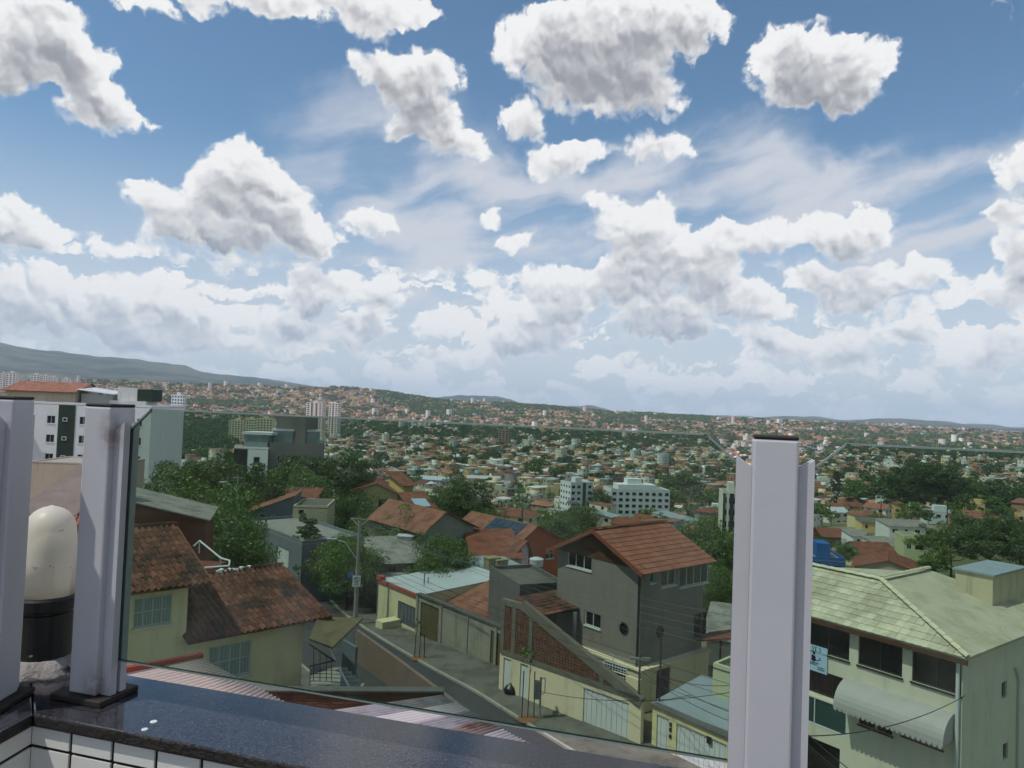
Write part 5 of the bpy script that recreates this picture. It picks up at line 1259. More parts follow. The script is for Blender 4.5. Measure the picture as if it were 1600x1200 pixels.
b = MB(); b.box(.1, 2., sw_.H + 2.01, 3.4, 5.2, sw_.H + 2.3); b.box(4.4, 2.3, sw_.H + 2.01, 7.5, 6.2, sw_.H + 2.3); b.build('room_roof', M_ALU, sw_.root); flatten(sw_.root)
mdk = bld('dark_small_block', 'small dark blue-grey building with a white roof terrace in the trees', 'building', P(261, 728, 175), 0, (292,), 6, CZ - 34, mat('slate_plaster', '4c5560', .9, var=.08)); mdk.win('F', 2.0, mdk.H - 1.4, 2.5, mdk.H - .8, n=1); mdk.win('F', 2.0, mdk.H - 3., 2.5, mdk.H - 2.3, n=1); mdk.flat_roof(M_METALW, .5, pm=paint('cfd2d0')); mdk.walls()

# ------------------------------------------------------------------ landmarks of the valley
def tower(name, label, px, pw, ytop, d, zb, ang, storeys, cols, wallm, depth=None, trim=None, cat='apartment block', stripe=None, sidecols=3, group=None, wm=None):
    A = P(px, ytop, d); t = bld(name, label, cat, A, ang, (px + pw,), depth or 10, zb, wallm, group=group); st_ = (t.H - 1) / storeys
    b = MB(); T = t.T('F'); TR = t.T('R'); TL = t.T('L')
    for r in range(storeys):
        for i in range(cols):
            u = t.W * (i + .5) / cols; w2 = t.W / cols * .27; v = 1 + r * st_
            bb = MB(); bb.box(u - w2, .01, v + st_ * .25, u + w2, .06, v + st_ * .72, T); bb.build('window', wm or M_PANE, t.root)
        for i in range(sidecols):
            u = t.D * (i + .5) / sidecols; w2 = t.D / sidecols * .2; v = 1 + r * st_
            if ang > 3: bb = MB(); bb.box(u - w2, .01, v + st_ * .3, u + w2, .06, v + st_ * .7, TL); bb.build('window', wm or M_PANE, t.root)
            if ang < -3: bb = MB(); bb.box(u - w2, .01, v + st_ * .3, u + w2, .06, v + st_ * .7, TR); bb.build('window', wm or M_PANE, t.root)
    if stripe:
        for (f0, f1, m_) in stripe: bb = MB(); bb.box(t.W * f0, .07, 0, t.W * f1, .3, t.H + .3, T); bb.build('facade_stripe', m_, t.root)
    t.flat_roof(M_CONC, .6); t.walls()
    b = MB(); b.box(t.W * .35, t.D * .3, t.H + .1, t.W * .65, t.D * .7, t.H + .1 + st_ * .9); b.build('tank_room', wallm, t.root)
    return t
WP, WW = paint('dccfc6', .1), paint('d6dadb', .1)
M_STR = mat('brown_stripe', '6d5648', .9, var=.05)
tower('apartment_tower', 'left and wider of the two tall pinkish apartment towers', 479, 25, 629, 1150, G(-320, 1150), -8, 16, 4, WP, 16, stripe=[(.30, .36, M_STR), (.62, .68, M_STR)])
tower('apartment_tower', 'right and narrower of the two tall pinkish apartment towers', 514, 14, 630, 1120, G(-290, 1120), -10, 17, 3, WP, 14, stripe=[(.44, .52, M_STR)])
for i, (px, pw, yt) in enumerate(((358, 22, 657), (381, 20, 655), (402, 24, 654))):
    tower('cream_tower', '%s of three adjoining cream apartment blocks beyond the grey modern block' % ('left', 'middle', 'right')[i], px, pw, yt, 860, G(-320, 860), 6, 10, 5, paint('cfc9a8', .1), 16, group='cream apartment blocks', sidecols=2)
for i, (px, pw, yt) in enumerate(((0, 7, 583), (9, 16, 582), (48, 14, 585), (64, 11, 587), (76, 11, 589), (96, 13, 592))):
    tower('apartment_tower', '%s pale tower above the white block at the far left' % ('leftmost', 'second', 'third', 'fourth', 'fifth', 'sixth')[i], px, pw, yt, 1900, G(-1250, 1900), 5, 10, 3, paint('d8cfc8', .1), 14, group='pale towers at the far left', sidecols=1)
tower('white_slab', 'white block with dark windows amid the far brown hillside', 268, 18, 617, 1500, G(-690, 1500), -6, 6, 4, WW, 14, sidecols=2)
tower('thin_white_tower', 'slim white apartment tower with a dark vertical stripe in the valley', 892, 34, 756, 335, G(30, 335), 24, 6, 4, WW, 10, stripe=[(.55, .68, mat('navy_stripe', '2c3440', .8))], sidecols=4)
t = tower('white_apartments', 'wide white apartment building with rows of dark windows in the valley', 955, 92, 766, 345, G(55, 345), 8, 5, 9, WW, 14, sidecols=4)
b = MB(); b.box(4, 2, t.H + .1, t.W - 6, 11, t.H + 2.6); b.box(9, 4, t.H + 2.6, 16, 10, t.H + 5.2); b.build('roof_storey', WW, t.root)
tower('dark_glass_block', 'dark and white striped block left of the middle post', 1130, 30, 772, 225, G(65, 225), -10, 4, 4, paint('cfcfc0', .2), 12, stripe=[(.0, .12, M_ALUD), (.35, .55, M_ALUD)])
tower('brown_tower', 'lone brown and grey tower in the middle of the valley', 779, 16, 672, 1050, G(-20, 1050), -14, 8, 3, paint('8d7a6c', .1), 14)
MIDH = [  # px, width, y of the wall top, depth, angle, wall height, depth of house, wall colour, roof, label
    (1317, 48, 786, 330, 3, 6.0, 11, 'e0dcc6', 'hip_c', 'white two-storey house with a wide clay hip roof right of the middle post'),
    (1401, 70, 779, 305, -4, 6.0, 10, 'e2e2de', 'gab_c', 'white house with a long orange roof and an arched dark doorway'),
    (1412, 46, 793, 270, 2, 4.2, 8, 'cdbb84', 'hip_b', 'yellow house with a brown hip roof below the long orange roof'),
    (1520, 62, 773, 300, -3, 7.0, 11, 'dfe3d8', 'flat', 'white and grey flat-roofed house right of the long orange roof'),
    (1344, 44, 806, 250, 4, 4.6, 9, 'd2c79a', 'hip_c', 'cream house with a small clay hip roof beside the white two-storey house'),
    (1347, 72, 816, 228, -5, 3.4, 6, 'cdb878', 'shed_d', 'long yellow house with a flat dark roof edge in the right half'),
    (1296, 30, 800, 255, 10, 4.8, 8, 'd9d7cc', 'gab_w', 'small white gabled house near the right edge of the middle post'),
    (1272, 34, 750, 390, -6, 8, 12, 'cdd4cc', 'flat', 'pale two-storey flat building next to the middle post on its right'),
    (1267, 54, 875, 152, -8, 4.2, 9, '2f5f9a', 'flat', 'bright blue building with a pale flat roof right of the middle post'),
    (1378, 38, 854, 172, 5, 3.6, 7, 'ddd6b0', 'shed_g', 'small cream shed with a grey roof left of the light green cube house'),
    (1413, 32, 842, 180, -12, 5.6, 6, 'b7bd92', 'flat', 'light green cube house in front of the dark trees on the right'),
    (1345, 56, 865, 160, 0, 3.0, 8, 'c9c4a0', 'gab_b', 'low house with a brown roof and cream wall above the cream building'),
    (1333, 34, 838, 195, 2, 3.4, 6, 'd5d9d6', 'shed_g', 'small white house with two doors and a grey roof in the right half'),
    (1285, 48, 838, 205, 3, 3.0, 8, '6d3f34', 'gab_b', 'dark red roofed house right of the middle post'),
    (1365, 22, 748, 420, -8, 6, 9, 'e4ebef', 'flat', 'small bright white house with a blue band in front of dark trees'),
    (1390, 70, 822, 205, -3, 3.6, 9, 'cfd2cc', 'shed_g', 'long pale wall with a grey sheet roof in the right half'),
    (1500, 70, 808, 235, -6, 3.8, 9, 'a88a6a', 'hip_c', 'house with a broad orange roof before the trees at the right edge'),
    (1484, 36, 768, 330, 4, 4.2, 8, 'cfd0a8', 'gab_c', 'greenish house with an orange roof behind the long orange roof'),
    (1448, 50, 800, 262, -10, 4.6, 6, 'ced6d8', 'flat', 'pale blue-white wall right of the yellow house'),
    (1476, 44, 790, 285, -4, 3.4, 8, '7b4a3c', 'hip_b', 'dark brown hip roof right of the yellow house'),
    (1030, 34, 752, 405, 6, 7.5, 10, 'd7dba6', 'flat', 'yellow-green house with a roof room behind the wide white apartment building'),
    (1078, 22, 763, 400, -10, 5, 8, 'e2e8ea', 'gab_w', 'small bright white house between the white apartments and the middle post'),
    (1108, 24, 796, 270, -6, 6, 8, 'cfe0cc', 'flat', 'mint house front left of the dark striped block'),
    (1066, 30, 812, 260, -3, 3, 6, 'a2603c', 'flat', 'raw orange brick wall right of the wide white apartment building'),
    (1040, 32, 808, 285, 6, 4, 9, 'c9cfc8', 'gab_c', 'pale house with clay roof right of the wide white apartment building'),
    (922, 24, 790, 300, 4, 6.5, 9, 'd2d2b0', 'flat', 'cream building between the two white apartment buildings'),
    (920, 48, 810, 250, -4, 4.6, 9, 'd6d3ba', 'flat', 'long low cream building below the gap of the white apartment buildings'),
    (872, 26, 790, 290, 14, 7, 9, 'cdd0b4', 'flat', 'pale building at the left foot of the slim white tower'),
    (855, 32, 762, 400, -5, 8, 10, 'b9a878', 'flat', 'ochre building with a green-grey top left of the slim white tower'),
    (820, 22, 756, 430, 3, 7, 9, 'd6d6a8', 'flat', 'pale yellow block in the middle of the valley'),
    (784, 20, 756, 420, -6, 6, 9, 'c2cfd4', 'hip_t', 'house with a blue front and a pale roof in the middle of the valley'),
    (645, 60, 748, 430, -12, 6, 18, 'aeb6ba', 'shed_w', 'long blue-grey warehouse right of the yellow tower house'),
    (690, 42, 752, 420, 4, 7, 10, '8d8d8a', 'flat', 'dark grey flat building behind the large pine-like tree'),
    (730, 52, 747, 440, 2, 5, 14, 'c9ced0', 'shed_w', 'white-roofed hall above the large pine-like tree'),
    (740, 22, 760, 380, 6, 8, 9, 'b9bcba', 'flat', 'grey apartment house with balconies right of the large pine-like tree'),
    (765, 26, 764, 370, -5, 7, 9, 'c4bfa2', 'flat', 'beige apartment house in the middle of the valley'),
    (770, 34, 780, 320, 4, 3.6, 9, 'c98a5c', 'hip_c', 'cluster house with light orange roofs below the valley middle'),
    (770, 22, 794, 260, -4, 4.0, 7, 'd0d2cc', 'gab_c', 'small white-walled house above the solar panels'),
    (805, 26, 806, 200, 20, 4, 7, 'a99a72', 'gab_b', 'small house with a yellow-brown gable roof above the solar panels'),
]
ROOFM = {'c': M_TILEF, 'b': M_TILEB, 'g': M_FIB, 'd': M_FIBD, 'w': M_METALW, 't': M_METALB}
MIDREG = []
for (px, pw, yt, d, ang, h, dep, colr, rt, lab) in MIDH:
    lo_d, hi_d = d * .5, d * 1.7                 # slide along the sight line until the house stands on the ground
    for _ in range(40):
        d = (lo_d + hi_d) / 2; A = P(px + pw / 2, yt, d)
        if A.z - h > G(A.x, A.y + dep / 2): lo_d = d
        else: hi_d = d
    A = P(px, yt, d); t = bld('house', lab, 'house', A, ang, (px + pw,), dep, A.z - h, paint(colr, .25)); rm = ROOFM[rt.split('_')[1]] if '_' in rt else M_CONC
    gz = min(G(t.Wd((x_, y_, 0)).x, t.Wd((x_, y_, 0)).y) for x_ in (0, t.W) for y_ in (0, t.D))
    if gz < t.o.z: t.H += t.o.z - gz + .3; t.o.z = gz - .3; t.root.location = t.o
    ns = max(1, int(round(h / 3))); nw = max(2, int(t.W / 2.6))
    for r in range(ns):
        for i in range(nw):
            if random.random() < .12: continue
            u = t.W * (i + .5) / nw; v1_ = t.H - .7 - r * 2.9; ww_ = random.choice((.4, .55, .75)); t.win('F', u - ww_, v1_ - 1.15, u + ww_, v1_, n=2, sill=False, frame=random.choice((M_ALU, M_ALUD, M_WOOD)))
    if rt.startswith('hip'): t.hip_roof(min(t.W, t.D) * .22, rm)
    elif rt.startswith('gab'): t.gable_roof(t.D * .2, rm, 'x', .5)
    elif rt.startswith('shed'): t.shed_roof(.8, rm, 'B', .3)
    else:
        t.flat_roof(rm, .5)
        if random.random() < .7: b = MB(); b.box(t.W * .3, t.D * .3, t.H + .1, t.W * .7, t.D * .75, t.H + 2.4); b.build('roof_room', t.wm, t.root)
    t.walls()

# ------------------------------------------------------------------ trees
def crown_arrays(rx, ry, rz, ncl, per, leaf, seed, flat=0., low=-.35):
    """leaf quads in clumps through an uneven crown; centre of the crown at the origin"""
    r = np.random.RandomState(seed); cs = []
    while len(cs) < ncl:
        v = r.normal(size=3); v /= np.linalg.norm(v)
        if v[2] < low and r.rand() < .85: continue
        k = r.uniform(.45, 1.0) ** .6; wob = 1 + .22 * math.sin(3 * math.atan2(v[1], v[0]) + seed) + .15 * r.normal()
        p = v * k * wob
        if flat: p[2] = round(p[2] / flat) * flat + r.normal() * .04
        cs.append(p * (rx, ry, rz))
    cs = np.array(cs); cr = min(rx, rz) * r.uniform(.24, .42, len(cs))
    n = ncl * per; ci = np.repeat(np.arange(ncl), per)
    d = r.normal(size=(n, 3)); d /= np.linalg.norm(d, axis=1)[:, None]; d[:, 2] *= .62
    c = cs[ci] + d * (cr[ci] * r.uniform(.35, 1., n) ** .5)[:, None]
    nr = d + r.normal(size=(n, 3)) * .55 + np.array([0, 0, .35]); nr /= np.linalg.norm(nr, axis=1)[:, None]
    t = np.cross(nr, r.normal(size=(n, 3))); t /= np.linalg.norm(t, axis=1)[:, None]; b_ = np.cross(nr, t)
    s = leaf * r.uniform(.6, 1.35, n)[:, None]
    v = np.stack([c - t * s, c - b_ * s * .55, c + t * s, c + b_ * s * .55], 1).reshape(-1, 3)
    rnd = np.clip(r.rand(ncl)[ci] * .7 + r.rand(n) * .3, 0, 1)
    return v, np.arange(n * 4).reshape(-1, 4), rnd
def mesh_np(name, v, f, mats, attr=None, col=None, fmat=None):
    me = bpy.data.meshes.new(name); me.vertices.add(len(v)); me.vertices.foreach_set('co', np.asarray(v, np.float32).ravel())
    nf = len(f); k = f.shape[1]; me.loops.add(nf * k); me.loops.foreach_set('vertex_index', f.astype(np.int32).ravel())
    me.polygons.add(nf); me.polygons.foreach_set('loop_start', np.arange(0, nf * k, k, dtype=np.int32))
    for m in mats: me.materials.append(m)
    if fmat is not None: me.polygons.foreach_set('material_index', fmat.astype(np.int32))
    if attr is not None: a = me.attributes.new('rnd', 'FLOAT', 'FACE'); a.data.foreach_set('value', attr.astype(np.float32))
    if col is not None:
        a = me.color_attributes.new('col', 'FLOAT_COLOR', 'CORNER'); c4 = np.ones((nf, k, 4), np.float32); c4[:, :, :3] = col[:, None, :]; a.data.foreach_set('color', c4.ravel())
    me.update(); me.validate(); return me
def trunk_mesh(h, r, seed, spread, top):
    rr = random.Random(seed); b = MB(); p = Vector((0, 0, -.6)); d = Vector((rr.uniform(-.06, .06), rr.uniform(-.06, .06), 1)); n = 5
    for i in range(n):
        q = p + d * ((h + .6) / n) + Vector((rr.uniform(-.05, .05), rr.uniform(-.05, .05), 0)) * h * .1; b.tube(p, q, r * (1 - i / n * .55), r * (1 - (i + 1) / n * .55), 7, False); p = q
        if i >= 2:
            for _ in range(2):
                a = rr.uniform(0, 6.28); e = p + Vector((math.cos(a) * spread * rr.uniform(.5, .9), math.sin(a) * spread * rr.uniform(.5, .9), top * rr.uniform(.2, .6)))
                m_ = (p + e) / 2 + Vector((0, 0, -.05 * h)); b.tube(p, m_, r * .38, r * .26, 5, False); b.tube(m_, e, r * .26, r * .08, 5, False)
    return b.mesh('trunk', M_BARK, True)
PROTO = {}
def proto(kind, seed, hi):
    key = (kind, seed, hi)
    if key in PROTO: return PROTO[key]
    # unit trees: about 1 m tall crown radius scaled by the caller; sizes in metres for a 10 m tree
    k = {'round': (4.2, 4.2, 3.6, 0, L_MID, 5.4), 'broad': (5.6, 5.2, 3.0, 0, L_MID, 5.6), 'dark': (4.4, 4.2, 4.0, 0, L_DARK, 5.0), 'layer': (6.2, 5.6, 2.8, .42, L_DARK, 6.0), 'pine': (3.4, 3.4, 5.2, .22, L_DARK, 5.2), 'light': (4.4, 4.4, 3.4, 0, L_LIGHT, 5.2), 'cypress': (1.1, 1.1, 5.0, 0, L_DARK, 5.2), 'bush': (5.0, 4.8, 4.4, 0, L_MID, 3.6)}[kind]
    ncl, per, leaf = {2: (150, 150, .135), 1: (90, 60, .26), 0: (38, 18, .55)}[hi]
    if kind == 'cypress': leaf *= .6
    v, f, r = crown_arrays(k[0], k[1], k[2], ncl, per, leaf, seed * 7 + len(kind), k[3])
    v[:, 2] += k[5] + (k[2] * .55 if kind in ('pine', 'cypress') else k[2] * .35)
    cm = mesh_np('crown', v, f, [k[4]], r); tm_ = trunk_mesh(k[5] * 1.15, .24, seed, k[0] * .75, k[2])
    PROTO[key] = (tm_, cm); return PROTO[key]
TREES = []
def tree(kind, x, y, h, label, seed=1, hi=1, wid=1., group=None, name='tree', z=None):
    z = G(x, y) if z is None else z; s = h / 10.
    t = thing(name, label, 'tree', (x, y, z), RNG.rand() * 6.28, group); t.scale = (s * wid, s * wid, s)
    tm_, cm = proto(kind, seed, hi); link('trunk', tm_, t); link('crown', cm, t); TREES.append(t); return t
def tree_px(kind, px, ybase, ytop, d, label, **k):
    """tree whose top shows at ytop, standing on the ground below at depth d"""
    p = P(px, ytop, d); z = G(p.x, p.y); h = max(p.z - z, 2.) / {'pine': 1.27, 'cypress': 1.27, 'layer': .98, 'broad': 1.02, 'bush': .96}.get(kind, 1.05)
    use(p.x, p.y, 2.5); return tree(kind, p.x, p.y, h, label, **k)
T = tree_px
T('layer', 335, 0, 722, 92, 'broad layered tree before the grey modern block', seed=1, hi=2, wid=.95)
T('dark', 388, 0, 742, 90, 'dark round tree at the foot of the grey modern block', seed=2, hi=2, wid=.8)
T('bush', 300, 0, 762, 60, 'leafy tree above the red-brown wall', seed=3, hi=2, wid=.95)
T('bush', 348, 0, 792, 56, 'bushy tree filling the gap right of the red-brown wall', seed=4, hi=2, wid=.8)
T('round', 455, 0, 727, 104, 'left of three tall green trees right of the grey modern block', seed=5, hi=2, wid=.95)
T('layer', 500, 0, 716, 108, 'tallest green tree right of the grey modern block', seed=6, hi=2, wid=.9)
T('light', 538, 0, 735, 112, 'paler green tree between the tall trees and the yellow house', seed=7, hi=2, wid=.8)
T('round', 480, 0, 752, 98, 'round tree in front of the tall green trees', seed=3, hi=2, wid=.9)
T('dark', 590, 0, 786, 92, 'dark tree in front of the yellow house', seed=8, hi=2, wid=.9)
T('round', 540, 0, 775, 94, 'tree left of the yellow house front', seed=5, hi=2, wid=.7)
T('broad', 645, 0, 798, 84, 'low broad tree above the orange tile roof', seed=4, hi=2, wid=.8)
T('bush', 598, 0, 806, 78, 'dark bushy tree right of the street pole top', seed=4, hi=2, wid=.8)
T('bush', 640, 0, 806, 75, 'bushy tree left of the grey gable roof', seed=12, hi=2, wid=.75)
T('pine', 725, 0, 757, 105, 'large pine-like tree in the middle distance', seed=9, hi=2, wid=1.15)
T('pine', 690, 0, 782, 100, 'smaller pine-like tree left of the large one', seed=10, hi=2, wid=1.)
T('dark', 760, 0, 795, 98, 'dark tree right of the large pine-like tree', seed=2, hi=2, wid=.75)
T('light', 528, 0, 836, 66, 'feathery pale green tree beside the street pole, upper left', seed=11, hi=2, wid=.85)
T('bush', 546, 0, 846, 62.5, 'big leafy street tree right behind the pole', seed=12, hi=2, wid=.8)
T('bush', 694, 0, 838, 63, 'rounded dark shrub tree against the grey gable wall', seed=13, hi=2, wid=.8)
T('cypress', 483, 0, 808, 68, 'slim young cypress by the beige block house', seed=14, hi=1, wid=1.6)
T('round', 870, 0, 803, 120, 'tree behind the orange-red house', seed=12, hi=2, wid=.75)
T('dark', 905, 0, 796, 130, 'darker tree behind the left end of the grey house roof', seed=13, hi=2, wid=.8)
T('round', 1105, 0, 818, 75, 'green tree behind the right end of the grey house roof', seed=3, hi=2, wid=.85)
T('broad', 1140, 0, 835, 82, 'tree right behind the middle post, left side', seed=4, hi=2, wid=.8)
T('bush', 1128, 0, 888, 58, 'bright bush tree beside the right wall of the grey house', seed=7, hi=2, wid=.8)
T('layer', 1442, 0, 722, 325, 'tall spreading dark tree on the right skyline of roofs', seed=1, hi=2, wid=1.)
for i, (px, yt, d) in enumerate(((1392, 738, 330), (1412, 745, 325), (1430, 748, 322), (1470, 738, 330), (1492, 752, 325), (1520, 752, 340), (1548, 750, 350), (1575, 754, 345))):
    T('dark', px, 0, yt, d, '%s dark tree in the row behind the long orange roof' % ('first', 'second', 'third', 'fourth', 'fifth', 'sixth', 'seventh', 'eighth')[i], seed=2 + i % 3, hi=1, wid=1., group='dark trees behind the orange roofs')
T('broad', 1488, 0, 822, 120, 'wide dark tree above the cream building, left one', seed=6, hi=2, wid=1.05)
T('layer', 1548, 0, 816, 112, 'large dark tree at the right edge above the cream building', seed=12, hi=2, wid=1.0)
T('dark', 1597, 0, 812, 118, 'dark tree cut by the right edge of the picture', seed=13, hi=2, wid=1.)
T('round', 1320, 0, 848, 130, 'tree right of the bright blue building', seed=12, hi=2, wid=.8)
T('dark', 1286, 0, 838, 165, 'dark tree behind the bright blue building', seed=2, hi=1, wid=.9)
T('round', 1360, 0, 835, 170, 'small round tree left of the cream shed', seed=3, hi=1, wid=.7)
T('cypress', 1307, 0, 735, 345, 'tall slim cypress right of the middle post', seed=14, hi=1, wid=1.)
T('round', 1340, 0, 752, 370, 'tree behind the white two-storey house', seed=5, hi=1)
T('dark', 910, 0, 788, 250, 'dark tree between the white apartment buildings', seed=2, hi=1)
T('dark', 935, 0, 765, 340, 'tree right of the slim white tower', seed=6, hi=1)
T('dark', 1062, 0, 735, 420, 'large dark tree behind the wide white apartment building', seed=8, hi=1, wid=1.3)
T('round', 1052, 0, 764, 370, 'tree in front of the yellow-green house', seed=5, hi=1)
T('dark', 1110, 0, 805, 240, 'dark round tree below the mint house', seed=13, hi=1, wid=1.2)
T('round', 1005, 0, 812, 250, 'tree at the foot of the wide white apartment building', seed=3, hi=1)

# ------------------------------------------------------------------ the town: lots on a loose grid
WALLS = ['d9d2bf', 'e3dfd6', 'cfc29a', 'c4a36f', 'b06a48', 'a89d8c', '9aa3a0', 'd2b88f', 'c8cfc6', '8e8a84', 'e6e4dd', 'b7795a', 'd8c9a4', 'a5735a']
WNAME = {'d9d2bf': 'cream', 'e3dfd6': 'white', 'cfc29a': 'pale yellow', 'c4a36f': 'ochre', 'b06a48': 'raw brick', 'a89d8c': 'grey-beige', '9aa3a0': 'grey', 'd2b88f': 'tan', 'c8cfc6': 'pale mint', '8e8a84': 'dark grey', 'e6e4dd': 'bright white', 'b7795a': 'orange-brown', 'd8c9a4': 'light cream', 'a5735a': 'brown'}
TILES = ['a8633f', 'b8744c', '96553a', '8d4a38', 'ad6a4a']; TREAL = {'a8633f': '92674f', 'b8744c': 'a3775d', '96553a': '805645', '8d4a38': '754c41', 'ad6a4a': '996d57', 'b06a48': 'a1775f', 'b7795a': 'a98670', 'a5735a': '957763'}; FLATS = ['8f8c86', 'b9b8b2', 'd8d8d4', '6f6b66', '9fb0b8', 'a19a8c']
M_PAL = {h: paint(TREAL.get(h, h), .35) for h in WALLS}
M_RP = {'a8633f': M_TILEF, 'b8744c': M_TILER, '96553a': M_TILEB, '8d4a38': M_TILEB, 'ad6a4a': M_TILEF, '8f8c86': M_FIB, 'b9b8b2': M_CONC, 'd8d8d4': M_METALW, '6f6b66': M_FIBD, '9fb0b8': M_METALB, 'a19a8c': M_CONC}
RNAME = {'a8633f': 'clay-tiled', 'b8744c': 'orange-tiled', '96553a': 'brown-tiled', '8d4a38': 'dark-red-tiled', 'ad6a4a': 'clay-tiled', '8f8c86': 'cement-roofed', 'b9b8b2': 'concrete-topped', 'd8d8d4': 'white-roofed', '6f6b66': 'dark-roofed', '9fb0b8': 'blue-grey-roofed', 'a19a8c': 'slab-roofed'}
def forest_zone(x, y):
    r = math.hypot(x, y); px = 800 + FPX * x / max(y, 1)
    if 248 < px < 368 and 640 < r < 1450: return .93
    if 1380 < px < 1640 and 300 < r < 420: return .6
    if 1075 < px < 1150 and 360 < r < 470: return .8
    if r > 1900:
        for a, b_, r0, r1, p_ in ((590, 720, 2300, 2950, .5), (770, 905, 2450, 2950, .85), (1000, 1115, 2400, 2950, .88), (1250, 1500, 1950, 2300, .8), (640, 760, 1950, 2300, .7), (300, 420, 2000, 2200, .7), (930, 1000, 2100, 2500, .6)):
            if a < px < b_ and r0 < r < r1: return p_
    if 1180 < r < 1520 and 520 < px < 1150: return .62
    if 1240 < r < 1650 and px > 1300: return .7
    n_ = math.sin(x * .021 + 1.3) * math.sin(y * .017 + .4) + .5 * math.sin(x * .051 - y * .043)
    return (.15 if r < 1500 else .10) + (.35 if n_ > .75 else 0)
UX = np.array([(u[0], u[1], u[2]) for u in USED])
def free(x, y, m_=4.5):
    d = np.hypot(UX[:, 0] - x, UX[:, 1] - y); return bool((d > UX[:, 2] + m_).all())
lots = []; tlots = []; rr = random.Random(5)
def scan(r0, r1, step, jit):
    ext = r1 + step; n = int(ext / step)
    for iy in range(0, n + 1):
        for ix in range(-n, n + 1):
            u, v = ix * step, (iy - n // 3) * step
            if ix % 6 == 0 or iy % 9 == 0: u += step * .2           # leave gaps that read as streets
            x0, y0 = u, v; c_, s_ = math.cos(rad(38)), math.sin(rad(38))
            yield u, v
def gen(r0, r1, sx, sy):
    out = []; N = int(r1 * 1.5 / min(sx, sy)); c_, s_ = math.cos(rad(40)), math.sin(rad(40))
    for i in range(-N, N + 1):
        for j in range(-N, N + 1):
            u = i * sx + (i // 2) * 3.5; v = j * sy + (j // 7) * 6.
            u += rr.uniform(-1.2, 1.2); v += rr.uniform(-1.2, 1.2)
            x = u * c_ - v * s_; y = u * s_ + v * c_
            if y < r0 * .5: continue
            r = math.hypot(x, y)
            if r < r0 or r >= r1: continue
            if abs(x / y) > .735: continue
            out.append((x, y, r))
    return out
near = gen(118, 560, 13.5, 12.5)
for (x, y, r) in near:
    if not free(x, y): continue
    px_ = 800 + FPX * x / y
    if px_ > 1262 and 140 < r < 285:             # here the houses are set one by one
        if rr.random() < .10 and r < 200: tlots.append((x, y, r))
        continue
    if rr.random() < forest_zone(x, y): tlots.append((x, y, r))
    else: lots.append((x, y, r))
mid = gen(560, 1500, 13.6, 12.8); far = gen(1500, 3000, 15.5, 14.5)
# which lots can be seen: sort by distance, keep a coarse horizon per image column
def spec(x, y, r):
    ang = 40 + 25 * math.sin(x * .004 + 2) * math.cos(y * .003) + rr.uniform(-4, 4)
    if rr.random() < .5: ang -= 90
    w = rr.uniform(6.2, 10.5); d = rr.uniform(6.2, 9.5); st_ = rr.choices((1, 2, 3), (.50, .40, .10))[0]; h = st_ * 2.9 + .4
    wl_ = rr.choice(WALLS); tiled = rr.random() < (.5 if r > 190 else .75)
    if r < 190: st_ = 1; h = 3.1; wl_ = rr.choice(('cfc29a', 'a89d8c', '8e8a84', 'a5735a', 'd9d2bf'))
    rt = rr.choice(('gable', 'hip', 'gable', 'shed')) if tiled else rr.choice(('flat', 'flat', 'shed'))
    rc = rr.choice(TILES) if tiled else rr.choice(FLATS)
    return dict(x=x, y=y, r=r, ang=ang, w=w, d=d, h=h, st=st_, wall=wl_, rt=rt, rc=rc)
hs_ = [spec(*l) for l in lots]
vis = []; colmin = np.full(200, 1e9); rest_n = []
order = sorted(hs_, key=lambda s: s['r'])
for s in order:
    z = G(s['x'], s['y']); q = proj((s['x'], s['y'], z + s['h'])); q2 = proj((s['x'], s['y'], z))
    s['px'], s['py'], s['pyb'] = q[0], q[1], q2[1]
    if -20 < q[0] < 1620 and len(vis) < 215 and q[1] < 1190: vis.append(s)
    else: rest_n.append(s)
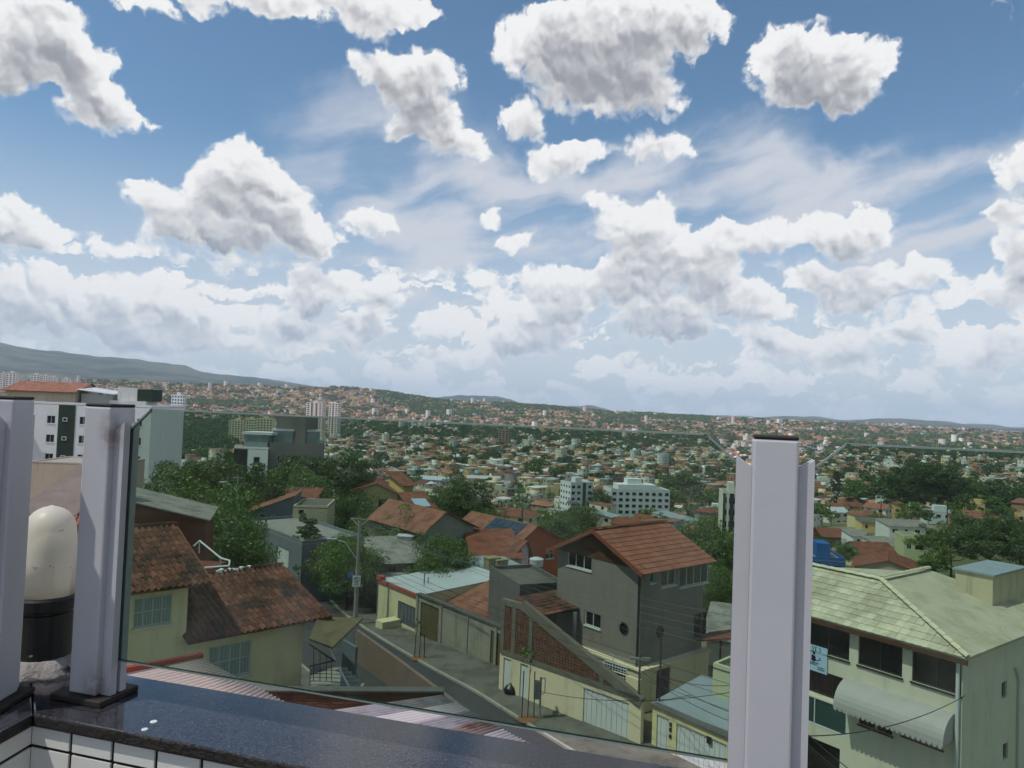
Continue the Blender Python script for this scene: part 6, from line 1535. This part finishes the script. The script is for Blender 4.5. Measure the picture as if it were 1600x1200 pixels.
def simple_house(s, label, group):
    z = min(G(s['x'] + a * s['w'] / 2, s['y'] + b_ * s['d'] / 2) for a in (-1, 1) for b_ in (-1, 1)); zt = G(s['x'], s['y']) + s['h']
    c_, s_ = math.cos(rad(s['ang'])), math.sin(rad(s['ang'])); o_ = Vector((s['x'] - c_ * s['w'] / 2 + s_ * s['d'] / 2, s['y'] - s_ * s['w'] / 2 - c_ * s['d'] / 2, zt))
    t = Bld('house', label, 'house', o_, o_ + Vector((c_, s_, 0)) * s['w'], s['d'], z - .3, M_PAL[s['wall']], group=group)
    rm = M_RP[s['rc']]
    for face, ln in (('F', t.W), ('R', t.D), ('L', t.D)):
        n = max(1, int(ln / 3.2)); T_ = t.T(face)
        nx_, ny_ = {'F': (s_, -c_), 'R': (c_, s_), 'L': (-c_, -s_)}[face]
        if nx_ * s['x'] + ny_ * s['y'] > 0: continue
        for r_ in range(s['st']):
            for i in range(n):
                if rr.random() < .2: continue
                u = ln * (i + .5) / n + rr.uniform(-.3, .3); v1_ = t.H - .55 - r_ * 2.9; ww_ = rr.uniform(.4, .75); hh = rr.uniform(.9, 1.2); dr = (r_ == s['st'] - 1 and i == 0 and face == 'F')
                b = MB(); b.box(u - ww_ - .06, .005, v1_ - hh - .06, u + ww_ + .06, .05, v1_ + .06, T_); b.mi = 1
                if dr: b.box(u - .45, .051, v1_ - 2.05, u + .45, .07, v1_, T_)
                else: b.box(u - ww_, .051, v1_ - hh, u + ww_, .07, v1_, T_)
                b.build('door' if dr else 'window', [rr.choice((M_ALU, M_WOOD, M_CONC)), M_PANE if not dr else M_WOOD], t.root)
    if s['rt'] == 'gable': t.gable_roof(rr.uniform(1.1, 1.7), rm, rr.choice('xy'), .5)
    elif s['rt'] == 'hip': t.hip_roof(rr.uniform(1.3, 1.8), rm)
    elif s['rt'] == 'shed': t.shed_roof(rr.uniform(.5, 1.2), rm, rr.choice('BFRL'), .35)
    else:
        t.flat_roof(rm, rr.uniform(.2, .8))
        q_ = rr.random()
        if q_ < .45: b = MB(); x0 = rr.uniform(.1, .5) * t.W; b.box(x0, t.D * .4, t.H + .1, x0 + t.W * .4, t.D * .9, t.H + 2.3); b.build('roof_room', M_PAL[s['wall']], t.root)
        elif q_ < .8: b = MB(); b.lathe([(.6, 0), (.68, .6), (.7, .62), (.68, .75), (.3, .9), (.02, .92)], (t.W * .6, t.D * .5, t.H + .1), 12); b.build('water_tank', rr.choice((M_TANK, M_TANKW)), t.root)
    t.walls(); return t
# labels: colour, roof and storeys, then the place next to something one can find
MARKS = [(505, 655, 'the twin towers'), (390, 670, 'the cream apartment blocks'), (425, 700, 'the grey modern block'), (620, 760, 'the yellow tower house'), (725, 790, 'the large pine-like tree'), (785, 690, 'the lone brown tower'), (908, 770, 'the slim white tower'), (1000, 785, 'the wide white apartments'), (1140, 800, 'the dark striped block'), (1210, 760, 'the middle post'), (1340, 785, 'the white two-storey house'), (1440, 770, 'the long orange roof'), (1290, 890, 'the bright blue building'), (1430, 855, 'the light green cube house'), (1500, 840, 'the dark trees at right'), (845, 850, 'the orange-red solar house'), (1550, 780, 'the white and grey house'), (150, 680, 'the white apartment block')]
def place(px, py):
    k = min(MARKS, key=lambda m_: (m_[0] - px) ** 2 + 4 * (m_[1] - py) ** 2); dx, dy = px - k[0], py - k[1]
    w_ = ('right of' if dx > 0 else 'left of') if abs(dx) > 1.3 * abs(dy) else ('below' if dy > 0 else 'above'); return w_ + ' ' + k[2]
ORD = ['leftmost', 'second', 'third', 'fourth', 'fifth', 'sixth', 'seventh', 'eighth', 'ninth', 'tenth', 'eleventh', 'twelfth']
def number(items, make):
    g = {}
    for s in items: g.setdefault(make(s), []).append(s)
    for k, l in g.items():
        l.sort(key=lambda s: s['px'])
        for i, s in enumerate(l):
            s['label'] = k if len(l) == 1 else '%s, %s from left' % (k, ORD[i] if i else 'first')
number(vis, lambda s: '%s %s %s house %s' % (('low', 'two-storey', 'tall')[s['st'] - 1], WNAME[s['wall']], RNAME[s['rc']], place(s['px'], s['py'])))
for s in vis: simple_house(s, s['label'], 'houses of the valley town')

# everything further off: one mass of houses, real geometry in one mesh
def hexlin(h): return np.array(lin(TREAL.get(h, h)))
def house_mass(name, specs, detail):
    V = []; Fq = []; C = []; nv = 0
    bx_ = np.array([(-.5, -.5, 0), (.5, -.5, 0), (.5, .5, 0), (-.5, .5, 0), (-.5, -.5, 1), (.5, -.5, 1), (.5, .5, 1), (-.5, .5, 1)], float)
    zs_ = height(np.array([s['x'] for s in specs]), np.array([s['y'] for s in specs]))
    for s, z in zip(specs, zs_):
        c_, s_ = math.cos(rad(s['ang'])), math.sin(rad(s['ang'])); w_, d_, h_ = s['w'], s['d'], s['h']; wc = hexlin(s['wall']); rc = hexlin(s['rc']); k_ = rr.uniform(.8, 1.1); wc = wc * k_; rc = rc * rr.uniform(.75, 1.1)
        L = bx_ * (w_, d_, h_ + 4) - (0, 0, 4); fs = [(0, 1, 5, 4), (1, 2, 6, 5), (2, 3, 7, 6), (3, 0, 4, 7)]; cs = [wc] * 4
        if s['rt'] in ('gable', 'hip'):
            rs = 1.5; o_ = .5; i_ = 0 if s['rt'] == 'gable' else w_ * .28
            e = np.array([(-w_ / 2 - o_, -d_ / 2 - o_, h_ - .2), (w_ / 2 + o_, -d_ / 2 - o_, h_ - .2), (w_ / 2 + o_, d_ / 2 + o_, h_ - .2), (-w_ / 2 - o_, d_ / 2 + o_, h_ - .2), (-w_ / 2 - o_ + i_, 0, h_ + rs), (w_ / 2 + o_ - i_, 0, h_ + rs)])
            L = np.vstack([L, e]); fs += [(8, 9, 13, 12), (10, 11, 12, 13), (8, 12, 11, 11), (9, 10, 13, 13)]; cs += [rc, rc] + ([wc, wc] if i_ == 0 else [rc, rc])
        else:
            e = np.array([(-w_ / 2 - .2, -d_ / 2 - .2, h_ + .02), (w_ / 2 + .2, -d_ / 2 - .2, h_ + .02), (w_ / 2 + .2, d_ / 2 + .2, h_ + .3), (-w_ / 2 - .2, d_ / 2 + .2, h_ + .3)])
            L = np.vstack([L, e]); fs += [(8, 9, 10, 11)]; cs += [rc]
            if detail and rr.random() < .4:
                b0 = len(L); L = np.vstack([L, bx_ * (w_ * .4, d_ * .4, 2.2) + (w_ * .1, d_ * .1, h_ + .1)]); fs += [tuple(b0 + i for i in f) for f in ((0, 1, 5, 4), (1, 2, 6, 5), (2, 3, 7, 6), (3, 0, 4, 7), (4, 5, 6, 7))]; cs += [wc] * 4 + [rc]
        if detail:
            dk = np.array((.03, .032, .035))
            for fy in (-1, 1):
                for i in range(int(w_ / 3)):
                    for q in range(s['st']):
                        if rr.random() < .3: continue
                        u = -w_ / 2 + w_ * (i + .5) / int(w_ / 3); v1_ = h_ - .6 - 2.9 * q; b0 = len(L)
                        L = np.vstack([L, [(u - .6, fy * (d_ / 2 + .04), v1_ - 1.1), (u + .6, fy * (d_ / 2 + .04), v1_ - 1.1), (u + .6, fy * (d_ / 2 + .04), v1_), (u - .6, fy * (d_ / 2 + .04), v1_)]]); fs.append((b0, b0 + 1, b0 + 2, b0 + 3)); cs.append(dk)
            for fx in (-1, 1):
                for q in range(s['st']):
                    u = rr.uniform(-.25, .25) * d_; v1_ = h_ - .6 - 2.9 * q; b0 = len(L)
                    L = np.vstack([L, [(fx * (w_ / 2 + .04), u - .6, v1_ - 1.1), (fx * (w_ / 2 + .04), u + .6, v1_ - 1.1), (fx * (w_ / 2 + .04), u + .6, v1_), (fx * (w_ / 2 + .04), u - .6, v1_)]]); fs.append((b0, b0 + 1, b0 + 2, b0 + 3)); cs.append(dk)
        Wv = np.stack([L[:, 0] * c_ - L[:, 1] * s_ + s['x'], L[:, 0] * s_ + L[:, 1] * c_ + s['y'], L[:, 2] + z], 1)
        V.append(Wv); Fq.append(np.array(fs) + nv); C.append(np.array(cs)); nv += len(Wv)
    v = np.vstack(V); f = np.vstack(Fq); c = np.vstack(C)
    # triangles were written as quads with a repeated corner: give them a real fourth point on the edge
    rep = np.where(f[:, 2] == f[:, 3])[0]
    if len(rep):
        extra = (v[f[rep, 2]] + v[f[rep, 0]]) / 2; f[rep, 3] = len(v) + np.arange(len(rep)); v = np.vstack([v, extra])
    o = link(name, mesh_np(name, v, f, [M_FAR], col=c), kind='stuff'); return o
def split(l):
    h, t = [], []
    for q in l:
        (t if rr.random() < forest_zone(q[0], q[1]) else h).append(q)
    return h, t
hm, tmid = split(mid); hf, tfar = split(far)
sm = [spec(*q) for q in hm]
for s in sm:
    if rr.random() < .03: s['st'] = rr.randint(3, 6); s['h'] = s['st'] * 2.9; s['w'] *= 1.3; s['rt'] = 'flat'; s['wall'] = rr.choice(('e3dfd6', 'd9d2bf', 'c8cfc6'))
    if rr.random() < .03: s['w'] *= 2.2; s['d'] *= 1.6; s['rt'] = 'shed'; s['rc'] = 'd8d8d4'; s['st'] = 1; s['h'] = 5
sf = [spec(*q) for q in hf]
for s in sf:
    s['w'] *= 1.1; s['d'] *= 1.1
    if rr.random() < .62: s['wall'] = rr.choice(('b06a48', 'b7795a', 'a5735a', 'd2b88f', 'c4a36f')); 
    if rr.random() < .5: s['rc'] = rr.choice(TILES)
    if rr.random() < .005: s['st'] = rr.randint(4, 8); s['h'] = s['st'] * 3; s['wall'] = 'e3dfd6'; s['rt'] = 'flat'
o = house_mass('town_houses', rest_n + sm, True); o['label'] = 'mass of small houses filling the valley floor'
o = house_mass('hillside_houses', sf, False); o['label'] = 'dense brown and orange houses covering the far hills'
fr_ = gen(3000, 5200, 42, 40); sv = [spec(*q) for q in fr_ if rr.random() < .55]
for s in sv: s['w'] *= 1.8; s['d'] *= 1.8; s['h'] *= 1.3
o = house_mass('horizon_houses', sv, False); o['label'] = 'pale specks of the town along the horizon'
# trees between the houses
kinds = ['round', 'dark', 'broad', 'round', 'dark', 'light']; tl = []
for (x, y, r) in sorted(tlots, key=lambda q: q[2]):
    h = rr.uniform(5, 10); z = G(x, y); q = proj((x, y, z + h)); tl.append(dict(x=x, y=y, r=r, h=h, px=q[0], py=q[1], kind=rr.choice(kinds)))
for (x, y, r) in near:                       # small trees squeezed between lots
    if rr.random() < .16:
        x2, y2 = x + rr.uniform(5, 8), y + rr.uniform(-7, 7)
        if not free(x2, y2, 2): continue
        h = rr.uniform(4, 7); z = G(x2, y2); q = proj((x2, y2, z + h)); tl.append(dict(x=x2, y=y2, r=math.hypot(x2, y2), h=h, px=q[0], py=q[1], kind=rr.choice(kinds)))
tl.sort(key=lambda s: s['r']); tv = [s for s in tl if -15 < s['px'] < 1615][:245]; ids = {id(s) for s in tv}; trest = [s for s in tl if id(s) not in ids]
TN = {'round': 'green round', 'dark': 'dark', 'broad': 'spreading', 'light': 'pale green'}
number(tv, lambda s: '%s %s tree %s' % ('small' if s['h'] < 6.5 else 'taller', TN[s['kind']], place(s['px'], s['py'])))
for i, s in enumerate(tv): tree(s['kind'], s['x'], s['y'], s['h'], s['label'], seed=1 + i % 5, hi=1 if s['r'] < 260 else 0, group='trees between the houses')
def tree_mass(name, items, hi_seed, ncl, per, leaf, label, mats):
    pr_ = [crown_arrays(4.2, 4.2, 3.4, ncl, per, leaf, 40 + i + hi_seed) for i in range(5)]; V = []; F = []; A = []; Mi = []; nv = 0
    for (x, y, z, h) in items:
        v, f, a = pr_[rr.randrange(5)]; s = h / 10; th = rr.uniform(0, 6.28); c_, s_ = math.cos(th) * s * rr.uniform(.9, 1.35), math.sin(th) * s
        w = np.stack([v[:, 0] * s * math.cos(th) - v[:, 1] * s * math.sin(th) + x, v[:, 0] * s * math.sin(th) + v[:, 1] * s * math.cos(th) + y, (v[:, 2] + 5.2) * s + z], 1)
        V.append(w); F.append(f + nv); A.append(np.clip(a * .6 + rr.random() * .4, 0, 1)); Mi.append(np.full(len(f), rr.randrange(len(mats)))); nv += len(w)
    o = link(name, mesh_np(name, np.vstack(V), np.vstack(F), mats, np.concatenate(A), fmat=np.concatenate(Mi)), kind='stuff'); o['label'] = label
it = [(s['x'], s['y'], G(s['x'], s['y']), s['h'] * 1.1) for s in trest]
xs = np.array([(q[0] + rr.uniform(-5, 5), q[1] + rr.uniform(-5, 5)) for q in tmid for _ in range(2)]); zz = height(xs[:, 0], xs[:, 1]); it += [(a, b_, c, rr.uniform(7, 13)) for (a, b_), c in zip(xs, zz)]
xs = np.array([(q[0] + rr.uniform(6, 9), q[1] + rr.uniform(-8, 8)) for q in hm if rr.random() < .3]); zz = height(xs[:, 0], xs[:, 1]); it += [(a, b_, c, rr.uniform(4, 8)) for (a, b_), c in zip(xs, zz)]
tree_mass('valley_trees', it, 0, 22, 9, .95, 'mass of trees scattered through the valley town', [L_MID, L_DARK, L_DARK])
xs = np.array([(q[0] + rr.uniform(-9, 9), q[1] + rr.uniform(-9, 9)) for q in tfar for _ in range(2)]); zz = height(xs[:, 0], xs[:, 1]); it = [(a, b_, c, rr.uniform(9, 15)) for (a, b_), c in zip(xs, zz)]
tree_mass('hillside_woods', it, 9, 9, 4, 2.2, 'dark woods on the far hills', [L_DARK, L_DARK, L_MID])

# ------------------------------------------------------------------ street furniture
def sag(a, b_, s, n=14): return [a + (b_ - a) * (i / n) - Vector((0, 0, s * 4 * (i / n) * (1 - i / n))) for i in range(n + 1)]
pb = PZ(555, 973, -16.75); ptop = Vector((pb.x, pb.y, P(563, 815, pb.y).z))
t = thing('street_pole', 'concrete street pole with a lamp arm and a parking sign', 'pole', (pb.x, pb.y, G(pb.x, pb.y))); Hp = ptop.z - t.location.z
b = MB(); b.tube((0, 0, 0), (0, 0, Hp), .19, .11, 12); b.build('shaft', M_POLE, t)
b = MB(); b.path([(-.75, .3, Hp + .2), (0, 0, Hp - .35), (.75, -.3, Hp + .2)], .05); b.path([(-.75, .3, Hp + .2), (.75, -.3, Hp + .2)], .03); b.build('crossarm', M_POLE, t)
b = MB(); b.path([(0, 0, Hp * .62), (-1.0, -.2, Hp * .80), (-1.75, -.35, Hp * .83)], .035); b.build('lamp_arm', M_IRON, t)
b = MB(); b.box(-.38, -.14, -.06, .38, .14, .08); bevel(b.build('lamp_head', mat('lamp_grey', '9fa8ad', .5, .4), t, (-1.95, -.4, Hp * .83), rad(10)), .05)
b = MB(); b.box(-.25, -.06, -.3, .25, .06, .05); b.build('junction_box', mat('blue_box', '3a5a86', .6), t, (-.5, -.15, Hp * .50))
for dz in (.30, .42, .47):
    b = MB(); b.lathe([(.14, 0), (.16, .05), (.14, .1)], (0, 0, Hp * dz), 12); b.build('clamp', M_IRON, t)
# no-parking style plate: white, black ring, E and slash
sz = P(558, 907, pb.y).z - t.location.z; sg = MB(); sg.box(-.3, -.02, -.42, .3, 0, .42); so = sg.build('sign_plate', mat('sign_white', 'd6d9dc', .5, .4, var=.03), t, (0, -.2, sz), rad(8))
b = MB(); y = -.024; stroke(b, arcp(0, .1, .2, .2, 0, 360, 24), .045, y); stroke(b, [(-.14, .24), (.14, -.04)], .04, y - .001); stroke(b, [(.06, .2), (-.05, .2), (-.05, .0), (.06, .0)], .035, y - .002); stroke(b, [(-.05, .1), (.04, .1)], .035, y - .002); b.build('sign_mark', M_INK, so)
b = MB()
for zz_ in (-.22, -.3): b.box(-.18, -.026, zz_, .18, -.021, zz_ + .04)
b.build('sign_text', mat('sign_grey', '6d747c', .7), so)
TOP = t.location + Vector((0, 0, Hp))
def small_pole(px, yb, yt, d, label, r=.07, m=None, lamp=False):
    p = P(px, yb, d); z = G(p.x, p.y); h = P(px, yt, d).z - z
    t = thing('utility_pole', label, 'pole', (p.x, p.y, z)); b = MB(); b.tube((0, 0, 0), (0, 0, h), r * 1.3, r, 10); b.build('shaft', m or M_POLE, t)
    if r > .045: b = MB(); b.box(-.5, -.05, h - .35, .5, .05, h - .22); b.build('crossarm', M_POLE, t)
    if lamp: b = MB(); b.path([(0, 0, h * .85), (-1.1, 0, h * .93)], .04); b.build('lamp_arm', M_IRON, t); b = MB(); b.box(-1.8, -.13, h * .92, -1.0, .13, h * .92 + .16); bevel(b.build('lamp_head', MATS['lamp_grey'], t), .04)
    return t.location + Vector((0, 0, h))
P2 = small_pole(369, 800, 742, 74, 'thin street lamp pole in front of the trees at left', lamp=True)
P3 = small_pole(816, 810, 792, 150, 'dark utility pole standing above the solar panels', .16, M_IROND)
P4 = small_pole(1030, 1100, 985, 36.3, 'slim black service pole in front of the grey house', .04, M_IROND)
P5 = small_pole(997, 1120, 1020, 36.0, 'service pole with insulators at the corner of the low cream wall', .05, M_CONCD)
P6 = small_pole(662, 930, 895, 57, 'left of two thin poles behind the block wall', .035, M_IROND); P7 = small_pole(668, 930, 902, 57.5, 'right of two thin poles behind the block wall', .035, M_IROND)
P8 = small_pole(1376, 820, 782, 240, 'dark utility pole right of the yellow hip-roofed house', .13, M_IROND); P9 = small_pole(1480, 805, 775, 260, 'dark utility pole in front of the white and grey house', .13, M_IROND)
def cable(name, label, lines, r=.012, m=None, group='overhead cables'):
    t = thing(name, label, 'cable', lines[0][0], 0, group); o_ = t.location
    for (a, b_, s) in lines:
        b = MB(); b.path([p - o_ for p in sag(Vector(a), Vector(b_), s)], r, 4); b.build('wire', m or M_CABLE, t)
RE = P(1190, 1010, 28)
cable('overhead_cable', 'light power lines crossing in front of the grey house walls', [(TOP + Vector((-.7 + .35 * i, .28 - .14 * i, .2)), RE + Vector((0, 0, .9 - .32 * i)), .5 + .1 * i) for i in range(5)], .0075, M_CABLEL)
cable('overhead_cable', 'dark phone lines running from the pole along the street', [(TOP + Vector((0, 0, -2.3 - .3 * i)), P(1195, 1085 + 22 * i, 28.5), .45) for i in range(3)], .010)
cable('overhead_cable', 'cables from the street pole back to the lamp pole at left', [(TOP + Vector((-.3 + .3 * i, .1, .1 - .3 * i)), P2 + Vector((0, 0, -.2 * i)), .7) for i in range(4)], .008)
cable('overhead_cable', 'tangled black cables over the flat garage roof', [(P5 + Vector((0, 0, -.3)), P(1180, 1125, 27), .35), (P5 + Vector((0, 0, -.8)), P(1180, 1140, 27), .3), (P4 + Vector((0, 0, -2.2)), P(1190, 1065, 29), .3), (P(838, 1079, 38), P(1180, 1075, 28), .5)], .013)
cable('overhead_cable', 'black cables hanging across the foot of the cream building', [(P(1240, 1125, 22), P(1420, 1260, 19), .2), (P(1240, 1140, 22), P(1400, 1260, 19), .2), (P(1262, 1150, 21), P(1508, 1087, 26.9), .35), (P(1255, 1160, 22), P(1380, 1260, 19), .1)], .016)
cable('overhead_cable', 'thin service lines fanning right from the street pole', [(TOP + Vector((0, 0, -.2 * i)), P(690 + 40 * i, 868 + 9 * i, 60 - 2 * i), .3) for i in range(5)], .007, M_CABLEL)
# electricity meter post on the pavement
p = PZ(843, 1126, -15.95); t = thing('meter_post', 'grey meter post with a bent conduit on the pavement', 'meter post', (p.x, p.y, G(p.x, p.y) + .15)); b = MB(); b.tube((0, 0, 0), (0, 0, 2.1), .05); b.build('post', M_CONC, t)
b = MB(); b.box(-.35, -.12, 1.0, -.06, .12, 1.9); bevel(b.build('meter_box', M_GATEG, t), .02); b = MB(); b.path([(.05, 0, 2.05), (.22, 0, 2.05), (.22, 0, 1.3), (.06, 0, 1.25)], .025); b.build('conduit', M_IRON, t)
# young street trees held by stakes
def sapling(px, py, label, h, bare=False):
    p = PZ(px, py, -16.0 if px > 700 else -16.3); z = G(p.x, p.y) + .16; t = thing('young_tree', label, 'young tree', (p.x, p.y, z)); b = MB(); b.tube((0, 0, 0), (.05, 0, h), .03, .018, 6); b.tube((.03, 0, h * .75), (.35, .1, h * 1.05), .014, .008, 5); b.build('trunk', M_BARK, t)
    for dx in (-.3, .32): b = MB(); b.tube((dx, 0, 0), (dx * .9, 0, h * .8), .03, n=5); b.build('stake', M_WOOD, t)
    b = MB(); b.lathe([(.55, -.02), (.5, .03), (.2, .05), (.02, .05)], n=14); b.build('soil', mat('bare_soil', '7a5a42', .98, var=.2, scale=6), t)
    v, f, r = crown_arrays(.5, .45, .35, 9, 16 if not bare else 4, .10, 77); v[:, 2] += h * 1.08; link('crown', mesh_np('crown', v, f, [L_LIGHT], r), t)
sapling(824, 1128, 'young staked tree on the pavement before the cream street wall', 3.0); sapling(655, 1030, 'nearly bare staked sapling on the pavement by the block wall', 1.9, True); sapling(464, 938, 'thin sapling at the far end of the street', 3.2)
p = PZ(797, 1086, -15.95); b = MB(); b.lathe([(.02, 0), (.34, .03), (.38, .2), (.28, .38), (.1, .47), (.07, .55), (.02, .56)], n=14)
tag(b.build('rubbish_bag', mat('black_bag', '151417', .35, .5, bump=.6, bscale=9), None, (p.x, p.y, G(p.x, p.y) + .15), smooth=True), 'black rubbish bag lying by the gate of the cream wall', 'bag')
# a parked car far down the street, under the trees
# far fields
def patch(name, pts, d0, d1, m):
    b = MB(); n = 10; rows = []
    for j in range(n + 1):
        d = d0 + (d1 - d0) * j / n; row = []
        for i in range(n + 1):
            px = pts[0] + (pts[1] - pts[0]) * i / n; x = (px - 800) / FPX * d; row.append((x, d, G(x, d) + 1.2))
        rows += row
    b.add(rows, [(j * (n + 1) + i, j * (n + 1) + i + 1, (j + 1) * (n + 1) + i + 1, (j + 1) * (n + 1) + i) for j in range(n) for i in range(n)]); b.build(name, m, kind='structure')
M_FLD = mat('dry_field', '9a9256', .95, var=.15, scale=.02); M_FLG = mat('green_field', '75863f', .95, var=.12, scale=.02)
patch('field', (540, 618), 1280, 1560, M_FLG); patch('field', (775, 848), 2080, 2330, M_FLD); patch('field', (945, 985), 2350, 2560, M_FLD)
# ------------------------------------------------------------------ air
co = np.empty(len(ground.data.vertices) * 3, np.float32); ground.data.vertices.foreach_get('co', co); gz = co[2::3]
hz = MB(); hz.box(-20600, -20600, float(gz.min()) - 2, 20600, 20600, max(float(gz.max()), CZ + 60) + 12)
mh = bpy.data.materials.new('haze'); mh.use_nodes = True; t_ = mh.node_tree; t_.nodes.clear()
pv = t_.nodes.new('ShaderNodeVolumePrincipled'); pv.inputs['Color'].default_value = (.64, .80, 1.0, 1); pv.inputs['Density'].default_value = HAZE; pv.inputs['Anisotropy'].default_value = 0.0
oo = t_.nodes.new('ShaderNodeOutputMaterial'); t_.links.new(pv.outputs[0], oo.inputs['Volume'])
ho = hz.build('haze', mh, kind='stuff')
